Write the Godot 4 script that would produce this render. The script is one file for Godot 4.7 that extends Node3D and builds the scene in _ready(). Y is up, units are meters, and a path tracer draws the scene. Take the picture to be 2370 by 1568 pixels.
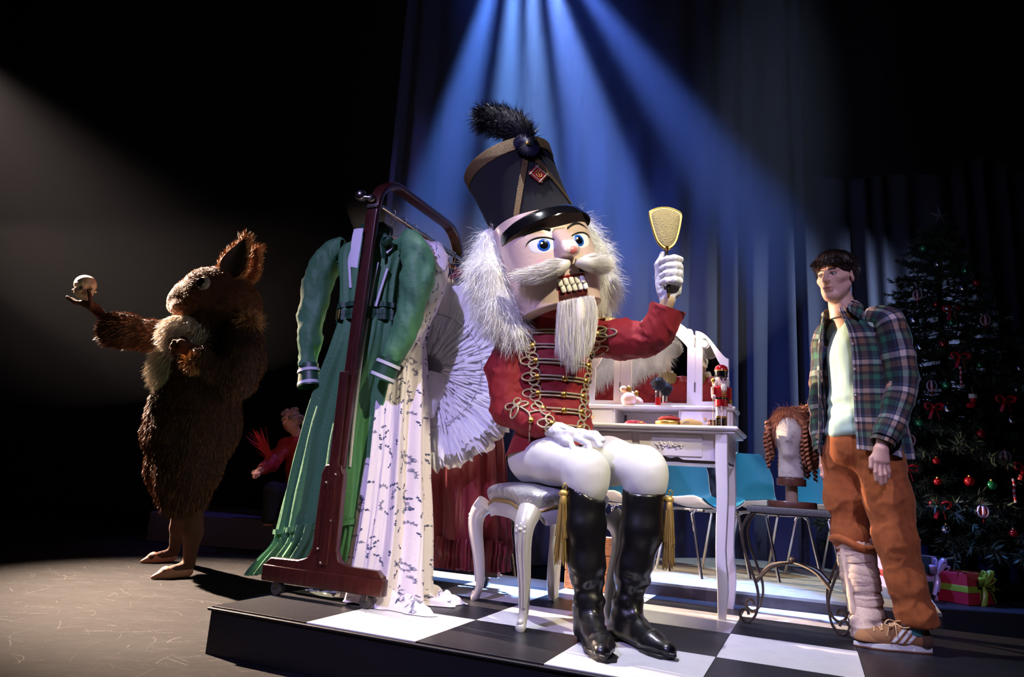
extends Node3D
# A theatre scene: a masked soldier with a hand mirror, a squirrel with a skull, a young man in a plaid shirt.

func _ready() -> void:
	var cam := Camera3D.new()
	cam.name = "camera"
	add_child(cam)
	cam.fov = 52.78
	cam.near = 0.05
	cam.far = 60.0
	cam.transform = Transform3D(Basis(Vector3.RIGHT, deg_to_rad(11.8)) * Basis(Vector3.BACK, deg_to_rad(3.65)), Vector3(0, 0.78, 0))
	cam.current = true
	var we := WorldEnvironment.new()
	we.name = "environment"
	var env := Environment.new()
	env.background_mode = Environment.BG_COLOR
	env.background_color = Color.BLACK
	env.tonemap_mode = Environment.TONE_MAPPER_LINEAR
	env.tonemap_exposure = 1.0
	env.sdfgi_enabled = true
	env.ssao_enabled = true
	env.ssil_enabled = true
	env.volumetric_fog_enabled = true
	env.volumetric_fog_density = 0.0
	we.environment = env
	add_child(we)
	stage_lights()
	materials()
	setting()
	haze()
	costume_rack()
	dresses()
	stool()
	vanity()
	vanity_items()
	teal_chairs()
	iron_table()
	wig_stand()
	nutcracker()
	young_man()
	squirrel()
	sitter()
	tree()
	gifts()

# name, place, aim, colour, energy, half angle, softness of the edge, size
func stage_lights() -> void:
	var top := V(-0.05, 4.95, -4.75)
	# one fixture with five lenses: the fan of blue beams
	lantern("stage_spotlight", "blue stage spotlight hanging over the soldier, leftmost of its fan", top + V(-0.24, 0, 0), V(-0.75, 1.3, -4.35), rgb(100, 150, 255), BLUE * 0.7, 6.5, 0.7)
	lantern("stage_spotlight", "blue stage spotlight hanging over the soldier, second of its fan from the left", top + V(-0.12, 0, 0), V(-0.1, 1.3, -4.3), rgb(125, 175, 255), BLUE, 5.5, 0.6)
	lantern("stage_spotlight", "blue stage spotlight hanging over the soldier, middle one of its fan", top, V(0.28, 1.3, -4.3), rgb(135, 180, 255), BLUE, 5.5, 0.6)
	lantern("stage_spotlight", "blue stage spotlight hanging over the soldier, second of its fan from the right", top + V(0.12, 0, 0), V(0.95, 1.3, -4.2), rgb(120, 160, 255), BLUE, 8.0, 0.6)
	lantern("stage_spotlight", "blue stage spotlight hanging over the soldier, rightmost of its fan", top + V(0.24, 0, 0), V(2.25, 1.5, -4.2), rgb(100, 140, 255), BLUE * 0.4, 7.5, 0.9)
	# key light from the left wing
	lantern("wing_spotlight", "white spotlight high in the left wing aimed at the squirrel", V(-7.2, 5.7, -7.2), V(-2.25, 1.0, -4.8), rgb(255, 222, 196), 950.0, 12.5, 1.0)
	lantern("wing_spotlight", "warm spotlight at the back of the left wing aimed at the young man", V(-7.9, 3.5, -8.3), V(1.55, 0.75, -3.6), rgb(255, 222, 188), 420.0, 9.0, 0.5)
	# front of house
	lantern("front_spotlight", "lavender front spotlight left of the camera aimed at the soldier", V(-2.6, 4.6, 1.0), V(-0.1, 1.0, -3.3), rgb(190, 176, 255), 30.0, 16.0, 0.8)
	lantern("front_spotlight", "pale yellow front spotlight right of the camera aimed at the soldier", V(2.2, 5.2, 0.6), V(0.3, 1.2, -3.0), rgb(255, 243, 205), 40.0, 9.5, 0.5)
	lantern("front_spotlight", "cool front spotlight over the camera washing the right of the stage", V(0.6, 5.6, 2.6), V(1.75, 1.0, -3.5), rgb(205, 195, 250), 30.0, 11.0, 0.9)
	lantern("top_spotlight", "white spotlight hanging high over the chequered platform", V(-1.3, 6.3, -2.5), V(0.8, 0.2, -2.8), rgb(240, 240, 255), 36.0, 13.0, 0.6)
	lantern("top_spotlight", "pale blue spotlight hanging over the teal chairs", V(1.7, 7.6, -1.9), V(1.7, 0.7, -4.75), rgb(210, 230, 255), 60.0, 9.0, 0.8)
	lantern("step_spotlight", "violet spotlight hanging behind the rack aimed at the low step", V(0.2, 7.2, -6.1), V(-2.2, 0.3, -6.7), rgb(130, 118, 235), 14.0, 12.0, 1.0)
	lantern("curtain_spotlight", "deep blue spotlight high at the left washing the middle of the curtain", V(-1.2, 7.6, -4.4), V(1.5, 2.0, -6.75), rgb(70, 110, 255), 55.0, 17.0, 1.0)
	lantern("curtain_spotlight", "grey-blue spotlight in the right wing grazing the back curtain", V(6.6, 3.3, -4.4), V(3.3, 2.2, -6.75), rgb(180, 200, 240), 42.0, 21.0, 1.0)
const BLUE := 300.0

func lantern(called: String, label: String, at: Vector3, aim: Vector3, col: Color, energy: float, half: float, soft: float) -> void:
	var d := (aim - at).normalized()
	var t := thing(called, label, "spotlight", at, 0.0, "stage lanterns out of sight above")
	var b := along(-d, V(0, 0, 1))
	var h := MB.new()
	h.lathe(PackedVector2Array([Vector2(0.05, 0.3), Vector2(0.085, 0.28), Vector2(0.09, 0.1), Vector2(0.1, 0.02), Vector2(0.1, 0.0), Vector2(0.088, 0.0), Vector2(0.088, 0.02)]), 16, T(Vector3.ZERO, b))
	obj("housing", h, mat(rgb(18, 18, 20), 0.6), t)
	var y := MB.new()
	y.tube(P3([b * V(-0.1, 0.14, 0), b * V(-0.13, 0.2, 0) + V(0, 0.12, 0), V(0, 0.34, 0) + b * V(0, 0.14, 0), b * V(0.13, 0.2, 0) + V(0, 0.12, 0), b * V(0.1, 0.14, 0)]), 0.012, 6)
	obj("yoke", y, mat(rgb(18, 18, 20), 0.6), t)
	var l := MB.new()
	l.lathe(PackedVector2Array([Vector2(0.001, 0.012), Vector2(0.05, 0.014), Vector2(0.087, 0.02)]), 16, T(Vector3.ZERO, b))
	obj("lens_lamp", l, mat(Color.WHITE, 0.2, 0.0, {"emit": col, "energy": 2.0}), t)
	var s := SpotLight3D.new()
	s.name = called + "_beam"
	t.add_child(s, true)
	s.position = d * 0.015
	s.basis = Basis.looking_at(d, Vector3.RIGHT if absf(d.y) > 0.98 else Vector3.UP)
	s.light_color = col
	s.light_energy = energy
	s.spot_angle = half
	s.spot_angle_attenuation = soft
	s.spot_range = 30.0
	s.spot_attenuation = 2.0
	s.light_size = 0.05
	s.shadow_enabled = true
# ---------------------------------------------------------------- mesh library
class MB:
	var v := PackedVector3Array()
	var uv := PackedVector2Array()
	var c := PackedColorArray()
	var ix := PackedInt32Array()
	var nn := PackedVector3Array()
	var tint := Color(1, 1, 1)
	func vert(p: Vector3, t := Vector2.ZERO) -> int:
		v.append(p); uv.append(t); c.append(tint)
		return v.size() - 1
	func tri(a: int, b: int, d: int) -> void:
		ix.append(a); ix.append(b); ix.append(d)
	func quad(a: int, b: int, d: int, e: int) -> void:
		tri(a, b, d); tri(a, d, e)
	# rows of points; every row has the same length
	func grid(rows: Array, closed := false, us := 1.0, vs := 1.0) -> void:
		var w: int = rows[0].size()
		var base := v.size()
		for j in rows.size():
			var r: PackedVector3Array = rows[j]
			for i in w:
				vert(r[i], Vector2(us * i / (w if closed else w - 1), vs * j / maxf(rows.size() - 1, 1)))
		var lim := w if closed else w - 1
		for j in rows.size() - 1:
			for i in lim:
				var i2 := (i + 1) % w
				quad(base + j * w + i, base + j * w + i2, base + (j + 1) * w + i2, base + (j + 1) * w + i)
	func fan(ring: PackedVector3Array, mid: Vector3, flip := false) -> void:
		var m := vert(mid)
		var b := v.size()
		for p in ring: vert(p)
		for i in ring.size():
			var j := (i + 1) % ring.size()
			if flip: tri(m, b + j, b + i)
			else: tri(m, b + i, b + j)
	# tube along a path; r a number or one radius per point; flat squeezes the second axis
	func tube(path: PackedVector3Array, r, sides := 8, caps := true, flat := 1.0, up := Vector3.ZERO) -> void:
		var rows := []
		var n := path.size()
		var t0 := (path[1] - path[0]).normalized()
		var s := up if up != Vector3.ZERO else (Vector3.UP if absf(t0.y) < 0.9 else Vector3.RIGHT)
		s = (s - t0 * s.dot(t0)).normalized()
		var acc := 0.0
		for k in n:
			var t := (path[mini(k + 1, n - 1)] - path[maxi(k - 1, 0)]).normalized()
			if t == Vector3.ZERO: t = t0
			s = (s - t * s.dot(t))
			s = s.normalized() if s.length() > 1e-5 else t.cross(Vector3(0.3, 0.5, 0.8)).normalized()
			var b := t.cross(s)
			var rr: float = r if (r is float or r is int) else r[k]
			var row := PackedVector3Array()
			for i in sides:
				var a := TAU * i / sides
				row.append(path[k] + b * (cos(a) * rr) + s * (sin(a) * rr * flat))
			rows.append(row)
			if k > 0: acc += path[k].distance_to(path[k - 1])
		grid(rows, true, 1.0, acc)
		if caps:
			fan(rows[0], path[0], true)
			fan(rows[n - 1], path[n - 1])
	func bar(a: Vector3, b: Vector3, ra: float, rb := -1.0, sides := 8) -> void:
		tube(PackedVector3Array([a, b]), [ra, ra if rb < 0 else rb], sides)
	# profile of (radius, height) turned round the y axis of x
	func lathe(prof: PackedVector2Array, sides := 24, x := Transform3D(), sx := 1.0, sz := 1.0) -> void:
		var rows := []
		for p in prof:
			var row := PackedVector3Array()
			for i in sides:
				var a := TAU * i / sides
				row.append(x * Vector3(cos(a) * p.x * sx, p.y, sin(a) * p.x * sz))
			rows.append(row)
		grid(rows, true)
		if prof[0].x > 1e-4: fan(rows[0], x * Vector3(0, prof[0].y, 0), true)
		if prof[-1].x > 1e-4: fan(rows[-1], x * Vector3(0, prof[-1].y, 0))
	func ball(m: Vector3, r, seg := 16, rings := 10, b := Basis()) -> void:
		var rv: Vector3 = r if r is Vector3 else Vector3(r, r, r)
		var rows := []
		for j in rings + 1:
			var row := PackedVector3Array()
			var th := PI * clampf(float(j) / rings, 0.001, 0.999)
			for i in seg:
				var a := TAU * i / seg
				row.append(m + b * Vector3(cos(a) * sin(th) * rv.x, -cos(th) * rv.y, sin(a) * sin(th) * rv.z))
			rows.append(row)
		grid(rows, true)
	func box(x: Transform3D, size: Vector3, bev := 0.004) -> void:
		var h := size / 2
		var e := minf(bev, minf(h.x, minf(h.y, h.z)) * 0.9)
		var id := {}
		for sx in [-1, 1]:
			for sy in [-1, 1]:
				for sz in [-1, 1]:
					id[[0, sx, sy, sz]] = vert(x * Vector3(sx * h.x, sy * (h.y - e), sz * (h.z - e)), Vector2(sz * h.z, sy * h.y))
					id[[1, sx, sy, sz]] = vert(x * Vector3(sx * (h.x - e), sy * h.y, sz * (h.z - e)), Vector2(sx * h.x, sz * h.z))
					id[[2, sx, sy, sz]] = vert(x * Vector3(sx * (h.x - e), sy * (h.y - e), sz * h.z), Vector2(sx * h.x, sy * h.y))
		for s in [-1, 1]:
			face4([id[[0, s, -1, -1]], id[[0, s, 1, -1]], id[[0, s, 1, 1]], id[[0, s, -1, 1]]], s < 0)
			face4([id[[1, -1, s, -1]], id[[1, -1, s, 1]], id[[1, 1, s, 1]], id[[1, 1, s, -1]]], s < 0)
			face4([id[[2, -1, -1, s]], id[[2, 1, -1, s]], id[[2, 1, 1, s]], id[[2, -1, 1, s]]], s < 0)
			for q in [-1, 1]:
				face4([id[[0, s, q, -1]], id[[1, s, q, -1]], id[[1, s, q, 1]], id[[0, s, q, 1]]], s * q < 0)
				face4([id[[1, -1, s, q]], id[[2, -1, s, q]], id[[2, 1, s, q]], id[[1, 1, s, q]]], s * q < 0)
				face4([id[[2, s, -1, q]], id[[0, s, -1, q]], id[[0, s, 1, q]], id[[2, s, 1, q]]], s * q < 0)
				for w in [-1, 1]:
					var a = id[[0, s, q, w]]; var b = id[[1, s, q, w]]; var d = id[[2, s, q, w]]
					if s * q * w > 0: tri(a, d, b)
					else: tri(a, b, d)
	func face4(q: Array, flip: bool) -> void:
		if flip: quad(q[0], q[1], q[2], q[3])
		else: quad(q[3], q[2], q[1], q[0])
	# flat outline in the xy plane of x, extruded along +z by d, edges chamfered by bev
	func extrude(poly: PackedVector2Array, d: float, x := Transform3D(), bev := 0.0) -> void:
		var p := poly
		if not Geometry2D.is_polygon_clockwise(p):
			p = p.duplicate(); p.reverse()
		var ins := p
		if bev > 0.0:
			ins = PackedVector2Array()
			for i in p.size():
				var e1 := (p[i] - p[(i - 1 + p.size()) % p.size()]).normalized()
				var e2 := (p[(i + 1) % p.size()] - p[i]).normalized()
				var nrm := (Vector2(e1.y, -e1.x) + Vector2(e2.y, -e2.x))
				ins.append(p[i] + nrm.normalized() * bev)
		var rings := []
		var lev := [[ins, d], [p, d - bev], [p, bev], [ins, 0.0]] if bev > 0.0 else [[p, d], [p, 0.0]]
		for l in lev:
			var row := PackedVector3Array()
			for q in l[0]: row.append(x * Vector3(q.x, q.y, l[1]))
			rings.append(row)
		for k in rings.size() - 1:
			grid([rings[k + 1], rings[k]], true)
		var t := Geometry2D.triangulate_polygon(ins)
		for side in 2:
			var b := v.size()
			for q in ins: vert(x * Vector3(q.x, q.y, d if side == 0 else 0.0), q)
			for k in range(0, t.size(), 3):
				var a1 := ins[t[k + 1]] - ins[t[k]]
				var a2 := ins[t[k + 2]] - ins[t[k]]
				var ccw := a1.cross(a2) > 0
				if ccw == (side == 0): tri(b + t[k], b + t[k + 2], b + t[k + 1])
				else: tri(b + t[k], b + t[k + 1], b + t[k + 2])
	func blade(p: Vector3, a: Vector3, b: Vector3, side: Vector3) -> void:
		# a hair: root p, bend a, tip b
		var k := v.size()
		v.append(p - side); v.append(p + side); v.append(a - side * 0.7); v.append(a + side * 0.7); v.append(b)
		for i in 5:
			uv.append(Vector2.ZERO); c.append(tint)
		tri(k, k + 1, k + 3); tri(k, k + 3, k + 2); tri(k + 2, k + 3, k + 4)
	func ribbon(path: PackedVector3Array, side: Vector3, w: float) -> void:
		var k := v.size()
		for i in path.size():
			var ww := w * (1.0 if i < path.size() - 1 else 0.25)
			v.append(path[i] - side * ww); v.append(path[i] + side * ww)
			uv.append(Vector2(0, i)); uv.append(Vector2(1, i)); c.append(tint); c.append(tint)
		for i in path.size() - 1:
			quad(k + 2 * i, k + 2 * i + 1, k + 2 * i + 3, k + 2 * i + 2)
	func normals() -> PackedVector3Array:
		if nn.size() == v.size(): return nn
		var n := PackedVector3Array()
		n.resize(v.size())
		for k in range(0, ix.size(), 3):
			var a := ix[k]; var b := ix[k + 1]; var d := ix[k + 2]
			var f := (v[d] - v[a]).cross(v[b] - v[a])
			n[a] += f; n[b] += f; n[d] += f
		for k in n.size():
			n[k] = n[k].normalized() if n[k].length_squared() > 1e-20 else Vector3.UP
		return n
	# joins normals across the seams of closed grids
	func weld() -> void:
		var n := PackedVector3Array(); n.resize(v.size())
		for k in range(0, ix.size(), 3):
			var f := (v[ix[k + 2]] - v[ix[k]]).cross(v[ix[k + 1]] - v[ix[k]])
			n[ix[k]] += f; n[ix[k + 1]] += f; n[ix[k + 2]] += f
		var d := {}
		for k in v.size():
			var key := Vector3i((v[k] * 20000.0).round())
			d[key] = d.get(key, Vector3.ZERO) + n[k]
		for k in v.size():
			n[k] = d[Vector3i((v[k] * 20000.0).round())].normalized()
		nn = n
	func mesh() -> ArrayMesh:
		var a := []
		a.resize(Mesh.ARRAY_MAX)
		a[Mesh.ARRAY_VERTEX] = v
		a[Mesh.ARRAY_NORMAL] = normals()
		a[Mesh.ARRAY_TEX_UV] = uv
		a[Mesh.ARRAY_COLOR] = c
		a[Mesh.ARRAY_INDEX] = ix
		var m := ArrayMesh.new()
		m.add_surface_from_arrays(Mesh.PRIMITIVE_TRIANGLES, a)
		return m

# a distance field on a grid, joined smoothly, meshed as surface nets
class Field:
	var o: Vector3
	var s: float
	var nx: int
	var ny: int
	var nz: int
	var f := PackedFloat32Array()
	func _init(lo: Vector3, hi: Vector3, cell: float) -> void:
		o = lo; s = cell
		nx = int((hi.x - lo.x) / s) + 2; ny = int((hi.y - lo.y) / s) + 2; nz = int((hi.z - lo.z) / s) + 2
		f.resize(nx * ny * nz); f.fill(1.0)
	func span(lo: Vector3, hi: Vector3) -> Array:
		var a := ((lo - o) / s).floor(); var b := ((hi - o) / s).ceil()
		return [maxi(int(a.x), 0), mini(int(b.x), nx - 1), maxi(int(a.y), 0), mini(int(b.y), ny - 1), maxi(int(a.z), 0), mini(int(b.z), nz - 1)]
	func bone(a: Vector3, b: Vector3, ra: float, rb: float, k := 0.03) -> void:
		var m := maxf(ra, rb) + k + 2.5 * s
		var r := span(a.min(b) - Vector3(m, m, m), a.max(b) + Vector3(m, m, m))
		var ab := b - a
		var ll := maxf(ab.length_squared(), 1e-9)
		for z in range(r[4], r[5] + 1):
			for y in range(r[2], r[3] + 1):
				var i: int = (z * ny + y) * nx + r[0]
				var p := o + Vector3(r[0], y, z) * s - a
				for x in range(r[0], r[1] + 1):
					var t := clampf(p.dot(ab) / ll, 0.0, 1.0)
					var d := (p - ab * t).length() - lerpf(ra, rb, t)
					var g := f[i]
					var h := k - absf(d - g)
					f[i] = minf(d, g) - (h * h / (4.0 * k) if h > 0.0 else 0.0)
					i += 1
					p.x += s
	func chain(p: Array, r: Array, k := 0.03) -> void:
		for i in p.size() - 1: bone(p[i], p[i + 1], r[i], r[i + 1], k)
	# ellipsoid; b turns it
	func egg(m: Vector3, r: Vector3, b := Basis(), k := 0.03, cut := false) -> void:
		var q := maxf(r.x, maxf(r.y, r.z)) + k + 2.5 * s
		var g := span(m - Vector3(q, q, q), m + Vector3(q, q, q))
		var inv := b.inverse()
		for z in range(g[4], g[5] + 1):
			for y in range(g[2], g[3] + 1):
				var i: int = (z * ny + y) * nx + g[0]
				for x in range(g[0], g[1] + 1):
					var p := inv * (o + Vector3(x, y, z) * s - m)
					var k0 := (p / r).length()
					var k1 := (p / (r * r)).length()
					var d := k0 * (k0 - 1.0) / k1 if k1 > 1e-6 else -minf(r.x, minf(r.y, r.z))
					var e := f[i]
					if cut:
						d = -d
						var h2 := k - absf(d - e)
						f[i] = maxf(d, e) + (h2 * h2 / (4.0 * k) if h2 > 0.0 else 0.0)
					else:
						var h := k - absf(d - e)
						f[i] = minf(d, e) - (h * h / (4.0 * k) if h > 0.0 else 0.0)
					i += 1
	func box(x: Transform3D, h: Vector3, rnd: float, k := 0.01) -> void:
		var q := h.length() + rnd + k + 2.5 * s
		var g := span(x.origin - Vector3(q, q, q), x.origin + Vector3(q, q, q))
		var inv := x.affine_inverse()
		for z in range(g[4], g[5] + 1):
			for y in range(g[2], g[3] + 1):
				var i: int = (z * ny + y) * nx + g[0]
				for xx in range(g[0], g[1] + 1):
					var p := (inv * (o + Vector3(xx, y, z) * s)).abs() - h
					var d := Vector3(maxf(p.x, 0), maxf(p.y, 0), maxf(p.z, 0)).length() + minf(maxf(p.x, maxf(p.y, p.z)), 0.0) - rnd
					var e := f[i]
					var hh := k - absf(d - e)
					f[i] = minf(d, e) - (hh * hh / (4.0 * k) if hh > 0.0 else 0.0)
					i += 1
	# keeps the side of the plane that n points away from
	func keep_below(p: Vector3, n: Vector3) -> void:
		for z in nz:
			for y in ny:
				var i: int = (z * ny + y) * nx
				var d := (o + Vector3(0, y, z) * s - p).dot(n)
				for x in nx:
					if d > f[i]: f[i] = d
					i += 1
					d += n.x * s
	func sample(p: Vector3) -> float:
		var q := (p - o) / s
		var x := int(q.x); var y := int(q.y); var z := int(q.z)
		if q.x < 0 or q.y < 0 or q.z < 0 or x >= nx - 1 or y >= ny - 1 or z >= nz - 1: return 1.0
		var i: int = (z * ny + y) * nx + x
		var u := q - Vector3(x, y, z)
		var a := lerpf(lerpf(f[i], f[i + 1], u.x), lerpf(f[i + nx], f[i + nx + 1], u.x), u.y)
		i += nx * ny
		return lerpf(a, lerpf(lerpf(f[i], f[i + 1], u.x), lerpf(f[i + nx], f[i + nx + 1], u.x), u.y), u.z)
	# first point of the surface met from p along d
	func march(p: Vector3, d: Vector3, reach := 0.6) -> Vector3:
		var t := 0.0
		while t < reach:
			if sample(p + d * t) < 0.0:
				for k in 4: t += sample(p + d * t) * 0.8
				return p + d * t
			t += s * 0.4
		return p + d * reach
	func add_to(mb: MB) -> void:
		var at := {}
		var offs := [0, 1, nx, nx + 1, nx * ny, nx * ny + 1, nx * ny + nx, nx * ny + nx + 1]
		var cv := [Vector3(0, 0, 0), Vector3(1, 0, 0), Vector3(0, 1, 0), Vector3(1, 1, 0), Vector3(0, 0, 1), Vector3(1, 0, 1), Vector3(0, 1, 1), Vector3(1, 1, 1)]
		var ed := [[0, 1], [2, 3], [4, 5], [6, 7], [0, 2], [1, 3], [4, 6], [5, 7], [0, 4], [1, 5], [2, 6], [3, 7]]
		if mb.nn.size() != mb.v.size(): mb.nn = mb.normals()
		for z in nz - 1:
			for y in ny - 1:
				var i: int = (z * ny + y) * nx
				for x in nx - 1:
					var q := f[i]
					if absf(q) < 2.0 * s:
						var neg := 0
						for k in 8:
							if f[i + offs[k]] < 0.0: neg += 1
						if neg > 0 and neg < 8:
							var p := Vector3.ZERO
							var cnt := 0
							for e in ed:
								var a: float = f[i + offs[e[0]]]
								var b: float = f[i + offs[e[1]]]
								if (a < 0.0) != (b < 0.0):
									p += cv[e[0]].lerp(cv[e[1]], a / (a - b))
									cnt += 1
							p /= cnt
							at[i] = mb.v.size()
							mb.v.append(o + (Vector3(x, y, z) + p) * s)
							mb.uv.append(Vector2.ZERO); mb.c.append(mb.tint)
							var g := Vector3(f[i + 1] + f[i + nx + 1] + f[i + nx * ny + 1] + f[i + nx * ny + nx + 1] - f[i] - f[i + nx] - f[i + nx * ny] - f[i + nx * ny + nx],
								f[i + nx] + f[i + nx + 1] + f[i + nx * ny + nx] + f[i + nx * ny + nx + 1] - f[i] - f[i + 1] - f[i + nx * ny] - f[i + nx * ny + 1],
								f[i + nx * ny] + f[i + nx * ny + 1] + f[i + nx * ny + nx] + f[i + nx * ny + nx + 1] - f[i] - f[i + 1] - f[i + nx] - f[i + nx + 1])
							mb.nn.append(g.normalized())
					i += 1
		for i in at:
			var q: bool = f[i] < 0.0
			var d := [[1, nx, nx * ny], [nx, nx * ny, 1], [nx * ny, 1, nx]]
			for e in d:
				if (f[i + e[0]] < 0.0) != q:
					var a = at.get(i); var b = at.get(i - e[1]); var cc = at.get(i - e[1] - e[2]); var dd = at.get(i - e[2])
					if b == null or cc == null or dd == null: continue
					if q: mb.quad(a, dd, cc, b)
					else: mb.quad(a, b, cc, dd)

func curve(pts: Array, n: int) -> PackedVector3Array:
	# Catmull-Rom through the points, n samples in all
	var out := PackedVector3Array()
	var m := pts.size() - 1
	for k in n:
		var t := float(k) / (n - 1) * m
		var i := mini(int(t), m - 1)
		var u := t - i
		var p0: Vector3 = pts[maxi(i - 1, 0)]; var p1: Vector3 = pts[i]; var p2: Vector3 = pts[i + 1]; var p3: Vector3 = pts[mini(i + 2, m)]
		out.append(p1.cubic_interpolate(p2, p0, p3, u))
	return out
func curve1(vals: Array, n: int) -> PackedFloat32Array:
	var out := PackedFloat32Array()
	var m := vals.size() - 1
	for k in n:
		var t := float(k) / (n - 1) * m
		var i := mini(int(t), m - 1)
		var u := t - i
		out.append(cubic_interpolate(vals[i], vals[i + 1], vals[maxi(i - 1, 0)], vals[mini(i + 2, m)], u))
	return out
func lerps(vals: Array, t: float) -> float:
	var m := vals.size() - 1
	var x := clampf(t, 0, 1) * m
	var i := mini(int(x), m - 1)
	return cubic_interpolate(vals[i], vals[i + 1], vals[maxi(i - 1, 0)], vals[mini(i + 2, m)], x - i)

# ---------------------------------------------------------------- nodes
var taken := {}
func numbered(called: String) -> String:
	taken[called] = taken.get(called, -1) + 1
	return called if taken[called] == 0 else "%s_%03d" % [called, taken[called]]
func thing(called: String, label: String, category: String, at := Vector3.ZERO, turn := 0.0, group := "") -> Node3D:
	var o := Node3D.new()
	o.name = numbered(called)
	add_child(o)
	o.position = at
	o.rotation.y = turn
	tag(o, label, category, group)
	return o
func tag(o: Node, label: String, category := "", group := "") -> void:
	o.set_meta("label", label)
	if category: o.set_meta("category", category)
	if group: o.set_meta("group", group)
func obj(called: String, mb, m: Material, parent: Node = self) -> MeshInstance3D:
	var o := MeshInstance3D.new()
	o.name = called if parent != self else numbered(called)
	o.mesh = mb.mesh() if mb is MB else mb
	if m: o.material_override = m
	parent.add_child(o, true)
	return o
func struct(called: String, mb, m: Material, label := "") -> MeshInstance3D:
	var o := obj(called, mb, m)
	o.set_meta("kind", "structure")
	if label: o.set_meta("label", label)
	return o
func stuff(o: Node) -> void:
	o.set_meta("kind", "stuff")
# pushes a mesh along its normals by noise: creases of cloth and leather
func crease(m: MB, amount: float, freq: Vector3, seed_: int, lo := -1e9, hi := 1e9) -> void:
	var ns := FastNoiseLite.new()
	ns.seed = seed_; ns.frequency = 1.0; ns.fractal_octaves = 2
	var nr := m.normals()
	for k in m.v.size():
		var p := m.v[k]
		var w := smoothstep(lo, lo + 0.05, p.y) * (1.0 - smoothstep(hi - 0.05, hi, p.y)) if hi < 1e8 else 1.0
		m.v[k] += nr[k] * (ns.get_noise_3dv(p * freq) * amount * w)
	m.nn = PackedVector3Array()
# sharp creases: ridges where the noise crosses zero
func ridge(m: MB, amount: float, freq: Vector3, seed_: int) -> void:
	var ns := FastNoiseLite.new()
	ns.seed = seed_; ns.frequency = 1.0; ns.fractal_octaves = 2
	var nr := m.normals()
	for k in m.v.size():
		var n := absf(ns.get_noise_3dv(m.v[k] * freq))
		m.v[k] += nr[k] * amount * (exp(-n * 9.0) - 0.3)
	m.nn = PackedVector3Array()
# one long hair or fringe thread: starts along d, falls by g
func lock(m: MB, p: Vector3, d: Vector3, g: Vector3, length: float, w: float, rng: RandomNumberGenerator, seg := 4, wob := 0.15) -> void:
	var path := PackedVector3Array([p])
	var dd := d
	for k in seg:
		dd = (dd + g + Vector3(rng.randfn(0, wob), rng.randfn(0, wob), rng.randfn(0, wob))).normalized()
		p += dd * length / seg
		path.append(p)
	var side := d.cross(Vector3(rng.randfn(0, 1), rng.randfn(0, 1), rng.randfn(0, 1))).normalized()
	m.ribbon(path, side, w)
func T(p: Vector3, b := Basis()) -> Transform3D:
	return Transform3D(b, p)
func rot(x: float, y := 0.0, z := 0.0) -> Basis:
	return Basis.from_euler(Vector3(deg_to_rad(x), deg_to_rad(y), deg_to_rad(z)))
# basis whose y axis points along d and whose z axis leans towards f
func along(d: Vector3, f := Vector3(0, 0, 1)) -> Basis:
	var y := d.normalized()
	var z := (f - y * f.dot(y))
	z = z.normalized() if z.length() > 1e-4 else y.cross(Vector3(0.9, 0.1, 0.3)).normalized()
	return Basis(y.cross(z), y, z)
func P3(a: Array) -> PackedVector3Array:
	return PackedVector3Array(a)
func V(x: float, y: float, z: float) -> Vector3:
	return Vector3(x, y, z)

# ---------------------------------------------------------------- materials
var noise_cache := {}
func noise_tex(freq: float, ramp: Array, seed_ := 1, kind := FastNoiseLite.TYPE_SIMPLEX_SMOOTH, oct := 4, size := 512, nmap := 0.0) -> NoiseTexture2D:
	var key := str([freq, ramp, seed_, kind, oct, size, nmap])
	if noise_cache.has(key): return noise_cache[key]
	var n := FastNoiseLite.new()
	n.noise_type = kind; n.frequency = freq; n.seed = seed_; n.fractal_octaves = oct
	var t := NoiseTexture2D.new()
	t.noise = n; t.width = size; t.height = size; t.seamless = true
	if nmap > 0.0:
		t.as_normal_map = true; t.bump_strength = nmap
	elif ramp.size():
		var g := Gradient.new()
		g.offsets = PackedFloat32Array(); g.colors = PackedColorArray()
		var offs := PackedFloat32Array(); var cols := PackedColorArray()
		for r in ramp:
			offs.append(r[0]); cols.append(r[1])
		g.offsets = offs; g.colors = cols
		t.color_ramp = g
	noise_cache[key] = t
	return t
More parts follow.
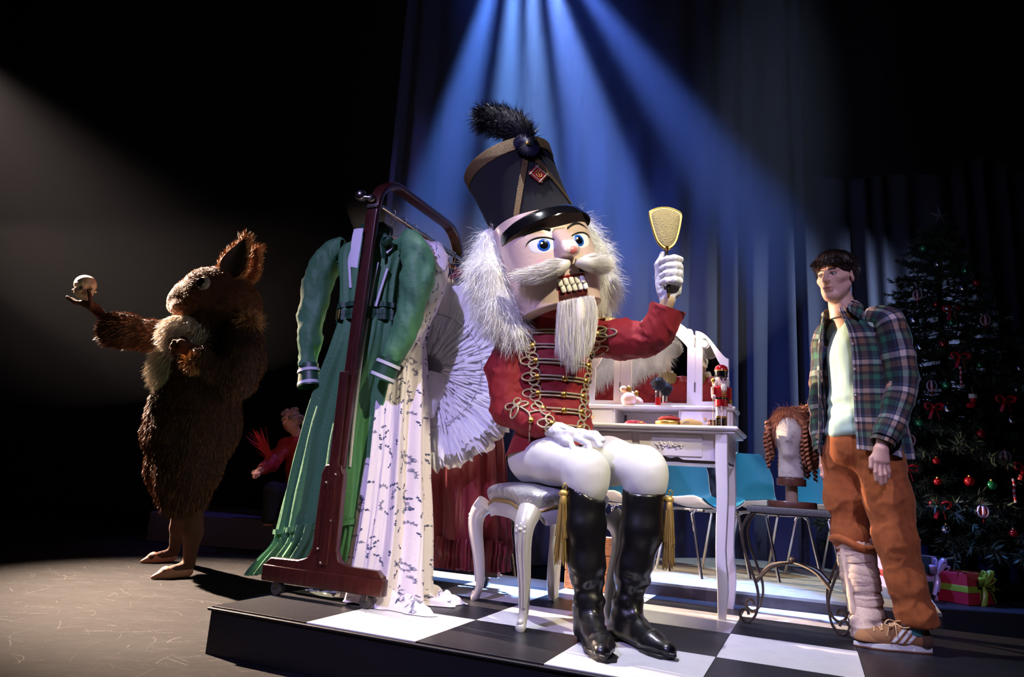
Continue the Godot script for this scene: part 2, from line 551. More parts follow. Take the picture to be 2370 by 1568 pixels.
func mat(c: Color, rough := 0.7, metal := 0.0, opt := {}) -> StandardMaterial3D:
	var m := StandardMaterial3D.new()
	m.albedo_color = c; m.roughness = rough; m.metallic = metal
	if opt.has("spec"): m.metallic_specular = opt.spec
	if opt.has("coat"):
		m.clearcoat_enabled = true; m.clearcoat = opt.coat; m.clearcoat_roughness = opt.get("coat_rough", 0.1)
	if opt.has("rim"):
		m.rim_enabled = true; m.rim = opt.rim; m.rim_tint = opt.get("rim_tint", 0.6)
	if opt.has("tex"):
		m.albedo_texture = opt.tex
	if opt.has("bump"):
		m.heightmap_enabled = true; m.heightmap_texture = opt.bump; m.heightmap_scale = opt.get("bump_cm", 0.2)
	if opt.has("scale"):
		m.uv1_triplanar = true; m.uv1_scale = Vector3.ONE * opt.scale if not opt.scale is Vector3 else opt.scale
	if opt.has("uvscale"): m.uv1_scale = opt.uvscale
	if opt.has("vc"): m.vertex_color_use_as_albedo = true
	if opt.has("back"):
		m.backlight_enabled = true; m.backlight = opt.back
	if opt.has("sss"):
		m.subsurf_scatter_enabled = true; m.subsurf_scatter_strength = opt.sss
	if opt.has("rough_tex"):
		m.roughness_texture = opt.rough_tex
	if opt.has("emit"):
		m.emission_enabled = true; m.emission = opt.emit; m.emission_energy_multiplier = opt.get("energy", 1.0)
	return m
func rgb(r: float, g: float, b: float) -> Color:
	return Color(r / 255.0, g / 255.0, b / 255.0)
# samples n points on a mesh: [[point, normal], ...]
func scatter(mb: MB, n: int, rng: RandomNumberGenerator, rule: Rule = null) -> Array:
	var acc := PackedFloat32Array()
	var tot := 0.0
	for k in range(0, mb.ix.size(), 3):
		tot += (mb.v[mb.ix[k + 1]] - mb.v[mb.ix[k]]).cross(mb.v[mb.ix[k + 2]] - mb.v[mb.ix[k]]).length()
		acc.append(tot)
	var nr := mb.normals()
	var out := []
	for q in n:
		var k := acc.bsearch(rng.randf() * tot) * 3
		if k >= mb.ix.size(): continue
		var a := rng.randf(); var b := rng.randf()
		if a + b > 1.0:
			a = 1.0 - a; b = 1.0 - b
		var i := mb.ix[k]; var j := mb.ix[k + 1]; var l := mb.ix[k + 2]
		var p := mb.v[i] + (mb.v[j] - mb.v[i]) * a + (mb.v[l] - mb.v[i]) * b
		if rule and not rule.ok(p, nr[i]): continue
		out.append([p, nr[i]])
	return out
# how fur lies: where it grows, which way, what colour
class Rule:
	func ok(_p: Vector3, _n: Vector3) -> bool:
		return true
	func comb(_p: Vector3, _n: Vector3) -> Vector3:
		return Vector3.DOWN
	func reach(_p: Vector3) -> float:
		return 1.0
# short fur on a surface
func fur(mb: MB, n: int, length: float, width: float, rule: Rule, lift: float, cols: Array, rng: RandomNumberGenerator, wild := 0.35) -> MB:
	var o := MB.new()
	for s in scatter(mb, n, rng, rule):
		var p: Vector3 = s[0]; var nr: Vector3 = s[1]
		var cd := rule.comb(p, nr)
		var tang := cd - nr * cd.dot(nr)
		var d := (tang.normalized() * (1.0 - lift) + nr * lift + Vector3(rng.randfn(0, 1), rng.randfn(0, 1), rng.randfn(0, 1)) * wild * 0.5).normalized()
		var l := length * rule.reach(p) * rng.randf_range(0.55, 1.25)
		var d2 := (d + cd * 0.5 + Vector3(rng.randfn(0, 1), rng.randfn(0, 1), rng.randfn(0, 1)) * wild * 0.3).normalized()
		var side := d.cross(Vector3(rng.randfn(0, 1), rng.randfn(0, 1), rng.randfn(0, 1))).normalized() * width * rng.randf_range(0.7, 1.3)
		o.tint = cols[rng.randi() % cols.size()]
		var a := p + d * l * 0.5
		o.blade(p - nr * 0.002, a, a + d2 * l * 0.5, side)
	return o
# ---------------------------------------------------------------- the place
var M := {}
func materials() -> void:
	M.black_floor = mat(Color.WHITE, 0.8, 0.0, {"spec": 0.3, "tex": floor_texture(), "scale": 0.36, "bump": noise_tex(0.02, [], 5), "bump_cm": 0.15})
	M.black_cloth = mat(rgb(26, 26, 30), 0.95)
	M.curtain = mat(rgb(62, 64, 78), 0.9, 0.0, {"rim": 0.3})
	M.tile_white = mat(rgb(232, 232, 232), 0.32, 0.0, {"tex": noise_tex(0.01, [[0.0, Color(0.93, 0.93, 0.93)], [0.5, Color(1, 1, 1)], [1.0, Color(0.96, 0.96, 0.96)]], 3), "scale": 0.9})
	M.tile_black = mat(rgb(30, 31, 38), 0.38, 0.0, {"tex": noise_tex(0.03, [[0.0, Color(0.75, 0.75, 0.75)], [0.55, Color(1, 1, 1)], [0.72, Color(1.0, 1.0, 1.0)], [0.8, Color(1, 1, 1)]], 9), "scale": 1.6, "bump": noise_tex(0.15, [], 8), "bump_cm": 0.05})
	M.black_paint = mat(rgb(20, 20, 24), 0.5, 0.0, {"bump": noise_tex(0.03, [], 12), "scale": 1.0, "bump_cm": 0.1})
	M.riser_top = mat(rgb(150, 150, 142), 0.55, 0.0, {"tex": noise_tex(0.02, [[0.0, Color(0.82, 0.82, 0.8)], [0.5, Color(1, 1, 1)], [1.0, Color(0.9, 0.9, 0.9)]], 21), "scale": 0.8})
	M.riser_face = mat(rgb(62, 52, 50), 0.7)
	M.wood_dark = mat(rgb(70, 30, 26), 0.32, 0.0, {"tex": noise_tex(0.006, [[0.0, Color(0.55, 0.5, 0.5)], [0.45, Color(1, 1, 1)], [0.7, Color(0.8, 0.75, 0.72)], [1.0, Color(1, 1, 1)]], 4, FastNoiseLite.TYPE_SIMPLEX_SMOOTH, 3), "scale": Vector3(9, 1.2, 9), "coat": 0.5, "coat_rough": 0.2})
	M.white_paint = mat(rgb(214, 208, 208), 0.38, 0.0, {"coat": 0.25, "coat_rough": 0.3})
	M.chrome = mat(rgb(205, 205, 210), 0.18, 1.0)
	M.steel = mat(rgb(150, 145, 140), 0.3, 1.0)
	M.gold = mat(rgb(222, 180, 95), 0.3, 1.0)
	M.gold_dull = mat(rgb(190, 160, 95), 0.42, 1.0)
	M.gold_thread = mat(rgb(196, 164, 92), 0.45, 0.6)
	M.braid = mat(rgb(168, 156, 128), 0.5, 0.35)
	M.hairs = mat(Color.WHITE, 0.55, 0.0, {"vc": true})
	M.white_hairs = mat(Color.WHITE, 0.6, 0.0, {"vc": true, "back": Color(0.35, 0.35, 0.35)})
func floor_texture() -> ImageTexture:
	# black boards with scuffs, dust specks and drag marks
	var n := 1024
	var im := Image.create(n, n, false, Image.FORMAT_RGB8)
	im.fill(rgb(25, 24, 26))
	var rng := RandomNumberGenerator.new()
	rng.seed = 41
	var ns := FastNoiseLite.new()
	ns.frequency = 0.012; ns.seed = 3
	var n2 := FastNoiseLite.new()
	n2.frequency = 0.05; n2.seed = 4
	for y in n:
		for x in n:
			var a := ns.get_noise_2d(x * 0.45, y) * 0.5 + n2.get_noise_2d(x * 0.5, y * 1.3) * 0.35
			var g := 23.0 + a * 26.0
			im.set_pixel(x, y, rgb(g * 1.03, g, g * 1.04))
	for k in 1100:
		var p := Vector2(rng.randf() * n, rng.randf() * n)
		var ang := rng.randfn(0.0, 0.5) + (0.0 if rng.randf() < 0.75 else 1.2)
		var ln := rng.randf_range(8, 70)
		var bend := rng.randfn(0, 0.012)
		var br := rng.randf_range(40, 80) if rng.randf() < 0.75 else rng.randf_range(80, 150)
		for i in int(ln):
			ang += bend
			p += Vector2(cos(ang), sin(ang))
			if rng.randf() < 0.75: im.set_pixel(posmod(int(p.x), n), posmod(int(p.y), n), rgb(br, br * 0.96, br * 0.95))
	for k in 260:
		var br2 := rng.randf_range(100, 190)
		im.set_pixel(rng.randi() % n, rng.randi() % n, rgb(br2, br2 * 0.95, br2 * 0.85))
	return ImageTexture.create_from_image(im)

const CORNER := Vector3(-1.19, 0.19, -3.06)
const U := Vector3(0.9154, 0, 0.4025)
const W := Vector3(0.4062, 0, -0.9138)
const TILE := 0.497
func on_deck(u: float, w: float, h := 0.19) -> Vector3:
	var p := CORNER + U * u + W * w
	p.y = h
	return p
func slab(mb: MB, u0: float, u1: float, w0: float, w1: float, y0: float, y1: float, bev := 0.003) -> void:
	var c := on_deck((u0 + u1) / 2, (w0 + w1) / 2, (y0 + y1) / 2)
	mb.box(T(c, Basis(U, Vector3.UP, -W)), V(u1 - u0, y1 - y0, w1 - w0), bev)

func setting() -> void:
	var b := MB.new()
	b.box(T(V(0, -0.05, -3.5)), V(18, 0.1, 14), 0.0)
	struct("floor", b, M.black_floor)
	b = MB.new()
	b.box(T(V(0, 9.25, -3.5)), V(18.4, 0.1, 14.4), 0.0)
	struct("ceiling", b, M.black_cloth)
	for a in [["wall_back", V(0, 4.6, -10.6), V(18.4, 9.2, 0.2)], ["wall_front", V(0, 4.6, 3.6), V(18.4, 9.2, 0.2)], ["wall_left", V(-9.1, 4.6, -3.5), V(0.2, 9.2, 14)], ["wall_right", V(9.1, 4.6, -3.5), V(0.2, 9.2, 14)]]:
		b = MB.new()
		b.box(T(a[1]), a[2], 0.0)
		struct(a[0], b, M.black_cloth)
	# chequered platform: frame and tiles
	var pl := thing("stage_platform", "low black platform with a black and white chequered top", "platform", CORNER)
	pl.position = Vector3.ZERO
	b = MB.new()
	slab(b, 0, 4.6, 0, 1.9, 0.0, 0.172, 0.002)
	obj("frame", b, M.black_paint, pl)
	b = MB.new()
	slab(b, -0.012, 4.612, -0.012, 1.912, 0.172, 0.184, 0.003)
	obj("top_board", b, M.black_paint, pl)
	for i in 5:
		for j in 4:
			b = MB.new()
			slab(b, i * TILE + 0.0008, (i + 1) * TILE - 0.0008, j * TILE + 0.0008, minf((j + 1) * TILE, 1.9) - 0.0008, 0.184, 0.19, 0.001)
			obj("tile", b, M.tile_white if (i + j) % 2 == 1 else M.tile_black, pl)
	for j in 4:
		b = MB.new()
		slab(b, 5 * TILE + 0.0008, 4.6, j * TILE + 0.0008, minf((j + 1) * TILE, 1.9) - 0.0008, 0.184, 0.19, 0.001)
		obj("deck_panel", b, M.tile_black, pl)
	# grey riser with a rounded back behind the vanity
	var poly := PackedVector2Array()
	for p in [[0.42, -4.36], [1.05, -4.09], [1.84, -3.80], [2.25, -3.62], [2.55, -4.2], [2.68, -4.9], [2.64, -5.5], [2.45, -5.85], [1.9, -5.95], [1.3, -5.6], [0.8, -5.2], [0.52, -4.85]]:
		poly.append(Vector2(p[0], -p[1]))
	var ri := thing("stage_riser", "low grey-topped riser with rounded back carrying the teal chairs", "platform", V(1.5, 0, -4.8))
	ri.position = Vector3.ZERO
	b = MB.new()
	b.extrude(poly, 0.245, T(Vector3.ZERO, Basis(V(1, 0, 0), V(0, 0, -1), V(0, 1, 0))))
	obj("base", b, M.riser_face, ri)
	b = MB.new()
	b.extrude(poly, 0.02, T(V(0, 0.245, 0), Basis(V(1, 0, 0), V(0, 0, -1), V(0, 1, 0))), 0.003)
	obj("top_board", b, M.riser_top, ri)
	# pleated curtain across the back right, sections hung side by side
	var rng := RandomNumberGenerator.new()
	rng.seed = 7
	for k in 3:
		curtain([[-1.4, 2.3], [2.25, 5.0], [4.95, 8.6]][k][0], [[-1.4, 2.3], [2.25, 5.0], [4.95, 8.6]][k][1], -6.75 - 0.05 * k, 0.02, 8.6, rng, ["dark blue pleated stage curtain behind the soldier and the vanity", "pleated stage curtain behind the young man and the tree", "pleated stage curtain at the far right behind the tree"][k])
	var bd := MB.new()
	var rows := []
	for j in 15:
		var row := PackedVector3Array()
		for i in 61:
			var x := 2.75 + i * 0.1
			var y := lerpf(8.8, 3.95 + 0.06 * sin(x * 1.7) + (0.22 * exp(-pow((x - 4.55) / 0.3, 2.0))), j / 14.0)
			row.append(V(x, y, -6.2 + 0.05 * sin(x * 5.3 + 0.8 * sin(x * 2.1))))
		rows.append(row)
	bd.grid(rows)
	var bdo := obj("curtain_border", bd, M.black_cloth)
	tag(bdo, "black border cloth hanging across the top of the right-hand curtain", "curtain")
	# low step far left, edge caught by violet light
	var st := MB.new()
	st.box(T(V(-1.75, 0.14, -7.3), rot(0, -9, 0)), V(3.1, 0.28, 1.4), 0.01)
	tag(obj("stage_step", st, mat(rgb(70, 66, 92), 0.7)), "long low dark step on the floor far behind the clothes rack", "step")
func curtain(x0: float, x1: float, z: float, y0: float, y1: float, rng: RandomNumberGenerator, label: String) -> void:
	var prof := PackedVector2Array()
	var x := x0
	var ph := 0.0
	var step := 0.02
	var wl := rng.randf_range(0.14, 0.3)
	var amp := 0.06
	var acc := 0.0
	while x < x1:
		prof.append(Vector2(x, cos(ph) * amp))
		x += step
		acc += step / wl
		ph += TAU * step / wl
		if acc > 1.0:
			acc = 0.0
			wl = rng.randf_range(0.16, 0.42)
			amp = rng.randf_range(0.03, 0.06)
	var mb := MB.new()
	var rows := []
	for j in 13:
		var t := j / 12.0
		var row := PackedVector3Array()
		for i in prof.size():
			var q := prof[i]
			row.append(V(q.x + 0.03 * sin(q.x * 3.0 + t * 2.0) * t, lerpf(y0, y1, t), z + q.y * lerpf(1.15, 0.75, t) + 0.02 * sin(q.x * 7.0 + t * 4.0)))
		rows.append(row)
	mb.grid(rows)
	tag(obj("stage_curtain", mb, M.curtain), label, "curtain", "pleated stage curtains")
func haze() -> void:
	for a in [["stage_haze", "thin grey haze drifting through the beam at the upper left", V(-4.3, 4.6, -5.7), V(9.0, 7.0, 3.6), 0.0013], ["spotlight_haze", "cloud of haze under the blue spotlights", V(0.55, 4.3, -4.85), V(4.4, 6.0, 2.4), 0.06]]:
		var f := FogVolume.new()
		f.name = a[0]
		add_child(f)
		f.shape = RenderingServer.FOG_VOLUME_SHAPE_ELLIPSOID
		f.size = a[3]
		f.position = a[2]
		var m := FogMaterial.new()
		m.density = a[4]
		m.albedo = Color(0.9, 0.92, 1.0)
		f.material = m
		tag(f, a[1], "haze")
		stuff(f)
# ---------------------------------------------------------------- clothes rack and what hangs on it
func dk(u: float, h: float, w: float) -> Vector3:
	return on_deck(u, w, h)
func costume_rack() -> void:
	var t := thing("clothes_rack", "dark red wooden clothes rack on castors with a bent-wood top", "clothes rack", dk(0.27, 0.19, 0.36))
	t.position = Vector3.ZERO
	var ub := Basis(U, Vector3.UP, -W)
	# bent frame: near post, top, far post
	var path := []
	path.append(dk(0.26, 0.35, 0.40))
	path.append(dk(0.275, 1.2, 0.40))
	path.append(dk(0.30, 2.06, 0.40))
	for k in 7:
		var a := PI / 2 * k / 6.0
		path.append(dk(0.305, 2.10 + 0.2 * sin(a), 0.60 - 0.2 * cos(a)))
	for k in 7:
		var a := PI / 2 * k / 6.0
		path.append(dk(0.31, 2.10 + 0.2 * cos(a), 1.12 + 0.2 * sin(a)))
	path.append(dk(0.33, 1.2, 1.32)); path.append(dk(0.36, 0.35, 1.36))
	var m := MB.new()
	sweep_board(m, P3(path), U, 0.034, 0.017, 0.006)
	obj("bent_frame", m, M.wood_dark, t)
	for e in [[0.40, 0.26], [1.36, 0.38]]:
		var w: float = e[0]
		var uc: float = e[1]
		# foot board: inverted T outline
		var o := PackedVector2Array([Vector2(-0.33, 0), Vector2(-0.33, 0.03), Vector2(-0.30, 0.055), Vector2(-0.14, 0.058), Vector2(-0.09, 0.075), Vector2(-0.068, 0.12), Vector2(-0.063, 0.46), Vector2(-0.045, 0.5), Vector2(0, 0.51), Vector2(0.045, 0.5), Vector2(0.063, 0.46), Vector2(0.068, 0.12), Vector2(0.09, 0.075), Vector2(0.14, 0.058), Vector2(0.30, 0.055), Vector2(0.33, 0.03), Vector2(0.33, 0)])
		m = MB.new()
		m.extrude(o, 0.036, T(dk(uc, 0.30, w - 0.0), ub), 0.004)
		obj("foot_board", m, M.wood_dark, t)
		m = MB.new()
		m.box(T(dk(uc, 0.285, w - 0.02), ub), V(0.68, 0.075, 0.05), 0.006)
		obj("foot_rail", m, M.wood_dark, t)
		m = MB.new()
		m.box(T(dk(uc + 0.005, 0.8, w - 0.036), ub), V(0.052, 0.9, 0.016), 0.004)
		obj("post_batten", m, M.wood_dark, t)
		for q in [[-0.025, 0.42], [0.03, 0.55], [-0.02, 0.72], [0.028, 0.76], [0.0, 0.36]]:
			m = MB.new()
			m.ball(dk(uc + q[0], q[1], w - 0.046), 0.006, 8, 6)
			obj("screw", m, M.steel, t)
		for s in [-1, 1]:
			m = MB.new()
			var cp := dk(uc + s * 0.25, 0.19, w - 0.02)
			m.tube(P3([cp + V(0, 0.03, 0) - W * 0.014, cp + V(0, 0.03, 0) + W * 0.014]), 0.03, 18)
			var wh := obj("castor", m, mat(rgb(60, 58, 56), 0.4), t)
			m = MB.new()
			m.box(T(cp + V(0, 0.052, 0) - W * 0.018, ub), V(0.03, 0.035, 0.004), 0.001)
			m.box(T(cp + V(0, 0.052, 0) + W * 0.018, ub), V(0.03, 0.035, 0.004), 0.001)
			m.box(T(cp + V(0, 0.066, 0), ub), V(0.034, 0.006, 0.04), 0.001)
			obj("fork", m, M.steel, wh)
	m = MB.new()
	m.bar(dk(0.33, 2.12, 0.42), dk(0.34, 2.12, 1.31), 0.0135, -1.0, 14)
	obj("hanging_rail", m, M.steel, t)
	m = MB.new()
	m.ball(dk(0.245, 2.165, 0.36), 0.03, 16, 10)
	m.bar(dk(0.265, 2.155, 0.36), dk(0.31, 2.15, 0.375), 0.012)
	m.lathe(PackedVector2Array([Vector2(0.022, 0), Vector2(0.022, 0.012), Vector2(0.014, 0.02)]), 12, T(dk(0.30, 2.15, 0.38), along(-W)))
	obj("clamp_knob", m, M.steel, t)
	m = MB.new()
	m.box(T(dk(0.305, 2.11, 0.378), ub), V(0.062, 0.02, 0.008), 0.002)
	obj("hinge_plate", m, M.steel, t)
	m = MB.new()
	var rows := []
	for j in 7:
		var f := j / 6.0
		rows.append(P3([dk(0.222 - 0.004 * sin(f * 3), 1.985 - 0.2 * f, 0.362 - 0.004 * sin(f * 5)), dk(0.25, 1.985 - 0.205 * f, 0.356), dk(0.282 - 0.01 * f, 1.985 - 0.19 * f - (0.02 if j == 6 else 0.0), 0.36)]))
	m.grid(rows)
	tag(obj("paper_label", m, mat(rgb(215, 215, 225), 0.7), t), "white paper label stuck on the near post")
	for w in [0.52, 0.63, 0.74, 0.87, 1.17, 1.2]:
		hanger(w, ["behind the near rack post under the green dress", "second from the near post, empty", "under the floral dress shoulders", "holding the white tutu by its straps", "under the dark red dress", "last one at the far post, empty"][[0.52, 0.63, 0.74, 0.87, 1.17, 1.2].find(w)])
# a board swept along a path: half width hw along side, half thickness ht
func sweep_board(m: MB, path: PackedVector3Array, side: Vector3, hw: float, ht: float, bev: float) -> void:
	var rows := []
	for k in path.size():
		var tg := (path[mini(k + 1, path.size() - 1)] - path[maxi(k - 1, 0)]).normalized()
		var nr := tg.cross(side).normalized()
		var row := PackedVector3Array()
		for q in [[-hw + bev, -ht], [hw - bev, -ht], [hw, -ht + bev], [hw, ht - bev], [hw - bev, ht], [-hw + bev, ht], [-hw, ht - bev], [-hw, -ht + bev]]:
			row.append(path[k] + side * q[0] + nr * q[1])
		rows.append(row)
	m.grid(rows, true)
	m.fan(rows[0], path[0], true)
	m.fan(rows[-1], path[-1])
func hanger(w: float, where: String) -> void:
	var t := thing("coat_hanger", "wooden coat hanger with a wire hook, " + where, "hanger", Vector3.ZERO, 0.0, "hangers on the rail")
	var m := MB.new()
	var pts := []
	for k in 9:
		var a := k / 8.0 * 2.0 - 1.0
		pts.append(dk(0.335 + a * 0.2, 1.975 - 0.05 * a * a, w + 0.015 * absf(a)))
	m.tube(P3(pts), [0.008, 0.01, 0.012, 0.013, 0.013, 0.013, 0.012, 0.01, 0.008], 8, true, 1.3)
	obj("bar", m, mat(rgb(150, 110, 85), 0.5), t)
	m = MB.new()
	var hk := [dk(0.335, 1.985, w), dk(0.335, 2.05, w), dk(0.350, 2.075, w)]
	for k in 9:
		var a := -0.4 + 3.9 * k / 8.0
		hk.append(dk(0.335 + 0.021 * cos(a), 2.122 + 0.021 * sin(a), w))
	m.tube(P3(hk), 0.0022, 6)
	obj("hook", m, M.steel, t)

# cloth hung as rings: keys are [u, h, w, half width, half depth, ripple, tilt]
func garment(m: MB, keys: Array, rows_n: int, cols: int, pleats: float, seed_: int, us := 1.0, vs := 1.0, a0 := 0.0, a1 := TAU) -> Array:
	var ns := FastNoiseLite.new()
	ns.seed = seed_; ns.frequency = 1.0
	var rows := []
	var closed := a1 - a0 > TAU - 0.01
	for j in rows_n:
		var t := float(j) / (rows_n - 1)
		var kk := []
		for q in 7:
			var vals := []
			for k in keys: vals.append(k[q])
			kk.append(lerps(vals, t))
		var row := PackedVector3Array()
		for i in cols:
			var a := a0 + (a1 - a0) * i / (cols if closed else cols - 1)
			var n1 := ns.get_noise_2d(cos(a) * 1.3 + 7, sin(a) * 1.3 + kk[1] * 0.25)
			var n2 := ns.get_noise_2d(cos(a) * 3.5 + 3, sin(a) * 3.5 + kk[1] * 1.6)
			var rp: float = kk[5] * (sin(a * pleats + 2.2 * n1 * pleats * 0.12 + seed_) + 0.5 * sin(a * pleats * 0.53 + 1.3 * seed_ + 2.0 * n1)) + 0.25 * kk[5] * n2
			row.append(dk(kk[0] + cos(a) * (kk[3] + rp), kk[1] + kk[6] * cos(a) + 0.15 * kk[5] * n2, kk[2] - sin(a) * (kk[4] + rp)))
		rows.append(row)
	m.grid(rows, closed, us, vs)
	return rows
func band(rows: Array, j: int, i0: int, i1: int, out_: float, hw: float, m: MB) -> void:
	# a flat strip following one column range of a ring
	var r: PackedVector3Array = rows[j]
	var up := PackedVector3Array()
	var lo := PackedVector3Array()
	var mid := V(0, 0, 0)
	for p in r: mid += p
	mid /= r.size()
	for i in range(i0, i1 + 1):
		var p: Vector3 = r[posmod(i, r.size())]
		var d := (p - mid)
		d.y = 0
		up.append(p + d.normalized() * out_ + V(0, hw, 0))
		lo.append(p + d.normalized() * out_ - V(0, hw, 0))
	m.grid([lo, up])
func sleeve(m: MB, pts: Array, rad: Array, n: int, seed_: int, flat := 0.8, wr := 0.012) -> PackedVector3Array:
	var c := curve(pts, n)
	var r := curve1(rad, n)
	var ns := FastNoiseLite.new()
	ns.seed = seed_; ns.frequency = 6.0
	var b := m.v.size()
	m.tube(c, r, 22, true, flat, -W)
	var nn := m.normals()
	for k in range(b, m.v.size()):
		m.v[k] += nn[k] * (ns.get_noise_3d(m.v[k].x * 1.5, m.v[k].y * 0.6, m.v[k].z * 1.5) * wr * 2.0)
	return c
func floral_texture() -> ImageTexture:
	var n := 512
	var im := Image.create(n, n, false, Image.FORMAT_RGB8)
	im.fill(rgb(226, 216, 222))
	var rng := RandomNumberGenerator.new()
	rng.seed = 12
	for k in 900:
		var q := rng.randf_range(206, 226)
		im.fill_rect(Rect2i(rng.randi() % n, rng.randi() % n, 3, 3), rgb(q, q * 0.95, q * 0.97))
	var blue := rgb(40, 48, 92)
	for k in 84:
		var p := Vector2(rng.randf() * n, rng.randf() * n)
		var a := rng.randf() * TAU
		var big := rng.randf() < 0.35
		# curved stem
		var q := p
		var aa := a
		for i in (26 if big else 16):
			aa += 0.07
			q += Vector2(cos(aa), sin(aa)) * 1.6
			dot(im, q, 1.0, blue)
			if i % 7 == 3:
				for s in [-1, 1]: leaf(im, q, aa + s * 1.0, 9.0 if big else 6.5, 2.6, blue, big)
		leaf(im, q, aa, 14.0 if big else 8.0, 4.5 if big else 3.2, blue, big)
		if big:
			leaf(im, q, aa + 0.8, 13.0, 4.0, blue, true)
			leaf(im, q, aa - 0.8, 13.0, 4.0, blue, true)
		else:
			for i in 5: dot(im, q + Vector2(cos(i * 1.25), sin(i * 1.25)) * 4.0, 2.0, blue)
	return ImageTexture.create_from_image(im)
func dot(im: Image, p: Vector2, r: float, c: Color) -> void:
	for y in range(int(-r) - 1, int(r) + 2):
		for x in range(int(-r) - 1, int(r) + 2):
			if x * x + y * y <= r * r + 0.3: im.set_pixel(posmod(int(p.x) + x, im.get_width()), posmod(int(p.y) + y, im.get_height()), c)
func leaf(im: Image, p: Vector2, a: float, l: float, w: float, c: Color, hollow: bool) -> void:
	var d := Vector2(cos(a), sin(a))
	var s := Vector2(-d.y, d.x)
	for i in int(l * 1.5):
		var t := i / (l * 1.5)
		var ww := w * sin(t * PI)
		if hollow:
			dot(im, p + d * l * t + s * ww, 0.7, c); dot(im, p + d * l * t - s * ww, 0.7, c); dot(im, p + d * l * t, 0.5, c)
		else:
			for k in range(int(-ww), int(ww) + 1): dot(im, p + d * l * t + s * k, 0.6, c)

